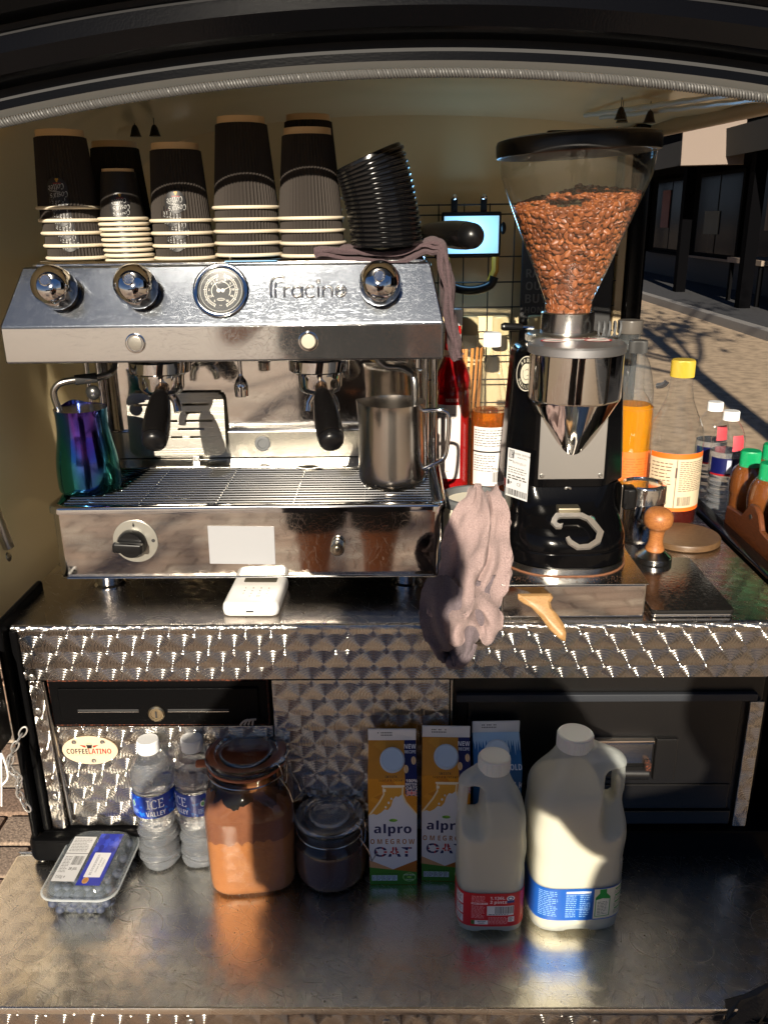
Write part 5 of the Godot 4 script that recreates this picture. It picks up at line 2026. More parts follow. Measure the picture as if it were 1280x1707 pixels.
	b.lathe([Vector2(0.0385, 0.3262), Vector2(0.0385, 0.3535), Vector2(0.0370, 0.3550), Vector2(0.034, 0.3550)], 48, Transform3D(Basis(), Vector3(0.004, 0, -0.045)))
	obj("hopper_neck", b, M.satin, g)
	b = MB.new()
	b.tube([Vector3(-0.046, 0.332, -0.040), Vector3(-0.066, 0.3335, -0.038)], 0.0028, 8)
	obj("lever", b, M.chrome, g)
	b = MB.new()
	b.tube([Vector3(-0.062, 0.3335, -0.038), Vector3(-0.066, 0.334, -0.038), Vector3(-0.090, 0.335, -0.036), Vector3(-0.094, 0.335, -0.036)], [0.003, 0.0052, 0.0060, 0.004], 12)
	obj("lever_knob", b, M.black_plastic, g)
	b = MB.new()
	var coil := []
	for i in 70:
		var t := i / 69.0
		coil.append(Vector3(0.040 + 0.035 * t, 0.332 + 0.011 * sin(t * TAU * 4.5), -0.012 + 0.011 * cos(t * TAU * 4.5)))
	b.tube(coil, 0.0017, 6)
	obj("coiled_wire", b, M.grey_rubber, g)
	# portafilter fork and switch plate
	b = MB.new()
	var fork := PackedVector2Array()
	var outer := [[-0.046, 0.012], [-0.040, -0.004], [-0.030, -0.010], [-0.022, -0.006], [-0.020, 0.006], [-0.026, 0.004], [-0.032, 0.006], [-0.034, 0.014], [-0.026, 0.024], [0.000, 0.026], [0.020, 0.018], [0.034, -0.004], [0.036, -0.020], [0.020, -0.044], [0.004, -0.052], [-0.014, -0.048], [-0.022, -0.036], [-0.015, -0.030], [-0.006, -0.040], [0.004, -0.042], [0.014, -0.036], [0.0475, -0.012], [0.0475, 0.006], [0.028, 0.030], [0.006, 0.037], [-0.030, 0.036]]
	# hook: left claw, bridge, right arm curling back underneath
	fork = PackedVector2Array([Vector2(-0.040, 0.014), Vector2(-0.044, 0.004), Vector2(-0.036, -0.008), Vector2(-0.026, -0.008), Vector2(-0.022, 0.002), Vector2(-0.028, 0.000), Vector2(-0.033, 0.004), Vector2(-0.031, 0.012), Vector2(-0.024, 0.016), Vector2(0.010, 0.016), Vector2(0.022, 0.009), Vector2(0.036, -0.018), Vector2(0.030, -0.034), Vector2(0.016, -0.044), Vector2(0.000, -0.046), Vector2(-0.012, -0.036), Vector2(-0.016, -0.027), Vector2(-0.022, -0.031), Vector2(-0.019, -0.042), Vector2(-0.005, -0.054), Vector2(0.018, -0.053), Vector2(0.038, -0.041), Vector2(0.048, -0.018), Vector2(0.034, 0.012), Vector2(0.016, 0.025), Vector2(-0.032, 0.025)])
	if Geometry2D.is_polygon_clockwise(fork):
		fork.reverse()
	b.plate(fork, 0.0042, Transform3D(Basis(Vector3.RIGHT, deg_to_rad(-60)).scaled_local(Vector3(0.78, 0.82, 1)), Vector3(0.003, 0.075, 0.098)), 0.0)
	obj("fork", b, mat(lin(0.62, 0.58, 0.53), 0.34, 0.85), g)
	boxy("fork_bracket", mat(lin(0.5, 0.45, 0.33), 0.3, 0.9), g, -0.018, 0.014, 0.082, 0.092, 0.055, 0.078, 0.002)
	b = MB.new()
	b.lathe([Vector2(0.0075, 0.0), Vector2(0.0075, 0.003), Vector2(0.006, 0.0042), Vector2(0.0, 0.0045)], 20, Transform3D(turned_to(Vector3(0, 0.3, 1)), Vector3(0.030, 0.072, 0.073)))
	var lamp := obj("lamp_ring", b, M.satin, g)
	b = MB.new()
	b.lathe([Vector2(0.0056, 0.0040), Vector2(0.004, 0.0056), Vector2(0.0, 0.0060)], 20, Transform3D(turned_to(Vector3(0, 0.3, 1)), Vector3(0.030, 0.072, 0.073)))
	obj("green_button", b, mat(lin(0.02, 0.22, 0.10), 0.15), lamp)
	boxy("switch_plate", M.satin, g, 0.0815, 0.084, 0.066, 0.112, -0.01, 0.035, 0.001)
	b = MB.new()
	b.rbox(Vector3(0.0965, 0.089, 0.018), Vector3(0.021, 0.034, 0.030), 0.006, 0.005)
	obj("switch", b, M.black_plastic, g, 60)
	boxy("switch_rib", M.black_plastic, g, 0.085, 0.0925, 0.084, 0.106, 0.0335, 0.0375, 0.001)
	# round emblem and rating plate on the left flank
	var nf := Vector3(-0.81, 0.10, 0.57).normalized()
	var tx := Vector3(0.57, 0, 0.81).normalized()
	var ty := Vector3(0.07, 1, -0.05).normalized()
	c = Cv.new(256, 256, Color(0, 0, 0, 0))
	c.disc(128, 128, 126, 126, Color(0.78, 0.76, 0.70))
	c.disc(128, 128, 118, 118, Color(0.05, 0.05, 0.05))
	c.disc(128, 128, 72, 72, Color(0.80, 0.78, 0.70))
	c.ring(128, 128, 40, 46, 20, 300, Color(0.45, 0.43, 0.38))
	c.ring(134, 120, 20, 25, -60, 180, Color(0.45, 0.43, 0.38))
	var word := "AROMA"
	for i in 5:
		var t := deg_to_rad(-44.0 + i * 22)
		c.text(word[i], 128 + sin(t) * 95, 128 - cos(t) * 95, 26, Color(0.85, 0.83, 0.76), bold, 0.9, t)
	word = "ITALIANO"
	for i in 8:
		var t := deg_to_rad(56.0 - i * 16)
		c.text(word[i], 128 + sin(t) * 95, 128 + cos(t) * 95, 24, Color(0.85, 0.83, 0.76), bold, 0.8, -t)
	b = MB.new()
	decal(b, Vector3(-0.0655, 0.278, 0.0345), tx, ty, 0.040, 0.050)
	obj("emblem", b, printed(c.tex(), 0.35, true), g)
	c = Cv.new(256, 480, Color(0.82, 0.82, 0.82))
	var ink := Color(0.12, 0.12, 0.12)
	var rr := RandomNumberGenerator.new()
	rr.seed = 9
	c.rect(14, 14, 60, 80, Color(0.3, 0.3, 0.32))
	c.small(20, 20, 48, 6, 12, 7, Color(0.8, 0.8, 0.8), rr)
	c.text("MAZZER LUIGI Spa", 166, 40, 18, ink, narrow, 0.95)
	c.text("Made in Italy", 166, 72, 13, ink, sans)
	c.text("SUPER JOLLY", 140, 130, 20, ink, sans)
	c.small(16, 116, 60, 1, 14, 8, ink, rr)
	c.small(16, 180, 220, 3, 24, 8, Color(0.35, 0.35, 0.35), rr)
	c.small(16, 260, 220, 2, 26, 12, Color(0.25, 0.25, 0.25), rr)
	c.text("CE", 150, 340, 34, ink, sans)
	c.text("IP", 50, 340, 26, ink, bold)
	c.rect(14, 312, 20, 50, ink)
	c.bars(8, 400, 238, 62, ink, rr)
	b = MB.new()
	decal(b, Vector3(-0.0730, 0.107 + 0.026, 0.0430), Vector3(0.60, 0.0, 0.78), Vector3(0.03, 1, -0.02), 0.044, 0.072)
	obj("rating_plate", b, printed(c.tex(), 0.4), g)

	# hopper, its lid and the beans
	var hc := Vector3(0.004, 0, -0.045)
	var hp := Node3D.new()
	hp.name = "hopper"
	g.add_child(hp)
	hp.position = hc
	b = MB.new()
	b.lathe(prof([Vector2(0.0335, 0.350), Vector2(0.0340, 0.366), Vector2(0.0352, 0.374), Vector2(0.064, 0.442), Vector2(0.099, 0.528), Vector2(0.1035, 0.541), Vector2(0.1045, 0.552), Vector2(0.1060, 0.574)], 3), 72)
	obj("hopper_shell", b, M.smoky, hp, 60)
	b = MB.new()
	b.lathe([Vector2(0.1065, 0.566), Vector2(0.1105, 0.567), Vector2(0.1115, 0.570), Vector2(0.1115, 0.583), Vector2(0.1095, 0.588), Vector2(0.100, 0.5905), Vector2(0.05, 0.592), Vector2(0.0, 0.592)], 72, Transform3D(Basis(Vector3.BACK, 0.040), Vector3(0.0235, 0.0, 0)))
	var lidm := obj("hopper_lid", b, mat(lin(0.010, 0.010, 0.010), 0.3), hp, 50)
	b = MB.new()
	b.rbox(Vector3(0.0, 0.594, 0.012), Vector3(0.09, 0.004, 0.02), 0.008, 0.0018, 4)
	obj("lid_grip", b, M.black_plastic, lidm)
	beans(g.position + hc)

func bean_mesh(k: int) -> ArrayMesh:
	# an oval with a crease along its flat face (towards +y)
	var b := MB.new()
	var rings := []
	var n := 18
	var m := 9
	for j in m + 1:
		var t := PI * j / m
		var ring := PackedVector3Array()
		for i in n:
			var a := PI / 2 + TAU * i / n
			var r := maxf(sin(t), 0.004)
			var p := Vector3(cos(a) * r * 0.0042, -sin(a) * r * (0.0029 if sin(a) > 0 else 0.0034), -cos(t) * 0.0057)
			p.y = sin(a) * r * (0.0022 if sin(a) > 0 else 0.0032)
			if sin(a) > 0.9:
				p.y -= 0.0013 * sin(t)
				p.x += 0.0005 * sin(t * 2.0 + k)
			ring.append(p)
		rings.append(ring)
	b.loft(rings)
	return b.mesh(50)

func hopper_r(y: float) -> float:
	# inside radius of the hopper above the grinder's base
	if y < 0.374:
		return 0.0338
	if y < 0.528:
		return lerpf(0.0352, 0.099, (y - 0.374) / 0.154)
	return lerpf(0.099, 0.1035, clampf((y - 0.528) / 0.012, 0, 1))

func beans(o: Vector3) -> void:
	var t := thing("coffee_beans", "roasted coffee beans filling two thirds of the clear hopper", "coffee beans", o)
	var shapes := [bean_mesh(0), bean_mesh(1), bean_mesh(2)]
	var tones := [lin(0.24, 0.068, 0.018), lin(0.19, 0.052, 0.014), lin(0.29, 0.088, 0.024), lin(0.15, 0.040, 0.011)]
	var mats := []
	for c in tones:
		mats.append(with_normal(mat(c, 0.42), M.bumpy, 0.15, 0.01, false))
	var r := RandomNumberGenerator.new()
	r.seed = 77
	var spots := []
	var top := func(a: float) -> float: return 0.506 + 0.010 * sin(a) - 0.012 * cos(a)   # a from the front
	for layer in 3:
		var y := 0.357
		var row := 0
		while y < 0.53:
			var rad := hopper_r(y) - 0.0048 - layer * 0.0050
			var slope := 0.414 if y > 0.374 else 0.0
			var n := int(TAU * rad / 0.0086)
			for i in n:
				var a := TAU * (i + 0.5 * (row % 2) + r.randf_range(-0.28, 0.28)) / n
				var aa := wrapf(a, -PI, PI)
				var yy := y + r.randf_range(-0.0022, 0.0022)
				if yy > top.call(aa):
					continue
				if absf(aa) > 1.9:
					continue
				var nrm := Vector3(sin(a), -slope, cos(a)).normalized()
				spots.append([Vector3(rad * sin(a), yy, rad * cos(a)), nrm, layer, absf(aa)])
			y += 0.0069
			row += 1
	# the heap's upper face
	for i in 620:
		var a := r.randf() * TAU
		var q := sqrt(r.randf()) * 0.088
		var y2: float = top.call(wrapf(a, -PI, PI)) + 0.004 * (1.0 - q / 0.088)
		q = minf(q, hopper_r(y2) - 0.007)
		spots.append([Vector3(q * sin(a), y2, q * cos(a)), Vector3(0, 1, 0), 2, absf(wrapf(a, -PI, PI))])
	for i in 90:
		var a := r.randf() * TAU
		var q := sqrt(r.randf()) * 0.036
		spots.append([Vector3(q * sin(a), 0.5085 + r.randf() * 0.006, q * cos(a)), Vector3(0, 1, 0), 2, 3.0])
	var parts := 0
	var rest := []
	for s in spots:
		var nrm: Vector3 = s[1]
		var spin := Basis(nrm, r.randf() * TAU)
		var bs := turned_to(nrm if r.randf() > 0.4 else -nrm)
		var xf := Transform3D(spin * bs * Basis.from_euler(Vector3(r.randfn(0, 0.35), 0, r.randfn(0, 0.35))) * Basis.from_scale(Vector3.ONE * r.randf_range(0.92, 1.08)), s[0])
		if s[2] == 0 and s[3] < 1.22 and parts < 300:
			var b := put("bean", shapes[r.randi() % 3], mats[r.randi() % 4], t)
			b.transform = xf
			parts += 1
		else:
			rest.append([xf, tones[r.randi() % 4]])
	var mm := MultiMesh.new()
	mm.transform_format = MultiMesh.TRANSFORM_3D
	mm.use_colors = true
	mm.mesh = shapes[0]
	mm.instance_count = rest.size()
	for i in rest.size():
		mm.set_instance_transform(i, rest[i][0])
		mm.set_instance_color(i, (rest[i][1] as Color).srgb_to_linear())
	var mi := MultiMeshInstance3D.new()
	mi.name = "other_beans"
	mi.multimesh = mm
	var m := mat(Color.WHITE, 0.42)
	m.vertex_color_use_as_albedo = true
	mi.material_override = m
	stuff(mi)
	t.add_child(mi)

# ------------------------------------------------------------------ small things on the work top
func counter_things() -> void:
	var top := 0.9505
	# towel draped over the knock box and the counter edge
	var rowsp := [
		# left x, right x, y, z, bulge: the upper, pinker fold
		[0.120, 0.141, 1.092, -1.220, 0.0], [0.108, 0.145, 1.110, -1.188, 0.010], [0.094, 0.152, 1.099, -1.166, 0.018], [0.078, 0.158, 1.076, -1.150, 0.026],
		[0.066, 0.159, 1.050, -1.126, 0.032], [0.058, 0.154, 1.022, -1.101, 0.034], [0.050, 0.149, 1.000, -1.082, 0.034], [0.046, 0.144, 0.984, -1.068, 0.034],
		[0.050, 0.139, 0.968, -1.058, 0.034], [0.060, 0.134, 0.954, -1.053, 0.030], [0.074, 0.126, 0.946, -1.054, 0.018]]
	var rowsg := [
		# the greyer end that hangs out from under it
		[0.040, 0.130, 1.012, -1.078, 0.010], [0.034, 0.126, 0.996, -1.068, 0.016], [0.031, 0.122, 0.974, -1.057, 0.018], [0.033, 0.117, 0.954, -1.050, 0.018],
		[0.040, 0.108, 0.934, -1.047, 0.018], [0.050, 0.097, 0.917, -1.047, 0.015], [0.062, 0.086, 0.904, -1.048, 0.008]]
	var t := thing("tea_towel", "pink mauve terry towel draped between the machine and the grinder over the counter edge", "towel")
	var fn := FastNoiseLite.new()
	fn.seed = 6
	fn.frequency = 9.0
	fn.fractal_octaves = 2
	var b: MB
	for part_ in 2:
		var src: Array = rowsp if part_ == 0 else rowsg
		var fine := []
		for i in src.size() - 1:
			for k in 5:
				var row := []
				for q in 5:
					row.append(cubic_interpolate(src[i][q], src[i + 1][q], src[maxi(i - 1, 0)][q], src[mini(i + 2, src.size() - 1)][q], k / 5.0))
				fine.append(row)
		var g := []
		for i in fine.size():
			var f: Array = fine[i]
			var row := []
			var v := float(i) / fine.size()
			for c in 33:
				var u := c / 32.0
				var x := lerpf(f[0], f[1], u)
				var prof_ := sin(PI * clampf(u, 0.02, 0.98))
				var z: float = f[3] + f[4] * pow(prof_, 0.6)
				# folds run down the cloth
				var fold := 0.009 * sin(u * 9.0 + v * 5.0 + 1.0 + part_ * 2.0) + 0.006 * sin(u * 17.0 - v * 9.0) + 0.014 * fn.get_noise_2d(x * 1.4, f[2] * 0.8)
				var crease := 0.0
				if part_ == 0:
					crease -= 0.026 * exp(-pow((u - 0.58 - 0.10 * sin(v * 5.0)) / 0.042, 2)) * smoothstep(0.05, 0.15, v) * (1.0 - smoothstep(0.52, 0.66, v))
					crease -= 0.018 * exp(-pow((u - 0.30 + 0.12 * v) / 0.05, 2)) * smoothstep(0.3, 0.42, v) * (1.0 - smoothstep(0.75, 0.9, v))
					crease += 0.010 * exp(-pow((v - 0.62 - 0.25 * absf(u - 0.4)) / 0.03, 2))
					crease -= 0.022 * exp(-pow((u - 0.62) / 0.10, 2) - pow((v - 0.80) / 0.06, 2))
				else:
					crease += 0.006 * exp(-pow((v - 0.62 - 0.22 * u) / 0.025, 2)) - 0.016 * exp(-pow((u - 0.55) / 0.2, 2) - pow((v - 0.80) / 0.05, 2))
				row.append(Vector3(x, f[2] + 0.004 * sin(u * 7 + v * 4) - (0.010 * sin(u * 8.0 + 0.6) * v if part_ == 0 else 0.0), z + fold * minf(1.0, prof_ * 1.5) + crease))
			g.append(row)
		g = crumple(g, 1.18, 60)
		b = MB.new()
		b.sheet(g, 0.005)
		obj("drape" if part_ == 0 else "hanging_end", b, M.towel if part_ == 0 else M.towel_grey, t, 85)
	# the rolled lower end
	b = MB.new()
	var pts := smooth([Vector3(0.101, 0.932, -1.045), Vector3(0.094, 0.917, -1.037), Vector3(0.082, 0.905, -1.038), Vector3(0.070, 0.903, -1.046)], 5)
	b.tube(pts, 0.009, 10)
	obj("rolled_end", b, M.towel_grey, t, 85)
	# knock box with a grey rubber rim
	var kb := thing("knock_box", "round knock box with a grey rubber rim behind the mauve towel", "knock box", Vector3(0.128, top, -1.36))
	b = MB.new()
	b.lathe([Vector2(0.0001, 0.0), Vector2(0.048, 0.0), Vector2(0.050, 0.002), Vector2(0.052, 0.086)], 40)
	obj("tub", b, M.cream, kb)
	b = MB.new()
	b.lathe([Vector2(0.052, 0.080), Vector2(0.056, 0.084), Vector2(0.057, 0.092), Vector2(0.054, 0.096), Vector2(0.047, 0.096), Vector2(0.045, 0.092), Vector2(0.044, 0.05), Vector2(0.0001, 0.05)], 40)
	obj("rubber_rim", b, M.grey_rubber, kb)
	# tamper
	var wd := wood(Color(0.74, 0.50, 0.28), Color(0.46, 0.25, 0.12), 0.05)
	var tp := thing("tamper", "coffee tamper with a turned wooden handle and steel foot", "tamper", Vector3(0.412, 0.9630, -1.265))
	b = MB.new()
	b.lathe([Vector2(0.0001, 0.0), Vector2(0.0285, 0.0), Vector2(0.0290, 0.0008), Vector2(0.0290, 0.0080), Vector2(0.0280, 0.0095), Vector2(0.0150, 0.0190), Vector2(0.0135, 0.0200), Vector2(0.0, 0.0200)], 48)
	obj("foot", b, M.satin, tp, 30)
	b = MB.new()
	b.lathe(prof([Vector2(0.0150, 0.0203), Vector2(0.0150, 0.0225), Vector2(0.0125, 0.030), Vector2(0.0112, 0.040), Vector2(0.0120, 0.052), Vector2(0.0145, 0.058), Vector2(0.0205, 0.064), Vector2(0.0228, 0.073), Vector2(0.0215, 0.082), Vector2(0.0150, 0.0895), Vector2(0.0, 0.092)], 4), 40)
	var hd := obj("handle", b, wd, tp, 60)
	hd.rotation.x = 0.10
	# dosing cup
	var sh := thing("steel_shaker", "steel shaker cup with a recessed lid between the grinder and the tamper", "shaker", Vector3(0.424, top, -1.395))
	b = MB.new()
	b.lathe(prof([Vector2(0.0, 0.0), Vector2(0.030, 0.0), Vector2(0.0340, 0.003), Vector2(0.0365, 0.014), Vector2(0.0385, 0.045), Vector2(0.0390, 0.070)], 4), 48)
	obj("cup", b, M.chrome, sh)
	b = MB.new()
	b.lathe([Vector2(0.0392, 0.0705), Vector2(0.0405, 0.072), Vector2(0.0405, 0.100), Vector2(0.0385, 0.1035), Vector2(0.0330, 0.1045), Vector2(0.0310, 0.1010), Vector2(0.0, 0.1010)], 48)
	obj("lid", b, M.steel, sh, 35)
	b = MB.new()
	b.lathe([Vector2(0.0405, 0.0712), Vector2(0.0415, 0.0718), Vector2(0.0415, 0.0735), Vector2(0.0405, 0.0742)], 48)
	obj("seam", b, M.chrome, sh)
	# round board
	var rb := thing("round_board", "thin round wooden board behind the black scale", "board", Vector3(0.500, top, -1.385))
	b = MB.new()
	b.lathe([Vector2(0.0001, 0.0), Vector2(0.060, 0.0), Vector2(0.0622, 0.002), Vector2(0.0622, 0.0090), Vector2(0.0605, 0.0115), Vector2(0.0, 0.0115)], 64)
	obj("disc", b, wood(Color(0.40, 0.31, 0.21), Color(0.30, 0.21, 0.13), 0.14), rb, 35)
	# black flat scale
	var sc := thing("flat_scale", "flat black scale with steel edges at the right end of the counter", "scale", Vector3(0.4165, top, -1.180))
	b = MB.new()
	b.rbox(Vector3(0, 0.0030, 0), Vector3(0.116, 0.0050, 0.196), 0.006, 0.001)
	obj("base", b, M.satin, sc)
	b = MB.new()
	b.rbox(Vector3(0, 0.0089, 0), Vector3(0.118, 0.0058, 0.198), 0.008, 0.0012)
	var pl := mat(lin(0.020, 0.019, 0.018), 0.28, 0.3)
	pl.roughness_texture = noise_tex(0.03, 256, false, 1, 4, 61)
	with_normal(pl, M.bumpy, 0.1, 0.08)
	obj("platform", b, pl, sc)
	# spilt coffee grounds
	var mm := MultiMesh.new()
	mm.transform_format = MultiMesh.TRANSFORM_3D
	b = MB.new()
	b.rbox(Vector3(), Vector3(0.0012, 0.0007, 0.0010), 0.0003, 0.0002, 1)
	mm.mesh = b.mesh()
	mm.instance_count = 420
	for i in 420:
		var p := Vector3(0.247 + rng.randfn(0, 0.06), 1.0049, -1.108 + absf(rng.randfn(0, 0.012)))
		if i % 3 == 0:
			p = Vector3(rng.randf_range(0.30, 0.55), 0.9506, -1.18 + rng.randfn(0, 0.07))
		elif i % 7 == 0:
			p = Vector3(rng.randf_range(-0.5, 0.5), 0.9506, -1.095 + rng.randfn(0, 0.012))
		if i % 3 and i % 7:
			p.x = clampf(p.x, 0.150, 0.342)
			p.z = minf(p.z, -1.083)
		mm.set_instance_transform(i, Transform3D(Basis(Vector3.UP, rng.randf() * 6.0) * rng.randf_range(0.5, 1.4), p))
	var mi := MultiMeshInstance3D.new()
	mi.name = "coffee_grounds"
	mi.multimesh = mm
	mi.material_override = mat(lin(0.06, 0.025, 0.012), 0.9)
	stuff(mi)
	tag(mi, "spilt coffee grounds round the foot of the grinder and along the worktop", "coffee grounds")
	add_child(mi)
	# wooden grinder brush
	var br := thing("wooden_brush", "pale wooden brush handle sticking out over the counter edge under the grinder box", "brush", Vector3(0.1905, 0.9960, -1.0720))
	b = MB.new()
	var o2 := PackedVector2Array([Vector2(-0.026, 0.003), Vector2(-0.026, -0.004), Vector2(-0.019, -0.010), Vector2(-0.008, -0.016), Vector2(0.004, -0.030), Vector2(0.014, -0.046), Vector2(0.026, -0.058), Vector2(0.0345, -0.0635), Vector2(0.0365, -0.052), Vector2(0.034, -0.040), Vector2(0.026, -0.026), Vector2(0.019, -0.017), Vector2(0.018, -0.009), Vector2(0.022, -0.003), Vector2(0.020, 0.003)])
	b.plate(o2, 0.013, Transform3D(Basis(Vector3.RIGHT, deg_to_rad(-38)), Vector3(0, 0, 0.012)), 0.0042)
	obj("handle", b, wood(Color(0.70, 0.56, 0.37), Color(0.55, 0.40, 0.24), 0.06), br, 45)

# ------------------------------------------------------------------ bottles behind and beside the grinder
func label_tex(kind: String) -> ImageTexture:
	var r := RandomNumberGenerator.new()
	r.seed = hash(kind)
	var c: Cv
	var ink := Color(0.25, 0.24, 0.26)
	match kind:
		"red":
			c = Cv.new(256, 512, Color(0.86, 0.83, 0.81))
			c.small(30, 60, 190, 2, 26, 7, Color(0.6, 0.58, 0.58), r)
			c.small(90, 455, 70, 1, 20, 7, Color(0.55, 0.5, 0.5), r)
		"amber":
			c = Cv.new(384, 512, Color(0.84, 0.83, 0.82))
			c.small(12, 24, 360, 7, 22, 7, ink, r)
			c.rect(0, 206, 384, 14, Color(0.1, 0.1, 0.1))
			c.small(12, 244, 230, 7, 22, 7, ink, r)
			c.bars(210, 390, 150, 90, Color(0.12, 0.12, 0.12), r)
			c.text("Vegan", 250, 360, 20, ink, script_font)
		"orange":
			c = Cv.new(512, 512, Color(0.80, 0.74, 0.62))
			c.rect(0, 0, 512, 46, Color(0.92, 0.42, 0.12))
			c.rect(0, 478, 512, 34, Color(0.92, 0.42, 0.12))
			c.rect(212, 50, 8, 430, Color(0.5, 0.45, 0.38))
			c.rect(208, 120, 14, 90, Color(0.3, 0.2, 0.2))
			c.small(20, 84, 170, 7, 30, 8, Color(0.35, 0.22, 0.18), r)
			c.small(240, 70, 230, 16, 17, 6, Color(0.35, 0.3, 0.26), r)
			c.bars(240, 380, 110, 80, Color(0.2, 0.18, 0.17), r)
		"plain_orange":
			c = Cv.new(256, 512, Color(0.90, 0.44, 0.18))
			c.small(24, 60, 200, 16, 25, 8, Color(0.84, 0.36, 0.11), r)
		"water":
			c = Cv.new(1024, 256, Color(0.035, 0.20, 0.60))
			for i in 60:
				var x := r.randf() * 1024
				var y := r.randf() * 256
				c.poly([Vector2(x, y), Vector2(x + r.randf_range(20, 90), y + r.randf_range(-30, 20)), Vector2(x + r.randf_range(10, 70), y + r.randf_range(10, 50))], Color(0.10, 0.42, 0.80) if i % 3 else Color(0.03, 0.14, 0.50))
			var w := Color(0.95, 0.96, 0.98)
			c.text("ICE", 512, 88, 104, w, serif, 1.05)
			c.text("VALLEY", 512, 205, 54, w, bold, 1.02)
			for x in [180, 850]:
				c.disc(x, 110, 34, 34, w)
				c.disc(x, 110, 26, 26, Color(0.35, 0.6, 0.4))
				c.poly([Vector2(x, 76), Vector2(x + 26, 50), Vector2(x + 34, 70)], Color(0.3, 0.65, 0.25))
				c.small(x - 70, 170, 150, 4, 16, 6, Color(0.7, 0.8, 0.95), r)
		"cola":
			c = Cv.new(256, 256, Color(0.04, 0.07, 0.30))
			c.rect(100, 20, 30, 190, Color(0.7, 0.72, 0.8))
			c.rect(0, 230, 256, 26, Color(0.6, 0.08, 0.1))
	return c.tex()

func interp(pr: Array, y: float) -> float:
	for i in pr.size() - 1:
		if y >= pr[i].y and y <= pr[i + 1].y and pr[i + 1].y > pr[i].y:
			return lerpf(pr[i].x, pr[i + 1].x, (y - pr[i].y) / (pr[i + 1].y - pr[i].y))
	return pr[pr.size() - 1].x

func bottle(called: String, label: String, at: Vector3, pr: Array, shell: Material, liquid: Material, level: float, cap_m: Material, cap_r: float, cap_h: float, wave = null, group := "") -> Node3D:
	var o := thing(called, label, "bottle", at, 0.0, group)
	var p := prof(pr, 4)
	var b := MB.new()
	b.lathe(p, 56, Transform3D(), wave)
	obj("bottle", b, shell, o, 50)
	if liquid:
		var inner := []
		for q in p:
			if q.y < level:
				inner.append(Vector2(maxf(q.x - 0.0016, 0.00001), maxf(q.y, 0.002)))
		var rl := interp(p, level) - 0.0016
		inner.append(Vector2(rl, level))
		inner.append(Vector2(0.00001, level))
		b = MB.new()
		b.lathe(inner, 56, Transform3D(), wave)
		obj("liquid", b, liquid, o, 40)
	var h: float = pr[pr.size() - 1].y
	b = MB.new()
	var knurl := func(r: float, y: float, t: float) -> float: return r + (0.0003 * cos(60 * t) if r > cap_r * 0.97 else 0.0)
	b.lathe([Vector2(cap_r, h - cap_h * 0.55), Vector2(cap_r, h - cap_h * 0.45), Vector2(cap_r, h + cap_h * 0.35), Vector2(cap_r * 0.93, h + cap_h * 0.45), Vector2(0.0001, h + cap_h * 0.46)], 120, Transform3D(), knurl)
	obj("cap", b, cap_m, o, 35)
	return o

func wrap_label(o: Node3D, pr: Array, y0: float, y1: float, a0: float, a1: float, m: Material, called := "label", off := 0.0006) -> void:
	var p := prof(pr, 4)
	var b := MB.new()
	patch(b, func(y: float) -> float: return interp(p, y), y0, y1, a0, a1, 28, 6, off)
	obj(called, b, m, o)

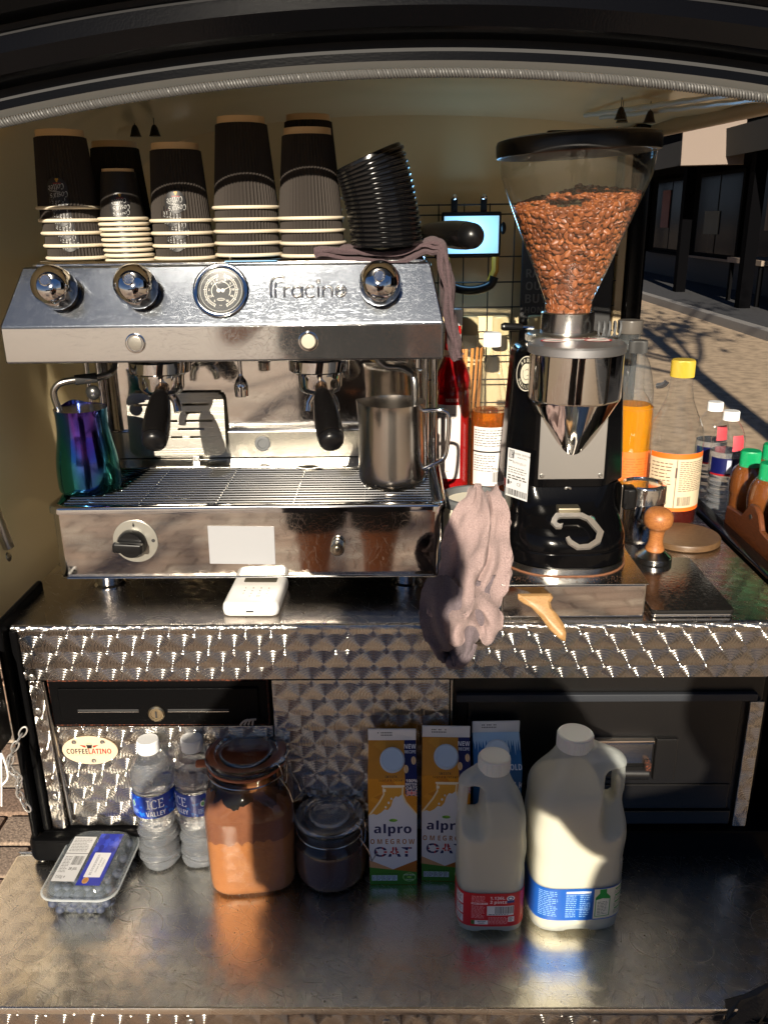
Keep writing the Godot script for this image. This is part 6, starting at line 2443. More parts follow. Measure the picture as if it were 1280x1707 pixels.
func bottles() -> void:
	var top := 0.9505
	var syrup := [Vector2(0.0, 0.0), Vector2(0.030, 0.0), Vector2(0.0345, 0.003), Vector2(0.0355, 0.010), Vector2(0.0355, 0.205), Vector2(0.0360, 0.214), Vector2(0.0340, 0.222), Vector2(0.0360, 0.230), Vector2(0.0352, 0.246), Vector2(0.029, 0.262), Vector2(0.0195, 0.284), Vector2(0.0160, 0.302), Vector2(0.0152, 0.345), Vector2(0.0148, 0.362)]
	var red := solid_glass(Color(0.72, 0.03, 0.06, 0.55), 0.033)
	var o := bottle("syrup_bottle", "red syrup bottle with white cap and red and white neck band beside the machine", Vector3(0.110, top, -1.655), syrup, M.glass, red, 0.285, M.cap_white, 0.0172, 0.030)
	wrap_label(o, syrup, 0.045, 0.195, -62, 24, printed(label_tex("red"), 0.5))
	var c := Cv.new(256, 128, Color(0.86, 0.84, 0.83))
	c.poly([Vector2(0, 0), Vector2(256, 0), Vector2(256, 40), Vector2(150, 60), Vector2(110, 128), Vector2(0, 128)], Color(0.80, 0.05, 0.07))
	wrap_label(o, syrup, 0.298, 0.348, -110, 110, printed(c.tex(), 0.4), "neck_band")
	c = Cv.new(256, 64, Color(0.45, 0.04, 0.06, 0.0))
	c.text("MONIN", 128, 34, 30, Color(0.85, 0.75, 0.75), serif)
	wrap_label(o, syrup, 0.198, 0.212, -40, 30, printed(c.tex(), 0.5, true), "raised_name", 0.0009)
	var amber := solid_glass(Color(0.80, 0.45, 0.08, 0.22), 0.033)
	var am := [Vector2(0.0, 0.0), Vector2(0.033, 0.0), Vector2(0.0375, 0.004), Vector2(0.0385, 0.014), Vector2(0.0385, 0.165), Vector2(0.0370, 0.182), Vector2(0.0300, 0.215), Vector2(0.0225, 0.250), Vector2(0.0180, 0.282), Vector2(0.0160, 0.305), Vector2(0.0155, 0.318)]
	o = bottle("syrup_bottle", "amber syrup bottle with white cap and small print label, left of the grinder", Vector3(0.186, top, -1.655), am, M.glass, amber, 0.178, M.cap_white, 0.0170, 0.026)
	wrap_label(o, am, 0.030, 0.150, -58, 58, printed(label_tex("amber"), 0.5))
	# wooden stirrers behind the red bottle
	var st := thing("stirrer", "wooden stirrer, leftmost behind the red syrup bottle", "stirrer", Vector3(0.138, top, -1.700), 0.0, "wooden stirrers behind the red bottle")
	var b := MB.new()
	b.rbox(Vector3(0, 0.146, 0), Vector3(0.0065, 0.292, 0.0018), 0.0008, 0.0006)
	obj("stick", b, wood(Color(0.80, 0.56, 0.30), Color(0.66, 0.42, 0.20), 0.08), st)
	for i in 5:
		var s := dup(st, "wooden stirrer, %s from the left behind the red syrup bottle" % ["second", "third", "fourth", "fifth", "sixth"][i], Vector3(0.134 + 0.0075 * i, top, -1.702 - 0.006 * (i % 3)))
		s.rotation.z = -0.02 - 0.022 * i
		s.rotation.y = 0.3 * i
	st.rotation.z = 0.02
	# tumbler that holds them
	var tb := thing("stirrer_glass", "clear tumbler holding wooden stirrers behind the red bottle", "glass", Vector3(0.150, top, -1.705))
	b = MB.new()
	b.lathe([Vector2(0.0001, 0.0), Vector2(0.026, 0.0), Vector2(0.031, 0.10), Vector2(0.0295, 0.10), Vector2(0.025, 0.004), Vector2(0.0001, 0.004)], 32)
	obj("tumbler", b, M.glass, tb)
	# fluted bottles on the right
	var flute := func(r: float, y: float, t: float) -> float: return r * (1.0 + 0.018 * cos(22.0 * t) * smoothstep(0.145, 0.16, y) * (1.0 - smoothstep(0.26, 0.285, y)))
	var fb := [Vector2(0.0, 0.0), Vector2(0.042, 0.0), Vector2(0.0475, 0.004), Vector2(0.0490, 0.012), Vector2(0.0490, 0.140), Vector2(0.0480, 0.160), Vector2(0.0440, 0.180), Vector2(0.0330, 0.205), Vector2(0.0240, 0.228), Vector2(0.0205, 0.250), Vector2(0.0185, 0.275), Vector2(0.0170, 0.285)]
	var syr := solid_glass(Color(0.42, 0.09, 0.03, 0.3), 0.033)
	o = bottle("syrup_bottle", "large clear fluted bottle with yellow cap and orange edged label", Vector3(0.508, top, -1.500), fb, M.glass, syr, 0.045, mat(lin(0.50, 0.36, 0.04), 0.4), 0.0205, 0.030, flute)
	wrap_label(o, fb, 0.030, 0.138, -70, 72, printed(label_tex("orange"), 0.5))
	var fb2 := [Vector2(0.0, 0.0), Vector2(0.032, 0.0), Vector2(0.0365, 0.004), Vector2(0.0375, 0.012), Vector2(0.0375, 0.190), Vector2(0.0360, 0.205), Vector2(0.0250, 0.225), Vector2(0.0165, 0.245), Vector2(0.0150, 0.300), Vector2(0.0150, 0.318)]
	var flute2 := func(r: float, y: float, t: float) -> float: return r * (1.0 + 0.016 * cos(20.0 * t) * smoothstep(0.13, 0.14, y) * (1.0 - smoothstep(0.19, 0.21, y)))
	var yel := solid_glass(Color(0.90, 0.62, 0.08, 0.45), 0.033)
	o = bottle("syrup_bottle", "yellow syrup bottle with an orange label half hidden by the doser", Vector3(0.437, top, -1.540), fb2, M.glass, yel, 0.212, mat(lin(0.05, 0.05, 0.05), 0.4), 0.0165, 0.022, flute2)
	wrap_label(o, fb2, 0.025, 0.128, -80, 80, printed(label_tex("plain_orange"), 0.5))
	# glass jug with a handle behind them
	var ju := thing("glass_jug", "clear glass jug with a wide neck behind the yellow syrup bottle", "jug", Vector3(0.452, top, -1.66))
	b = MB.new()
	var jp := prof([Vector2(0.0, 0.0), Vector2(0.050, 0.0), Vector2(0.055, 0.005), Vector2(0.056, 0.18), Vector2(0.054, 0.22), Vector2(0.044, 0.265), Vector2(0.028, 0.295), Vector2(0.0215, 0.310), Vector2(0.0215, 0.335), Vector2(0.0235, 0.340)], 4)
	b.lathe(jp, 48)
	obj("jug", b, pane(Color(0.55, 0.57, 0.58, 0.16)), ju)
	b = MB.new()
	b.lathe([Vector2(0.0225, 0.325), Vector2(0.0240, 0.327), Vector2(0.0240, 0.348), Vector2(0.0225, 0.350), Vector2(0.0, 0.350)], 32)
	obj("stopper", b, mat(lin(0.10, 0.09, 0.08), 0.3), ju)
	b = MB.new()
	b.tube(smooth([Vector3(0.057, 0.225, 0.02), Vector3(0.066, 0.229, 0.03), Vector3(0.071, 0.236, 0.032)], 3), 0.0055, 8)
	obj("tap", b, M.cap_white, ju)
	# pale bottles at the back, seen through the wire grid
	var bb := [Vector2(0.0, 0.0), Vector2(0.034, 0.0), Vector2(0.037, 0.004), Vector2(0.037, 0.20), Vector2(0.030, 0.25), Vector2(0.016, 0.29), Vector2(0.0145, 0.335)]
	var say := ["dim clear cream capped bottle at the back, left of the amber bottle", "dim clear cream capped bottle at the back, behind the amber bottle", "dim clear bottle with a cream cap at the back, beside the hopper neck"]
	var bx_ := [0.150, 0.212, 0.283]
	for i in 3:
		o = bottle("back_bottle", say[i], Vector3(bx_[i], top, -1.742), bb, M.smoky, solid_glass(Color(0.45, 0.25, 0.10, 0.2), 0.033) if i != 1 else null, 0.15, mat(lin(0.42, 0.36, 0.20), 0.5), 0.0165, 0.036, null, "cream capped bottles at the back")
	o = bottle("back_bottle", "dark bottle with an olive yellow cap behind the right side of the hopper", Vector3(0.374, top, -1.742), bb, mat(lin(0.015, 0.013, 0.012), 0.1), null, 0.1, mat(lin(0.30, 0.22, 0.04), 0.5), 0.0165, 0.034)
	# water and juice bottles on the outer shelf
	var sh := 0.9055
	var wb := water_profile()
	for i in 2:
		var at := Vector3(0.644 + 0.0 * i, sh - 0.02 + 0.02, -1.600 - 0.085 * i)
		o = bottle("drink_bottle", ["clear water bottle with a dark blue label on the outer shelf", "second clear water bottle, mostly hidden behind the first on the outer shelf"][i], at, wb, M.glass, M.water, 0.150, M.cap_white, 0.0150, 0.018)
		wrap_label(o, wb, 0.105, 0.140, -75, 75, printed(label_tex("cola"), 0.4))
		o.scale = Vector3.ONE * 1.0
		b = MB.new()
		patch(b, func(y: float) -> float: return interp(prof(wb, 4), y), 0.155, 0.185, -5, 40, 8, 3, 0.0008)
		obj("red_print", b, mat(lin(0.55, 0.06, 0.08), 0.5), o)
	var jb := [Vector2(0.0, 0.0), Vector2(0.026, 0.0), Vector2(0.0300, 0.004), Vector2(0.0310, 0.012), Vector2(0.0310, 0.075), Vector2(0.0325, 0.085), Vector2(0.0325, 0.105), Vector2(0.0280, 0.125), Vector2(0.0170, 0.140), Vector2(0.0150, 0.148)]
	var juice := mat(lin(0.15, 0.042, 0.004), 0.22)
	var green := mat(lin(0.004, 0.30, 0.11), 0.35)
	var pos := [Vector3(0.655, sh + 0.0085, -1.515), Vector3(0.715, sh + 0.0085, -1.560), Vector3(0.656, sh + 0.0085, -1.430), Vector3(0.725, sh + 0.0085, -1.480), Vector3(0.668, sh + 0.0085, -1.352)]
	var js := ["orange juice bottle with a green cap nearest the water bottles", "orange juice bottle whose sunlit green cap stands highest", "orange juice bottle with a green cap, right behind the wooden board's hump", "orange juice bottle with a green cap cut off by the right edge, at the back", "orange juice bottle with a green cap closest to the camera at the right edge"]
	for i in 5:
		o = bottle("juice_bottle", js[i], pos[i], jb, M.clear, juice, 0.134, green, 0.0180, 0.034, null, "orange juice bottles with green caps")
	# wooden crate end standing before the juices
	var cr := thing("wooden_crate", "brown wooden crate with a humped, drilled end board beside the counter", "crate", Vector3(0.655, sh, -1.345))
	var wm := wood(Color(0.45, 0.25, 0.12), Color(0.32, 0.16, 0.07), 0.16)
	b = MB.new()
	var board := PackedVector2Array([Vector2(-0.11, 0.0), Vector2(0.10, 0.0), Vector2(0.10, 0.075), Vector2(0.045, 0.082), Vector2(0.030, 0.105), Vector2(0.012, 0.115), Vector2(-0.008, 0.112), Vector2(-0.024, 0.096), Vector2(-0.038, 0.082), Vector2(-0.105, 0.076)])
	b.plate(board, 0.010, Transform3D(Basis(Vector3.UP, -PI / 2), Vector3(-0.0425, 0.0, -0.03)), 0.002)
	obj("end_board", b, wm, cr)
	b = MB.new()
	b.lathe([Vector2(0.0045, 0.0), Vector2(0.0045, 0.0008), Vector2(0.0, 0.0008)], 16, Transform3D(turned_to(Vector3(-1, 0, 0)), Vector3(-0.0476, 0.092, -0.028)))
	obj("hole", b, M.rubber, cr)
	boxy("side_board", wm, cr, -0.036, 0.10, 0.0, 0.07, 0.075, 0.085)
	boxy("floor_board", wm, cr, -0.036, 0.115, 0.0, 0.008, -0.26, 0.0745)

func back_panel() -> void:
	# wire grid hooked on the back wall
	var g := thing("wire_grid", "black wire grid panel hung on the van's back wall", "grid panel", Vector3(0, 0, -1.805))
	for k in 9:
		var b := MB.new()
		var x := 0.036 + k * 0.0515
		b.tube([Vector3(x, 1.10, 0.0), Vector3(x, 1.518, 0.0)], 0.0014, 6)
		obj("upright_wire", b, M.wire, g)
	for k in 9:
		var b := MB.new()
		var y := 1.516 - (k * 0.0505 if k else 0.0)
		if k == 1:
			y = 1.497
		b.tube([Vector3(0.03, y, 0.003), Vector3(0.455, y, 0.003)], 0.0016, 6)
		obj("cross_wire", b, M.wire, g)
	var i := 0
	for x in [0.118, 0.177]:
		var h := thing("bulldog_hook", ["black hook over the top of the wire grid above the lamp's left half", "black hook over the top of the wire grid above the lamp's right half"][i], "hook", Vector3(x, 1.512, -1.800), 0.0, "hooks on the wire grid")
		var b := MB.new()
		b.rbox(Vector3(0, 0.0, 0.006), Vector3(0.013, 0.034, 0.006), 0.002, 0.002)
		obj("clip", b, M.black_plastic, h)
		b = MB.new()
		b.ball(Vector3(0, 0.018, 0.006), Vector3(0.0065, 0.0065, 0.005))
		obj("knuckle", b, M.chrome, h)
		i += 1
	# work lamp hung upside down
	var l := thing("work_lamp", "lit pale blue work lamp with yellow arms and a black grip on the wire grid", "work lamp", Vector3(0.1525, 1.4585, -1.785))
	boxy("frame", M.black_plastic, l, -0.060, 0.060, -0.042, 0.044, -0.012, -0.001, 0.004, 0.003)
	var glow := mat(lin(0.35, 0.55, 0.65), 0.3)
	glow.emission_enabled = true
	glow.emission = Color(0.60, 0.80, 0.92)
	glow.emission_energy_multiplier = 0.55
	boxy("lamp_panel", glow, l, -0.055, 0.055, -0.036, 0.036, -0.0005, 0.003, 0.006, 0.001)
	for s in [-1, 1]:
		var b := MB.new()
		b.tube([Vector3(s * 0.050, -0.0435, -0.004), Vector3(s * 0.050, -0.07, -0.002), Vector3(s * 0.040, -0.092, 0.0)], 0.0075, 8)
		obj("arm", b, mat(lin(0.50, 0.24, 0.02), 0.5), l)
		b = MB.new()
		b.ball(Vector3(s * 0.064, 0.012, -0.002), Vector3(0.006, 0.012, 0.006))
		obj("side_knob", b, M.black_plastic, l)
	var b2 := MB.new()
	b2.tube(smooth([Vector3(-0.048, -0.082, 0.001), Vector3(-0.040, -0.098, 0.002), Vector3(-0.015, -0.107, 0.003), Vector3(0.015, -0.107, 0.003), Vector3(0.040, -0.098, 0.002), Vector3(0.048, -0.082, 0.001)], 4), 0.0095, 10)
	obj("grip", b2, M.black_plastic, l)
	var light := OmniLight3D.new()
	light.name = "lamp_light"
	light.light_color = Color(0.55, 0.80, 1.0)
	light.light_energy = 0.008
	light.light_size = 0.03
	light.omni_range = 3.0
	light.omni_attenuation = 2.0
	light.shadow_enabled = true
	light.position = Vector3(0, 0, 0.02)
	l.add_child(light)
	# dark sign behind the hopper
	var sg := thing("dark_sign", "dark board lettered BUY OUR HONEY behind the bean hopper", "sign", Vector3(0.315, 1.355, -1.792))
	boxy("board", mat(lin(0.016, 0.016, 0.017), 0.6), sg, -0.058, 0.13, -0.20, 0.09, -0.006, 0.0, 0.002)
	var c := Cv.new(512, 512, Color(0, 0, 0, 0))
	var w := Color(0.36, 0.35, 0.33)
	c.text("RAW", 18, 110, 66, w, bold, 1.0, 0, 1)
	c.text("OUR", 18, 210, 66, w, bold, 1.0, 0, 1)
	c.text("BUY", 18, 310, 70, w, bold, 1.0, 0, 1)
	c.text("HONEY", 18, 400, 50, w, bold, 1.0, 0, 1)
	var b := MB.new()
	decal(b, Vector3(0.012, -0.01, 0.001), Vector3.RIGHT, Vector3.UP, 0.13, 0.13)
	obj("lettering", b, printed(c.tex(), 0.6, true), sg)

# let a cloth grow a little larger than the shape it lies on, so that it buckles into wrinkles
func crumple(g: Array, more: float, steps: int) -> Array:
	var nr := g.size()
	var nc: int = g[0].size()
	var p := PackedVector3Array()
	for row in g:
		for q in row:
			p.append(q)
	var home := p.duplicate()
	var fn := FastNoiseLite.new()
	fn.seed = 44
	fn.frequency = 0.07
	for i in p.size():
		p[i] += Vector3(fn.get_noise_2d(i % nc, i / nc) * 0.003, fn.get_noise_2d(i % nc + 90, i / nc) * 0.003, fn.get_noise_2d(i % nc, i / nc + 70) * 0.010)
	var pairs := []
	for r in nr:
		for c in nc:
			var i := r * nc + c
			for d in [[0, 1, 1.0], [1, 0, 1.0], [1, 1, 1.0], [0, 2, 0.99], [2, 0, 0.99], [0, 5, 0.97], [5, 0, 0.97]]:
				if r + d[0] < nr and c + d[1] < nc:
					var j: int = i + d[0] * nc + d[1]
					pairs.append([i, j, home[i].distance_to(home[j]) * more * d[2]])
			if r + 1 < nr and c > 0:
				pairs.append([i, i + nc - 1, home[i].distance_to(home[i + nc - 1]) * more])
	for s in steps:
		for e in pairs:
			var i: int = e[0]
			var j: int = e[1]
			var d := p[j] - p[i]
			var l := d.length()
			var k: Vector3 = d * (0.22 * (l - e[2]) / maxf(l, 0.0001))
			p[i] += k
			p[j] -= k
		for i in p.size():
			var back: Vector3 = (home[i] - p[i]) * 0.04
			p[i] += back
			# nothing sinks into what it lies on
			p[i].z = maxf(p[i].z, home[i].z - 0.012)
	for pass_ in 2:
		var q := p.duplicate()
		for r in range(1, nr - 1):
			for c in range(1, nc - 1):
				var i := r * nc + c
				q[i] = p[i] * 0.5 + (p[i - 1] + p[i + 1] + p[i - nc] + p[i + nc]) * 0.125
		p = q
	var out := []
	for r in nr:
		var row := []
		for c in nc:
			row.append(p[r * nc + c])
		out.append(row)
	return out

# ------------------------------------------------------------------ things on the tailgate shelf
func water_profile() -> Array:
	return [Vector2(0.0000, 0.004), Vector2(0.0180, 0.003), Vector2(0.0260, 0.000), Vector2(0.0300, 0.004), Vector2(0.0312, 0.010), Vector2(0.0300, 0.016), Vector2(0.0334, 0.022), Vector2(0.0296, 0.029), Vector2(0.0329, 0.036), Vector2(0.0287, 0.044), Vector2(0.0315, 0.051), Vector2(0.0277, 0.059), Vector2(0.0304, 0.067), Vector2(0.0273, 0.076), Vector2(0.0309, 0.085), Vector2(0.0285, 0.094), Vector2(0.0312, 0.102), Vector2(0.0315, 0.112), Vector2(0.0318, 0.142), Vector2(0.0308, 0.149), Vector2(0.0325, 0.155), Vector2(0.0312, 0.162), Vector2(0.0318, 0.170), Vector2(0.0285, 0.184), Vector2(0.0225, 0.198), Vector2(0.0150, 0.208), Vector2(0.0130, 0.213), Vector2(0.0130, 0.220)]

func shelf_things() -> void:
	var y := 0.5505
	water(y)
	jars(y)
	cartons(y)
	milk(y)
	punnet(y)

func water(y: float) -> void:
	var pr := water_profile()
	var tex := label_tex("water")
	var twist := func(r: float, yy: float, t: float) -> float: return r + 0.0016 * sin(3.0 * t + yy * 150.0) * (1.0 - smoothstep(0.085, 0.10, yy)) + 0.0007 * sin(5.0 * t - yy * 120.0) * smoothstep(0.145, 0.155, yy) * (1.0 - smoothstep(0.18, 0.20, yy))
	var say := ["left water bottle, its blue label facing the front of the shelf", "full water bottle partly hidden by the big cocoa jar"]
	for i in 2:
		var at := Vector3(-0.3725 + 0.064 * i, y, -1.058 - 0.004 * i)
		var o := bottle("water_bottle", say[i], at, pr, M.clear, null, 0.19, M.cap_white, 0.0158, 0.020, twist, "water bottles on the shelf")
		var inner := []
		for q in prof(pr, 4):
			if q.y < 0.196:
				inner.append(Vector2(maxf(q.x - 0.0006, 0.00001), maxf(q.y, 0.004)))
		inner.append(Vector2(0.0228, 0.196))
		inner.append(Vector2(0.00001, 0.196))
		var b := MB.new()
		b.lathe(inner, 56, Transform3D(), twist)
		obj("water", b, M.water, o, 50)
		var m := printed(tex, 0.3)
		wrap_label(o, pr, 0.106, 0.146, -100, 100, m, "label", 0.0010)
		o.scale.y = 0.955
		o.rotation.y = deg_to_rad(18.0) if i == 0 else deg_to_rad(-38.0)

func rounded_square(r: float, t: float, n := 4.5) -> float:
	return r / pow(pow(absf(cos(t)), n) + pow(absf(sin(t)), n), 1.0 / n)

func jars(y: float) -> void:
	# the tall jar: squarish body, round neck, hinged glass lid with an orange seal
	var cocoa := mat(lin(0.32, 0.115, 0.022), 0.9)
	cocoa.albedo_texture = noise_tex(0.02, 256, false, 1, 5, 71, ramp([[0.0, Color(0.90, 0.88, 0.86)], [0.45, Color(0.97, 0.96, 0.95)], [1.0, Color(1, 1, 1)]]))
	cocoa.uv1_triplanar = true
	cocoa.uv1_scale = Vector3.ONE / 0.09
	with_normal(cocoa, M.bumpy, 0.3)
	var dust := mat(lin(0.16, 0.050, 0.013), 0.95)
	dust.albedo_texture = cocoa.albedo_texture
	dust.uv1_triplanar = true
	dust.uv1_scale = Vector3.ONE / 0.05
	var orange := mat(lin(0.34, 0.085, 0.028), 0.5)
	var wire := mat(lin(0.5, 0.48, 0.45), 0.2, 1.0)
	var sq := func(r: float, yy: float, t: float) -> float: return lerpf(rounded_square(r * 0.90, t), r, smoothstep(0.142, 0.172, yy)) if yy > 0.004 else r
	var j := thing("cocoa_jar", "tall clip-top glass jar of cocoa powder with an orange seal", "jar", Vector3(-0.2235, y, -1.038), 0.12)
	j.scale = Vector3.ONE * 1.035
	var pr := [Vector2(0.0, 0.003), Vector2(0.050, 0.002), Vector2(0.060, 0.002), Vector2(0.066, 0.008), Vector2(0.0695, 0.018), Vector2(0.0700, 0.060), Vector2(0.0700, 0.120), Vector2(0.0690, 0.138), Vector2(0.0620, 0.156), Vector2(0.0540, 0.167), Vector2(0.0510, 0.172), Vector2(0.0530, 0.176), Vector2(0.0530, 0.180), Vector2(0.0505, 0.183), Vector2(0.0505, 0.190)]
	var b := MB.new()
	b.lathe(prof(pr, 4), 80, Transform3D(), sq)
	obj("jar", b, M.clear, j, 60)
	b = MB.new()
	var heap := func(r: float, yy: float, t: float) -> float: return sq.call(r, yy, t)
	var inner := []
	for q in prof(pr, 4):
		if q.y < 0.108:
			inner.append(Vector2(maxf(q.x - 0.0022, 0.00001), maxf(q.y, 0.004)))
	inner.append(Vector2(0.0675, 0.112))
	b.lathe(inner + [Vector2(0.058, 0.116), Vector2(0.030, 0.119), Vector2(0.0, 0.117)], 64, Transform3D(), heap)
	obj("cocoa", b, cocoa, j, 60)
	# powder clinging to the glass above the fill, up to an uneven edge
	b = MB.new()
	var fn := FastNoiseLite.new()
	fn.seed = 14
	fn.frequency = 0.6
	fn.fractal_octaves = 5
	var pp := prof(pr, 4)
	var g := []
	for k in 15:
		var row := []
		for i in 121:
			var a := lerpf(-2.4, 2.4, i / 120.0)
			var edge := 0.157 + 0.016 * fn.get_noise_1d(a * 3.0) - 0.012 * exp(-pow((a - 0.55) / 0.22, 2)) + 0.004 * fn.get_noise_1d(a * 19.0)
			var yy := lerpf(edge, 0.098 + 0.010 * fn.get_noise_1d(a * 7.0 + 40.0), k / 14.0)
			var r: float = sq.call(interp(pp, yy), yy, a - PI / 2) - 0.0015
			row.append(Vector3(r * sin(a), yy, r * cos(a)))
		g.append(row)
	b.sheet(g)
	obj("clinging_powder", b, dust, j, 60)
	clip_top(j, 0.190, 0.0550, orange, wire, 0.9)
	# the raised maker's mark moulded in the glass
	b = MB.new()
	var arcs := []
	for s in 2:
		var pts := []
		for i in 15:
			var a := deg_to_rad(lerpf(-26, 20, i / 14.0)) - 0.12
			var yy := 0.086 + 0.014 * cos(lerpf(-1.4, 1.4, i / 14.0)) - s * 0.013
			var r: float = sq.call(0.0700, yy, -PI / 2 + a) + 0.0004
			pts.append(Vector3(r * sin(a), yy, r * cos(a)))
		b.tube(pts, 0.0007, 5)
	obj("moulded_mark", b, M.glass, j, 60)
	# the small jar
	var sj := thing("small_jar", "small round clip-top glass jar of dark chocolate powder in the shade", "jar", Vector3(-0.1045, y, -1.026), -0.15)
	pr = [Vector2(0.0, 0.003), Vector2(0.038, 0.002), Vector2(0.0465, 0.006), Vector2(0.0530, 0.016), Vector2(0.0550, 0.032), Vector2(0.0550, 0.060), Vector2(0.0530, 0.072), Vector2(0.0480, 0.080), Vector2(0.0460, 0.083), Vector2(0.0480, 0.086), Vector2(0.0480, 0.090), Vector2(0.0460, 0.092), Vector2(0.0460, 0.097)]
	b = MB.new()
	b.lathe(prof(pr, 4), 64)
	obj("jar", b, M.clear, sj, 60)
	inner = []
	for q in prof(pr, 4):
		if q.y < 0.070:
			inner.append(Vector2(maxf(q.x - 0.0022, 0.00001), maxf(q.y, 0.004)))
	inner.append(Vector2(0.030, 0.073))
	inner.append(Vector2(0.0, 0.072))
	b = MB.new()
	b.lathe(inner, 48)
	obj("chocolate", b, mat(lin(0.045, 0.014, 0.008), 0.8), sj, 60)
	clip_top(sj, 0.097, 0.0485, M.clear, wire, 0.62)

func clip_top(j: Node3D, h: float, r: float, seal: Material, wire: Material, ang: float) -> void:
	var b := MB.new()
	b.lathe([Vector2(r - 0.010, h), Vector2(r - 0.001, h), Vector2(r + 0.001, h + 0.0015), Vector2(r + 0.001, h + 0.0045), Vector2(r - 0.001, h + 0.006), Vector2(r - 0.010, h + 0.006)], 56)
	var se := obj("seal", b, seal, j)
	b = MB.new()
	b.rbox(Vector3(-r - 0.006, h + 0.003, 0.006), Vector3(0.018, 0.004, 0.014), 0.003, 0.001)
	obj("seal_tab", b, seal, se)
	# glass lid with rings
	b = MB.new()
	b.lathe([Vector2(r - 0.004, h + 0.0062), Vector2(r + 0.002, h + 0.007), Vector2(r + 0.003, h + 0.010), Vector2(r + 0.001, h + 0.0135), Vector2(r - 0.006, h + 0.0155), Vector2(r - 0.010, h + 0.0150), Vector2(r - 0.012, h + 0.0120), Vector2(r - 0.018, h + 0.0115), Vector2(r - 0.020, h + 0.0150), Vector2(r - 0.023, h + 0.0160), Vector2(r * 0.3, h + 0.0165), Vector2(0.0, h + 0.0165), Vector2(0.0, h + 0.011), Vector2(r * 0.4, h + 0.010), Vector2(r - 0.012, h + 0.0075)].map(func(p): return Vector2(maxf(p.x, 0.00001), p.y)), 64)
	obj("lid", b, M.thick_glass, j, 50)
	# neck wire, hinge and clip
	b = MB.new()
	b.tube(arc_pts(Vector3(0, h - 0.009, 0), r + 0.0012, 0, 360, 40, Vector3.RIGHT, Vector3.BACK), 0.0012, 6, false)
	obj("neck_wire", b, wire, j)
	var d := Vector3(cos(ang - 0.35), 0, sin(ang - 0.35))
	var side := Vector3(-d.z, 0, d.x)
	b = MB.new()
	for s in [-1, 1]:
		b.tube(smooth([d * (r - 0.002) + side * s * 0.007 + Vector3(0, h + 0.0145, 0), d * (r + 0.005) + side * s * 0.0075 + Vector3(0, h + 0.011, 0), d * (r + 0.007) + side * s * 0.006 + Vector3(0, h - 0.002, 0), d * (r + 0.006) + side * s * 0.005 + Vector3(0, h - 0.020, 0), d * (r + 0.004) + side * s * 0.004 + Vector3(0, h - 0.024, 0)], 4), 0.0012, 6)
	var cl := obj("clip", b, wire, j)
	b = MB.new()
	var e := d * (r + 0.006)
	b.tube([e + side * 0.011 + Vector3(0, h - 0.004, 0), e + side * 0.011 + d * 0.014 + Vector3(0, h - 0.022, 0), e + side * 0.011 + d * 0.019 + Vector3(0, h - 0.038, 0), e - side * 0.011 + d * 0.019 + Vector3(0, h - 0.038, 0), e - side * 0.011 + d * 0.014 + Vector3(0, h - 0.022, 0), e - side * 0.011 + Vector3(0, h - 0.004, 0)], 0.0011, 6)
	obj("bail", b, wire, cl)
	b = MB.new()
	for s in [-1, 1]:
		b.tube(smooth([-d * r + side * s * 0.006 + Vector3(0, h + 0.014, 0), -d * (r + 0.006) + side * s * 0.006 + Vector3(0, h + 0.008, 0), -d * (r + 0.006) + side * s * 0.004 + Vector3(0, h - 0.012, 0)], 4), 0.0012, 6)
	obj("hinge", b, wire, j)

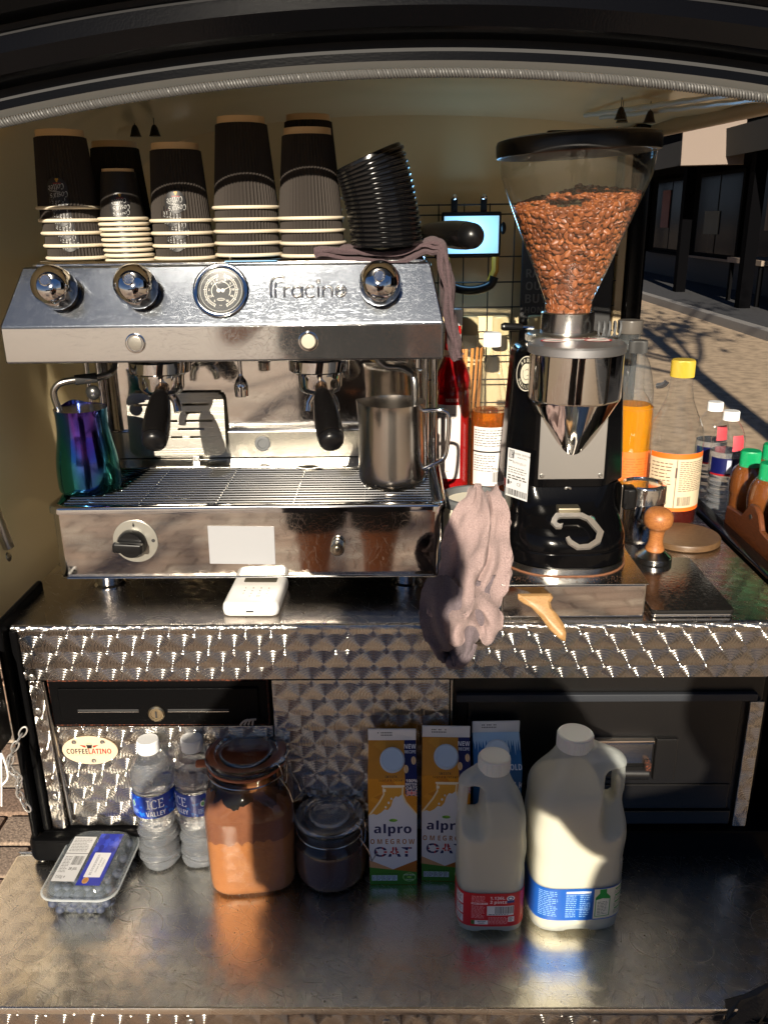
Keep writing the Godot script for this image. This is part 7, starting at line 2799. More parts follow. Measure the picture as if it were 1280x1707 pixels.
func carton_front() -> ImageTexture:
	# the whole front: lower panel 0..0.745 of the height, then the sloping panel
	var c := Cv.new(420, 1280, Color(0.83, 0.55, 0.08))
	var r := RandomNumberGenerator.new()
	r.seed = 3
	var gold := [Color(0.80, 0.52, 0.07), Color(0.86, 0.59, 0.12), Color(0.78, 0.49, 0.06)]
	for i in 26:
		var x := r.randf() * 420
		var y := r.randf() * 1000
		c.poly([Vector2(x, y), Vector2(x + r.randf_range(60, 180), y - r.randf_range(20, 90)), Vector2(x + r.randf_range(40, 160), y + r.randf_range(20, 80))], gold[i % 3])
	var navy := Color(0.07, 0.07, 0.32)
	c.rect(318, 0, 102, 420, navy)
	var w := Color(0.93, 0.92, 0.90)
	c.text("NEW", 369, 46, 34, w, bold, 1.0)
	c.text("RECIPE", 369, 86, 22, w, bold, 0.95)
	for p in [[396, 150, 0.4], [330, 212, -0.3]]:
		c.disc(p[0], p[1], 20, 30, Color(0.90, 0.76, 0.55))
		c.line(Vector2(p[0] - 4, p[1] - 24), Vector2(p[0] + 4, p[1] + 24), 4, Color(0.70, 0.52, 0.30))
	c.text("100%", 374, 300, 28, w, bold, 1.0)
	c.text("BRITISH", 374, 332, 22, w, bold, 0.92)
	c.text("OATS", 374, 366, 30, w, bold, 1.0)
	# flag
	c.rect(328, 386, 92, 50, navy)
	c.line(Vector2(328, 386), Vector2(420, 436), 12, w)
	c.line(Vector2(328, 436), Vector2(420, 386), 12, w)
	c.line(Vector2(328, 386), Vector2(420, 436), 5, Color(0.8, 0.1, 0.12))
	c.line(Vector2(328, 436), Vector2(420, 386), 5, Color(0.8, 0.1, 0.12))
	c.rect(328, 402, 92, 17, w)
	c.rect(365, 386, 19, 50, w)
	c.rect(328, 406, 92, 9, Color(0.8, 0.1, 0.12))
	c.rect(369, 386, 10, 50, Color(0.8, 0.1, 0.12))
	var brown := Color(0.18, 0.13, 0.08)
	c.text("SMOOTH,", 204, 268, 18, brown, narrow, 1.0)
	c.text("SUBTLE & CREAMY", 204, 296, 18, brown, narrow, 1.0)
	# milk bottle
	var glass := Color(0.93, 0.86, 0.70)
	var milk := Color(0.86, 0.86, 0.87)
	c.poly([Vector2(126, 350), Vector2(306, 350), Vector2(302, 420), Vector2(330, 490), Vector2(420, 600), Vector2(420, 700), Vector2(0, 700), Vector2(0, 610), Vector2(90, 490), Vector2(128, 420)], glass)
	c.poly([Vector2(138, 364), Vector2(292, 364), Vector2(288, 424), Vector2(316, 496), Vector2(404, 606), Vector2(404, 680), Vector2(16, 680), Vector2(16, 616), Vector2(104, 496), Vector2(142, 424)], Color(0.86, 0.62, 0.20))
	c.rect(118, 340, 196, 16, Color(0.95, 0.90, 0.80))
	c.rect(126, 374, 26, 26, Color(0.95, 0.90, 0.80))
	c.poly([Vector2(0, 622), Vector2(40, 600), Vector2(70, 612), Vector2(110, 590), Vector2(140, 560), Vector2(168, 566), Vector2(196, 530), Vector2(214, 470), Vector2(236, 440), Vector2(262, 446), Vector2(288, 424), Vector2(318, 500), Vector2(420, 612), Vector2(420, 1040), Vector2(210, 1130), Vector2(0, 1040)], milk)
	for p in [[176, 500, 9], [200, 462, 7], [150, 540, 8]]:
		c.disc(p[0], p[1], p[2], p[2] + 3, milk)
	var lp := Color(0.06, 0.07, 0.30)
	c.text("alpro", 208, 742, 82, lp, bold, 1.18)
	c.disc(214, 662, 36, 14, Color(0.35, 0.60, 0.15))
	c.disc(226, 658, 20, 8, Color(0.55, 0.75, 0.2))
	c.text("HOMEGROWN", 208, 862, 46, Color(0.62, 0.38, 0.10), narrow, 1.22)
	# OAT in flag colours
	c.text("OAT", 208, 962, 92, navy, bold, 1.38)
	var rd := Color(0.72, 0.12, 0.12)
	for y in range(905, 1020):
		for x in range(60, 360):
			var px := c.im.get_pixel(x, y)
			if px.b > 0.25 and px.r < 0.2:
				if absi(y - 962) < 9 or absi(x - 210) < 9 or absi((x - 60) % 118 - 58) < 7:
					c.im.set_pixel(x, y, rd)
				elif absi(y - 962) < 17 or absi(x - 210) < 16 or absi((y - 905) * 2 - (x % 118)) < 14:
					c.im.set_pixel(x, y, w)
	# hills at the foot
	c.poly([Vector2(0, 1040), Vector2(210, 1130), Vector2(0, 1180)], Color(0.80, 0.60, 0.42))
	c.poly([Vector2(420, 1040), Vector2(420, 1180), Vector2(180, 1180), Vector2(210, 1130)], Color(0.66, 0.38, 0.07))
	c.poly([Vector2(0, 1110), Vector2(150, 1128), Vector2(420, 1156), Vector2(420, 1280), Vector2(0, 1280)], Color(0.24, 0.48, 0.09))
	c.small(60, 1172, 200, 1, 10, 5, Color(0.1, 0.25, 0.05), r)
	for k in 5:
		c.rect(18 + k * 46, 1188, 42, 52, Color(0.80, 0.85, 0.88))
		c.small(22 + k * 46, 1194, 34, 4, 11, 5, Color(0.15, 0.2, 0.3), r)
	c.disc(352, 1206, 58, 44, Color(0.60, 0.78, 0.45))
	c.disc(352, 1206, 50, 37, Color(0.24, 0.48, 0.09))
	c.text("PLANT BASED", 352, 1184, 11, w, bold)
	c.text("CALCIUM", 352, 1230, 12, w, bold)
	c.disc(352, 1207, 22, 10, Color(0.55, 0.75, 0.3))
	return c.tex()

func carton(label: String, at: Vector3, turn: float, front: Material, side: Material, cap_m: Material, group: String) -> Node3D:
	var o := thing("carton", label, "carton", at, turn, group)
	var w := 0.0700
	var d := 0.0700
	var h1 := 0.1880
	var h2 := 0.2300
	var zf := 0.0
	var zt := -0.0330
	# sides and back
	var b := MB.new()
	var x := w / 2
	b.quad(Vector3(x, 0, zf), Vector3(x, 0, zf - d), Vector3(x, h1, zf - d), Vector3(x, h1, zf))
	b.quad(Vector3(-x, 0, zf - d), Vector3(-x, 0, zf), Vector3(-x, h1, zf), Vector3(-x, h1, zf - d))
	b.quad(Vector3(x, 0, zf - d), Vector3(-x, 0, zf - d), Vector3(-x, h1, zf - d), Vector3(x, h1, zf - d))
	b.quad(Vector3(x, h1, zf - d), Vector3(-x, h1, zf - d), Vector3(-x, h2, zt - 0.003), Vector3(x, h2, zt - 0.003))
	b.tri(Vector3(x, h1, zf), Vector3(x, h1, zf - d), Vector3(x - 0.004, h2, zt))
	b.tri(Vector3(-x, h1, zf - d), Vector3(-x, h1, zf), Vector3(-x + 0.004, h2, zt))
	b.quad(Vector3(-x, 0, zf - d), Vector3(x, 0, zf - d), Vector3(x, 0, zf), Vector3(-x, 0, zf))
	obj("box", b, side, o, 10)
	# printed front: upright panel and sloping panel share one print
	b = MB.new()
	var len := h1 + sqrt(pow(h2 - h1, 2) + zt * zt)
	var vk := 1.0 - h1 / len
	b.quad(Vector3(-x, 0, zf), Vector3(x, 0, zf), Vector3(x, h1, zf), Vector3(-x, h1, zf), Vector2(0, 1), Vector2(1, 1), Vector2(1, vk), Vector2(0, vk))
	b.quad(Vector3(-x, h1, zf), Vector3(x, h1, zf), Vector3(x - 0.001, h2, zt), Vector3(-x + 0.001, h2, zt), Vector2(0, vk), Vector2(1, vk), Vector2(1, 0), Vector2(0, 0))
	obj("printed_front", b, front, o, 10)
	# top fin
	b = MB.new()
	b.rbox(Vector3(0, h2 + 0.0085, zt - 0.0016), Vector3(w - 0.001, 0.0185, 0.0030), 0.001, 0.0008)
	var fin := obj("fin", b, M.white, o)
	b = MB.new()
	for k in 2:
		for i in 9:
			if rng.randf() < 0.8:
				b.rbox(Vector3(-0.020 + i * 0.0024, h2 + 0.0125 - k * 0.004, zt + 0.0001), Vector3(0.0015, 0.0018, 0.0002), 0.0002, 0.00005, 1)
	obj("date_code", b, M.rubber, fin)
	# screw cap on the slope
	var n := Vector3(0, -zt, h2 - h1).normalized()
	n = Vector3(0, 0.62, 0.785)
	var xf := Transform3D(turned_to(n), Vector3(0.0, h1 + 0.0205, zf - 0.0158))
	b = MB.new()
	var kn := func(r: float, yy: float, t: float) -> float: return r + (0.0003 * cos(56 * t) if r > 0.0155 else 0.0)
	b.lathe([Vector2(0.0178, 0.0), Vector2(0.0178, 0.0015), Vector2(0.0165, 0.0018), Vector2(0.0165, 0.0085), Vector2(0.0158, 0.0098), Vector2(0.0142, 0.0100), Vector2(0.0136, 0.0095), Vector2(0.0, 0.0094)], 112, xf, kn)
	obj("cap", b, cap_m, o, 35)
	return o

func cartons(y: float) -> void:
	var front := printed(carton_front(), 0.45)
	var side := mat(lin(0.55, 0.26, 0.02), 0.5)
	var capm := mat(lin(0.50, 0.62, 0.74), 0.4)
	carton("gold oat drink carton, left of the two, fully seen beside the small jar", Vector3(-0.0110, y, -1.003), 0.0, front, side, capm, "gold oat drink cartons")
	carton("gold oat drink carton partly covered by the red labelled milk bottle", Vector3(0.0660, y, -1.010), -0.03, front, side, capm, "gold oat drink cartons")
	var c := Cv.new(420, 1280, Color(0.16, 0.42, 0.66))
	var pale := Color(0.70, 0.82, 0.90)
	c.rect(0, 0, 420, 60, pale)
	var r := RandomNumberGenerator.new()
	r.seed = 12
	var x := 0.0
	while x < 420:
		var ww := r.randf_range(16, 34)
		c.poly([Vector2(x, 58), Vector2(x + ww, 58), Vector2(x + ww * 0.6, 58 + r.randf_range(40, 120)), Vector2(x + ww * 0.4, 58 + r.randf_range(30, 90))], pale)
		x += ww
	c.text("COLD", 350, 262, 44, Color(0.9, 0.94, 0.97), bold, 0.9)
	c.text("MILK", 350, 420, 56, Color(0.9, 0.94, 0.97), bold, 0.9)
	c.text("Barista", 210, 560, 70, Color(0.9, 0.94, 0.97), script_font, 1.0)
	c.rect(0, 1100, 420, 180, Color(0.85, 0.9, 0.94))
	carton("light blue carton with icicle print behind the milk bottles", Vector3(0.1410, y, -1.022), 0.02, printed(c.tex(), 0.45), mat(lin(0.06, 0.18, 0.40), 0.5), mat(lin(0.60, 0.70, 0.78), 0.4), "")


# milk bottles: a squarish body drawn in to a neck, with a grip formed by a hole
func jug_field(p: Vector3, h: float, wx: float, wz: float, neck: Vector3, hole: Array, grip_dir: float) -> float:
	var t := clampf(p.y / h, 0.0, 1.0)
	# half widths shrink towards the shoulder, later on the side of the grip
	var s := 1.0 - 0.05 * pow(clampf((0.10 - t) / 0.10, 0, 1), 2)
	var k := smoothstep(0.66, 1.02, t)
	var gk := smoothstep(0.90, 1.03, t)
	var on_grip := (p.x - neck.x * k) * grip_dir > 0.0
	var kk_ := gk if on_grip else pow(k, 1.15)
	var cx := neck.x * (k if not on_grip else gk)
	var wob := 0.0012 * sin(t * 26.0) * smoothstep(0.3, 0.5, t) * (1.0 - k)
	var a := lerpf(wx * s + wob, neck.z, kk_)
	var e := lerpf(wz * s, neck.z, pow(k, 1.2))
	var c := Vector2(cx, lerpf(0.0, neck.y, k))
	var n := lerpf(4.2, 2.0, k)
	var q := Vector2(absf(p.x - c.x) / a, absf(p.z - c.y) / e)
	var d := (pow(pow(q.x, n) + pow(q.y, n), 1.0 / n) - 1.0) * minf(a, e)
	d = maxf(d, p.y - h)
	d = maxf(d, -p.y + 0.0)
	# notch under the bottom
	var nb := Vector2(p.x / 0.026, p.y / 0.0095).length() - 1.0
	d = maxf(d, -nb * 0.009)
	# foot rounding
	var foot := 0.006 - p.y
	if foot > 0:
		d = maxf(d, (pow(pow(absf(p.x) / (wx - 0.004), 4) + pow(absf(p.z) / (wz - 0.004), 4), 0.25) - 1.0) * minf(wx, wz) + foot * 0.8 - 0.001)
	# finger hole through the handle: a slanted slot
	var ha: Vector3 = hole[0]
	var hb: Vector3 = hole[1]
	var ab := hb - ha
	var w := clampf((Vector2(p.x, p.y) - Vector2(ha.x, ha.y)).dot(Vector2(ab.x, ab.y)) / Vector2(ab.x, ab.y).length_squared(), 0, 1)
	var hd := (Vector2(p.x, p.y) - Vector2(ha.x, ha.y) - Vector2(ab.x, ab.y) * w).length() - lerpf(ha.z, hb.z, w)
	var u := -hd
	# smooth subtraction
	var kk := 0.006
	var m := clampf(0.5 - 0.5 * (d - u) / kk, 0.0, 1.0)
	d = lerpf(d, u, m) + kk * m * (1.0 - m)
	# the grip itself is slimmer in depth than the body
	var side := (p.x - ha.x) * grip_dir
	var grip := smoothstep(-0.024, -0.003, side) * smoothstep(hb.y - 0.05, hb.y - 0.002, p.y) * (1.0 - smoothstep(ha.y + 0.004, ha.y + 0.022, p.y))
	if grip > 0:
		var slim := absf(p.z - c.y) - lerpf(0.06, 0.0135, grip)
		d = maxf(d, slim) + 0.002 * grip * exp(-absf(d - slim) / 0.006)
	return d

func milk_bottle(label: String, at: Vector3, turn: float, h: float, wx: float, wz: float, neck: Vector3, hole: Array, gd: float, level: float, label_y: Array, lab: Material, cap_r: float) -> Node3D:
	var o := thing("milk_bottle", label, "milk bottle", at, turn)
	var b := MB.new()
	var f := func(p: Vector3) -> float: return jug_field(p, h, wx, wz, neck, hole, gd)
	b.nets(f, Vector3(-wx - 0.02, -0.008, -wz - 0.015), Vector3(wx + 0.02, h + 0.008, wz + 0.015), 0.0031)
	obj("bottle", b, M.hdpe, o, 80)
	b = MB.new()
	var f2 := func(p: Vector3) -> float: return maxf(jug_field(p, h, wx, wz, neck, hole, gd) + 0.0030, p.y - level)
	b.nets(f2, Vector3(-wx - 0.01, -0.006, -wz - 0.01), Vector3(wx + 0.01, level + 0.008, wz + 0.01), 0.0036)
	obj("milk", b, M.milk, o, 60)
	# cap
	b = MB.new()
	var kn := func(r: float, yy: float, t: float) -> float: return r + (0.0004 * cos(44 * t) if r > cap_r * 0.985 else 0.0)
	b.lathe([Vector2(cap_r - 0.001, h - 0.004), Vector2(cap_r, h - 0.003), Vector2(cap_r, h + 0.0135), Vector2(cap_r - 0.001, h + 0.0155), Vector2(cap_r - 0.0035, h + 0.0162), Vector2(cap_r - 0.0050, h + 0.0156), Vector2(0.0, h + 0.0152)], 110, Transform3D(Basis(), Vector3(neck.x, 0, neck.y)), kn)
	obj("cap", b, M.hdpe_cap, o, 35)
	# label round the front of the body
	b = MB.new()
	var g := []
	for j in 9:
		var y: float = lerpf(label_y[1], label_y[0], j / 8.0)
		var row := []
		for i in 41:
			var u := i / 40.0
			var a := lerpf(-1.62, 1.62, u)
			var t := clampf(y / h, 0, 1)
			var s := 1.0 - 0.05 * pow(clampf((0.10 - t) / 0.10, 0, 1), 2)
			var nn := 4.2
			var ca := sin(a)
			var sa := cos(a)
			var r := 1.0 / pow(pow(absf(ca) / (wx * s), nn) + pow(absf(sa) / (wz * s), nn), 1.0 / nn) + 0.0009
			row.append(Vector3(r * ca, y, r * sa))
		g.append(row)
	b.sheet(g)
	obj("label", b, lab, o, 60)
	# round thumb dimple under the neck
	return o

func milk(y: float) -> void:
	var m := mat(lin(0.55, 0.59, 0.57, 0.52), 0.32)
	m.transparency = BaseMaterial3D.TRANSPARENCY_ALPHA
	m.backlight_enabled = true
	m.backlight = Color(0.5, 0.5, 0.48)
	M.hdpe = m
	M.hdpe_cap = mat(lin(0.60, 0.64, 0.62), 0.35)
	M.hdpe_cap.subsurf_scatter_enabled = true
	M.hdpe_cap.subsurf_scatter_strength = 0.3
	M.milk = mat(lin(0.80, 0.70, 0.47), 0.6)
	var r := RandomNumberGenerator.new()
	r.seed = 55
	var w := Color(0.93, 0.92, 0.91)
	# red label
	var red := Color(0.78, 0.08, 0.10)
	var c := Cv.new(1024, 448, red)
	c.rect(140, 40, 110, 130, Color(0.86, 0.84, 0.84))
	c.rect(140, 190, 110, 110, Color(0.86, 0.84, 0.84))
	c.rect(140, 320, 110, 100, Color(0.86, 0.84, 0.84))
	for k in 3:
		c.small(148, 56 + k * 140, 90, 6, 15, 6, Color(0.3, 0.2, 0.2), r)
	c.small(320, 36, 130, 5, 17, 6, Color(0.95, 0.7, 0.7), r)
	c.rect(318, 124, 150, 24, Color(0.93, 0.85, 0.85))
	c.small(324, 132, 136, 1, 14, 8, red, r)
	c.small(320, 166, 120, 11, 16, 6, Color(0.95, 0.7, 0.7), r)
	c.rect(318, 362, 158, 56, w)
	c.rect(318, 362, 30, 56, Color(0.25, 0.4, 0.15))
	c.text("BRITISH", 412, 378, 15, Color(0.1, 0.1, 0.1), bold)
	c.text("DAIRY", 412, 402, 15, Color(0.1, 0.1, 0.1), bold)
	c.text("1.136L e", 588, 62, 38, w, bold, 0.95)
	c.text("2 pints", 576, 116, 40, w, bold, 0.95)
	c.rect(462, 168, 258, 128, Color(0.88, 0.88, 0.88))
	c.bars(548, 178, 166, 96, Color(0.08, 0.08, 0.08), r)
	c.small(480, 280, 220, 1, 10, 7, Color(0.1, 0.1, 0.1), r)
	c.disc(690, 70, 34, 34, w)
	c.ring(690, 70, 14, 24, 0, 360, Color(0.15, 0.2, 0.5))
	c.rect(660, 96, 62, 34, Color(0.15, 0.2, 0.5))
	c.small(480, 322, 200, 6, 17, 6, Color(0.95, 0.72, 0.72), r)
	c.rect(676, 318, 50, 70, w)
	c.small(682, 326, 38, 5, 12, 6, Color(0.1, 0.1, 0.1), r)
	var ml := printed(c.tex(), 0.35)
	milk_bottle("two pint milk bottle with a red label and its handle on the left", Vector3(0.1235, y, -0.9470), 0.0, 0.2520, 0.0462, 0.0400, Vector3(0.0015, 0.002, 0.0185), [Vector3(-0.0225, 0.222, 0.0085), Vector3(-0.0255, 0.186, 0.0080)], -1.0, 0.165, [0.018, 0.075], ml, 0.0212)
	# blue label
	var blue := Color(0.10, 0.33, 0.66)
	c = Cv.new(1400, 400, blue)
	c.rect(0, 386, 1400, 14, Color(0.16, 0.36, 0.68))
	c.small(330, 40, 160, 14, 23, 7, Color(0.55, 0.72, 0.90), r)
	c.rect(560, 34, 250, 26, Color(0.85, 0.87, 0.9))
	c.small(560, 84, 110, 12, 24, 7, Color(0.62, 0.78, 0.93), r)
	c.small(700, 84, 110, 12, 24, 7, Color(0.62, 0.78, 0.93), r)
	c.rect(560, 74, 250, 3, Color(0.7, 0.82, 0.94))
	c.rect(560, 258, 250, 3, Color(0.7, 0.82, 0.94))
	c.rect(840, 14, 560, 372, Color(0.88, 0.86, 0.76))
	var gr := Color(0.14, 0.58, 0.20)
	c.poly([Vector2(890, 20), Vector2(950, 20), Vector2(950, 70), Vector2(985, 120), Vector2(985, 360), Vector2(855, 360), Vector2(855, 120), Vector2(890, 70)], gr)
	c.poly([Vector2(862, 150), Vector2(920, 132), Vector2(978, 146), Vector2(978, 352), Vector2(862, 352)], Color(0.90, 0.89, 0.82))
	c.small(876, 176, 88, 9, 19, 6, Color(0.25, 0.3, 0.2), r)
	for k in 4:
		c.rect(1030, 40 + k * 82, 120, 18, gr)
		c.small(1020, 68 + k * 82, 170, 3, 16, 5, Color(0.3, 0.35, 0.28), r)
		c.rect(1210, 30 + k * 82, 110, 18, gr)
		c.small(1206, 58 + k * 82, 140, 3, 16, 5, Color(0.3, 0.35, 0.28), r)
	var mb := printed(c.tex(), 0.35)
	milk_bottle("large four pint milk bottle with a blue label and its handle on the right", Vector3(0.2405, y, -0.9640), 0.04, 0.2780, 0.0635, 0.0560, Vector3(-0.0080, 0.006, 0.0220), [Vector3(0.0395, 0.240, 0.0078), Vector3(0.0410, 0.196, 0.0082)], 1.0, 0.220, [0.028, 0.082], mb, 0.0240)

func punnet(y: float) -> void:
	var o := thing("fruit_punnet", "clear plastic punnet with blue and white labels at the left end of the shelf", "punnet", Vector3(-0.4590, y, -1.003), deg_to_rad(-1.5))
	var b := MB.new()
	var rings := []
	for l in [[0.0, -0.012], [0.004, -0.009], [0.040, -0.003], [0.0415, -0.001]]:
		rings.append(MB.rrect(0.104 + l[1] * 2, 0.132 + l[1] * 2, 0.024, 6, Vector3(0, l[0], 0)))
	b.loft(rings, true, false)
	obj("tray", b, pane(Color(0.7, 0.73, 0.75, 0.14), 0.06), o, 50)
	b = MB.new()
	rings = []
	for l in [[0.0420, 0.002], [0.0430, 0.0035], [0.0450, 0.0035], [0.0460, 0.002], [0.0462, -0.002], [0.0580, -0.006], [0.0600, -0.009], [0.0600, -0.014], [0.0590, -0.016]]:
		rings.append(MB.rrect(0.104 + l[1] * 2, 0.132 + l[1] * 2, 0.024, 6, Vector3(0, l[0], 0)))
	b.loft(rings, false, true)
	var lid := obj("lid", b, pane(Color(0.62, 0.66, 0.68, 0.20), 0.06), o, 50)
	b = MB.new()
	rings = []
	for l in [[0.0415, 0.0025], [0.0425, 0.0045], [0.0440, 0.0045], [0.0450, 0.0025]]:
		rings.append(MB.rrect(0.104 + l[1] * 2, 0.132 + l[1] * 2, 0.024, 6, Vector3(0, l[0], 0)))
	b.loft(rings, false, false)
	obj("rim", b, pane(Color(0.85, 0.87, 0.87, 0.45), 0.08), o, 50)
	var r := RandomNumberGenerator.new()
	r.seed = 31
	var c := Cv.new(256, 512, Color(0.10, 0.17, 0.62))
	for i in 14:
		c.disc(r.randf() * 256, r.randf() * 200, 30, 26, Color(0.16, 0.25, 0.72) if i % 2 else Color(0.08, 0.13, 0.50))
	c.rect(40, 196, 176, 240, Color(0.85, 0.85, 0.85))
	c.text("BLUEBERRIES", 96, 316, 24, Color(0.35, 0.35, 0.4), serif, 0.9, -PI / 2)
	c.text("Sweet & juicy", 140, 316, 18, Color(0.3, 0.3, 0.35), script_font, 0.9, -PI / 2)
	c.text("TESCO", 180, 300, 18, Color(0.35, 0.35, 0.4), serif, 0.9, -PI / 2)
	c.disc(80, 466, 34, 30, Color(0.75, 0.55, 0.28))
	c.disc(80, 466, 25, 22, Color(0.66, 0.45, 0.2))
	b = MB.new()
	decal(b, Vector3(0.015, 0.0604, 0.002), Vector3(1, 0, 0), Vector3(0, 0, -1), 0.035, 0.106)
	obj("blue_label", b, printed(c.tex(), 0.3), lid)
	c = Cv.new(256, 512, Color(0.80, 0.80, 0.80))
	c.small(20, 24, 216, 9, 18, 6, Color(0.3, 0.3, 0.3), r)
	c.rect(0, 196, 256, 8, Color(0.4, 0.4, 0.4))
	c.bars(120, 230, 110, 100, Color(0.1, 0.1, 0.1), r)
	c.small(20, 236, 86, 11, 17, 6, Color(0.3, 0.3, 0.3), r)
	c.text("28 JUL", 170, 372, 26, Color(0.15, 0.15, 0.15), bold, 0.9)
	c.text("150g e", 76, 460, 30, Color(0.15, 0.15, 0.15), sans, 0.9)
	b = MB.new()
	decal(b, Vector3(-0.024, 0.0604, 0.002), Vector3(1, 0, 0), Vector3(0, 0, -1), 0.034, 0.092)
	obj("white_label", b, printed(c.tex(), 0.4), lid)
	# berries, each one by itself
	o.scale = Vector3(1, 0.84, 1)
	var t := thing("blueberries", "dusky blueberries heaped inside the clear punnet", "blueberries", Vector3(-0.4590, y, -1.003), deg_to_rad(-1.5))
	t.scale = Vector3(1, 0.84, 1)
	var m := mat(lin(0.075, 0.095, 0.15), 0.6)
	m.albedo_texture = noise_tex(0.06, 128, false, 1, 3, 90, ramp([[0.0, Color(0.45, 0.45, 0.5)], [1.0, Color(1, 1, 1)]]))
	m.uv1_triplanar = true
	m.uv1_scale = Vector3.ONE / 0.02
	b = MB.new()
	b.lathe(prof([Vector2(0.0, -0.0068), Vector2(0.0050, -0.0055), Vector2(0.0080, -0.0008), Vector2(0.0070, 0.0042), Vector2(0.0042, 0.0062), Vector2(0.0032, 0.0069), Vector2(0.0022, 0.0055), Vector2(0.0, 0.0050)], 2), 16)
	var berry := b.mesh(60)
	for layer in 3:
		for iz in 8:
			for ix in 6:
				var x := -0.0375 + ix * 0.0150 + (0.0075 if (iz + layer) % 2 else 0.0)
				var z := -0.0535 + iz * 0.0153
				if absf(x) > 0.038:
					continue
				if layer == 1 and ix > 0 and ix < 4 and iz > 0 and iz < 6:
					continue
				if layer == 0 and iz < 6 and ix > 0 and ix < 4:
					continue
				var p := put("berry", berry, m, t)
				p.transform = Transform3D(Basis.from_euler(Vector3(r.randfn(0.9, 0.7), r.randf() * 6, r.randfn(0, 0.6))) * r.randf_range(0.85, 1.05), Vector3(x + r.randfn(0, 0.0008), 0.0095 + layer * 0.0130, z + r.randfn(0, 0.0008)))

# ------------------------------------------------------------------ the people whose shade and mirror image the photograph shows
func capsule(p: Vector3, a: Vector3, b: Vector3, ra: float, rb: float) -> float:
	var ab := b - a
	var t := clampf((p - a).dot(ab) / ab.length_squared(), 0, 1)
	return (p - a - ab * t).length() - lerpf(ra, rb, t)

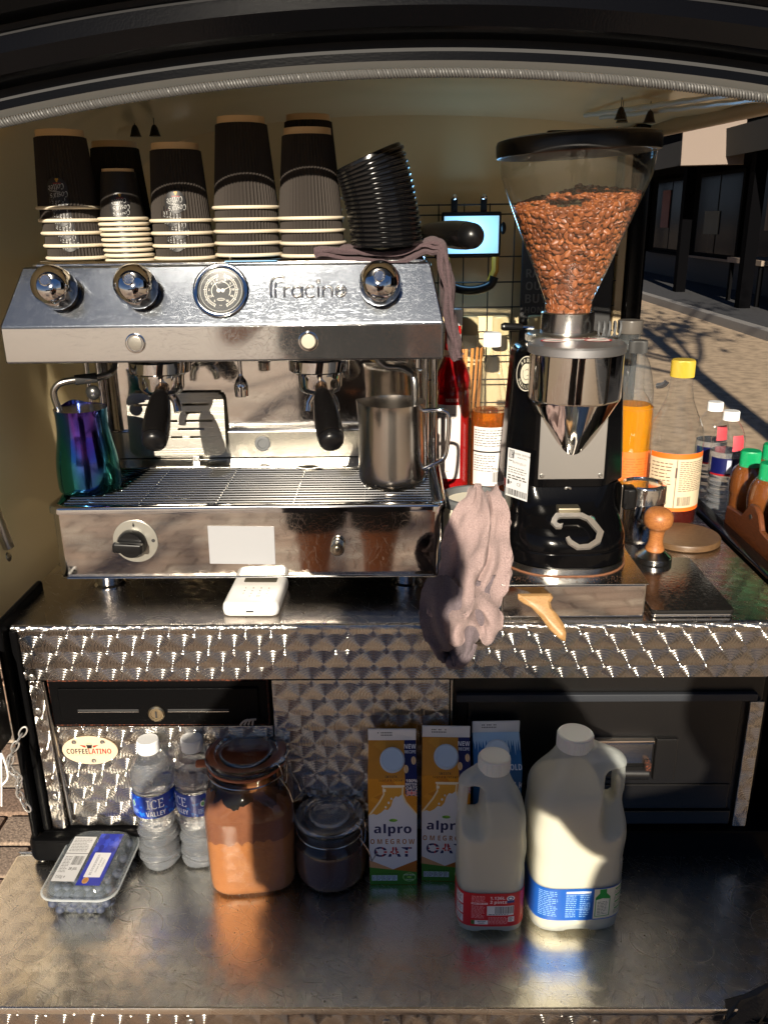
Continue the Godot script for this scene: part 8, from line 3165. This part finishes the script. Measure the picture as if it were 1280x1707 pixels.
func person(label: String, at: Vector3, turn: float, arms_up: bool, k: float, shirt: Color, shorts: Color) -> void:
	var o := thing("person", label, "person", at, turn)
	var skin := mat(lin(0.40, 0.15, 0.065), 0.5)
	# bones: a, b, radius a, radius b
	var body := [
		[Vector3(-0.05, 0.98, 0.0), Vector3(-0.045, 1.16, 0.01), 0.125, 0.118], [Vector3(-0.045, 1.16, 0.01), Vector3(-0.05, 1.34, 0.02), 0.118, 0.120], [Vector3(0.05, 0.98, 0.0), Vector3(0.045, 1.16, 0.01), 0.125, 0.118], [Vector3(0.045, 1.16, 0.01), Vector3(0.05, 1.34, 0.02), 0.118, 0.120], [Vector3(-0.13, 1.40, 0.02), Vector3(0.13, 1.40, 0.02), 0.062, 0.062],
		[Vector3(0, 1.40, 0.015), Vector3(0, 1.50, 0.0), 0.060, 0.052]]
	for s in [-1.0, 1.0]:
		body += [[Vector3(s * 0.085, 0.95, 0.0), Vector3(s * 0.10, 0.50, -0.01), 0.085, 0.056], [Vector3(s * 0.10, 0.50, -0.01), Vector3(s * 0.105, 0.09, 0.02), 0.056, 0.036], [Vector3(s * 0.105, 0.045, 0.03), Vector3(s * 0.115, 0.030, -0.14), 0.042, 0.030]]
		if arms_up:
			body += [[Vector3(s * 0.175, 1.39, 0.01), Vector3(s * 0.285, 1.20, -0.10), 0.048, 0.040], [Vector3(s * 0.285, 1.20, -0.10), Vector3(s * 0.085, 1.36, -0.25), 0.039, 0.026], [Vector3(s * 0.085, 1.36, -0.25), Vector3(s * 0.075, 1.41, -0.285), 0.028, 0.024]]
			for f in 4:
				body.append([Vector3(s * 0.075, 1.395 + f * 0.018, -0.285), Vector3(s * 0.045, 1.40 + f * 0.018, -0.305), 0.010, 0.009])
			body.append([Vector3(s * 0.075, 1.40, -0.27), Vector3(s * 0.045, 1.405, -0.268), 0.011, 0.009])
		else:
			body += [[Vector3(s * 0.175, 1.39, 0.01), Vector3(s * 0.215, 1.12, 0.03), 0.048, 0.040], [Vector3(s * 0.215, 1.12, 0.03), Vector3(s * 0.205, 0.88, -0.05), 0.038, 0.026], [Vector3(s * 0.205, 0.88, -0.05), Vector3(s * 0.20, 0.80, -0.07), 0.028, 0.024]]
			for f in 4:
				body.append([Vector3(s * 0.20, 0.80, -0.045 - f * 0.017), Vector3(s * 0.195, 0.725 + 0.006 * absf(f - 1.5), -0.05 - f * 0.017), 0.010, 0.008])
			body.append([Vector3(s * 0.20, 0.84, -0.085), Vector3(s * 0.19, 0.785, -0.115), 0.011, 0.009])
	var field := func(p: Vector3) -> float:
		var d := 1e9
		for e in body:
			var c := capsule(p, e[0], e[1], e[2], e[3])
			var h := clampf(0.5 + 0.5 * (d - c) / 0.03, 0, 1)
			d = lerpf(d, c, h) - 0.03 * h * (1 - h) if d < 1e8 else c
		return d
	var b := MB.new()
	b.nets(field, Vector3(-0.36, -0.02, -0.38), Vector3(0.36, 1.55, 0.22), 0.020)
	obj("body", b, skin, o, 80)
	var head := func(p: Vector3) -> float:
		var q := p - Vector3(0, 1.60, -0.02)
		var d := (q / Vector3(0.076, 0.112, 0.094)).length() * 0.085 - 0.085
		d = minf(d, capsule(p, Vector3(0, 1.60, -0.11), Vector3(0, 1.575, -0.122), 0.010, 0.015))
		d = minf(d, capsule(p, Vector3(0, 1.545, -0.09), Vector3(0, 1.53, -0.07), 0.030, 0.034))
		for s in [-1.0, 1.0]:
			d = minf(d, capsule(p, Vector3(s * 0.078, 1.615, -0.01), Vector3(s * 0.076, 1.575, -0.005), 0.014, 0.010))
			d = maxf(d, 0.012 - (p - Vector3(s * 0.032, 1.617, -0.115)).length())
		return d
	b = MB.new()
	b.nets(head, Vector3(-0.11, 1.46, -0.15), Vector3(0.11, 1.74, 0.11), 0.0075)
	var hd := obj("head", b, skin, o, 80)
	b = MB.new()
	var hair := func(p: Vector3) -> float: return maxf((((p - Vector3(0, 1.615, -0.008)) / Vector3(0.086, 0.115, 0.103)).length() - 1.0) * 0.09, (p.z + 0.055) * 0.8 - (p.y - 1.56))
	b.nets(hair, Vector3(-0.11, 1.47, -0.14), Vector3(0.11, 1.76, 0.13), 0.012)
	obj("hair", b, mat(lin(0.02, 0.013, 0.009), 0.7), hd, 80)
	for s in [-1.0, 1.0]:
		b = MB.new()
		b.ball(Vector3(s * 0.032, 1.617, -0.098), Vector3.ONE * 0.011, 10, 6)
		obj("eye", b, M.white, hd)
		b = MB.new()
		var x: float = s * 0.105
		b.lathe([Vector2(0.047, 0.06), Vector2(0.044, 0.09), Vector2(0.044, 0.17), Vector2(0.045, 0.19)], 20, Transform3D(Basis(), Vector3(x, 0, 0.015)))
		obj("sock", b, M.white, o)
		b = MB.new()
		b.rbox(Vector3(x + s * 0.005, 0.040, -0.05), Vector3(0.098, 0.082, 0.275), 0.045, 0.02, 5)
		obj("shoe", b, mat(lin(0.012, 0.012, 0.013), 0.5), o)
	b = MB.new()
	b = MB.new()
	b.ball(Vector3(0, 1.548, -0.1135), Vector3(0.024, 0.006, 0.008), 10, 6)
	obj("mouth", b, mat(lin(0.30, 0.08, 0.06), 0.5), hd)
	# clothes hang just outside the body
	var top := func(p: Vector3) -> float:
		var d: float = field.call(p) - 0.012
		d = maxf(d, 0.90 - p.y)
		d = maxf(d, p.y - 1.475)
		return d if absf(p.x) < 0.19 else maxf(d, (1.24 - p.y))
	b = MB.new()
	b.nets(top, Vector3(-0.30, 0.86, -0.22), Vector3(0.30, 1.52, 0.22), 0.020)
	obj("shirt", b, mat(shirt, 0.9), o, 80)
	var low := func(p: Vector3) -> float:
		var d := 1e9
		for s in [-1.0, 1.0]:
			d = minf(d, capsule(p, Vector3(s * 0.080, 0.98, 0.0), Vector3(s * 0.105, 0.48, 0.0), 0.112, 0.092))
		return maxf(maxf(d, p.y - 1.02), 0.52 - p.y)
	b = MB.new()
	b.nets(low, Vector3(-0.26, 0.48, -0.18), Vector3(0.26, 1.06, 0.18), 0.020)
	obj("shorts", b, mat(shorts, 0.9), o, 80)
	o.scale = Vector3(k * 1.12, k, k)
	if arms_up:
		var ph := thing("phone", "black phone held up by the photographer to take the picture", "phone")
		b = MB.new()
		b.rbox(Vector3(0, 0, 0), Vector3(0.078, 0.009, 0.162), 0.010, 0.003)
		var m := obj("case", b, M.black_plastic, ph)
		m.rotation_degrees = Vector3(90 - 19.2, 0, 0)
		ph.position = at + Vector3(0.0, 1.425 * k, -0.290 * k)

func people() -> void:
	person("photographer in dark shorts, white socks and black shoes holding a phone up", Vector3(-0.165, 0, 0.335), 0.0, true, 0.985, lin(0.03, 0.03, 0.035), lin(0.02, 0.02, 0.025))
	person("bystander in dark clothes standing behind the photographer's right shoulder", Vector3(0.30, 0, 0.80), 0.2, false, 0.96, lin(0.05, 0.04, 0.04), lin(0.02, 0.02, 0.025))
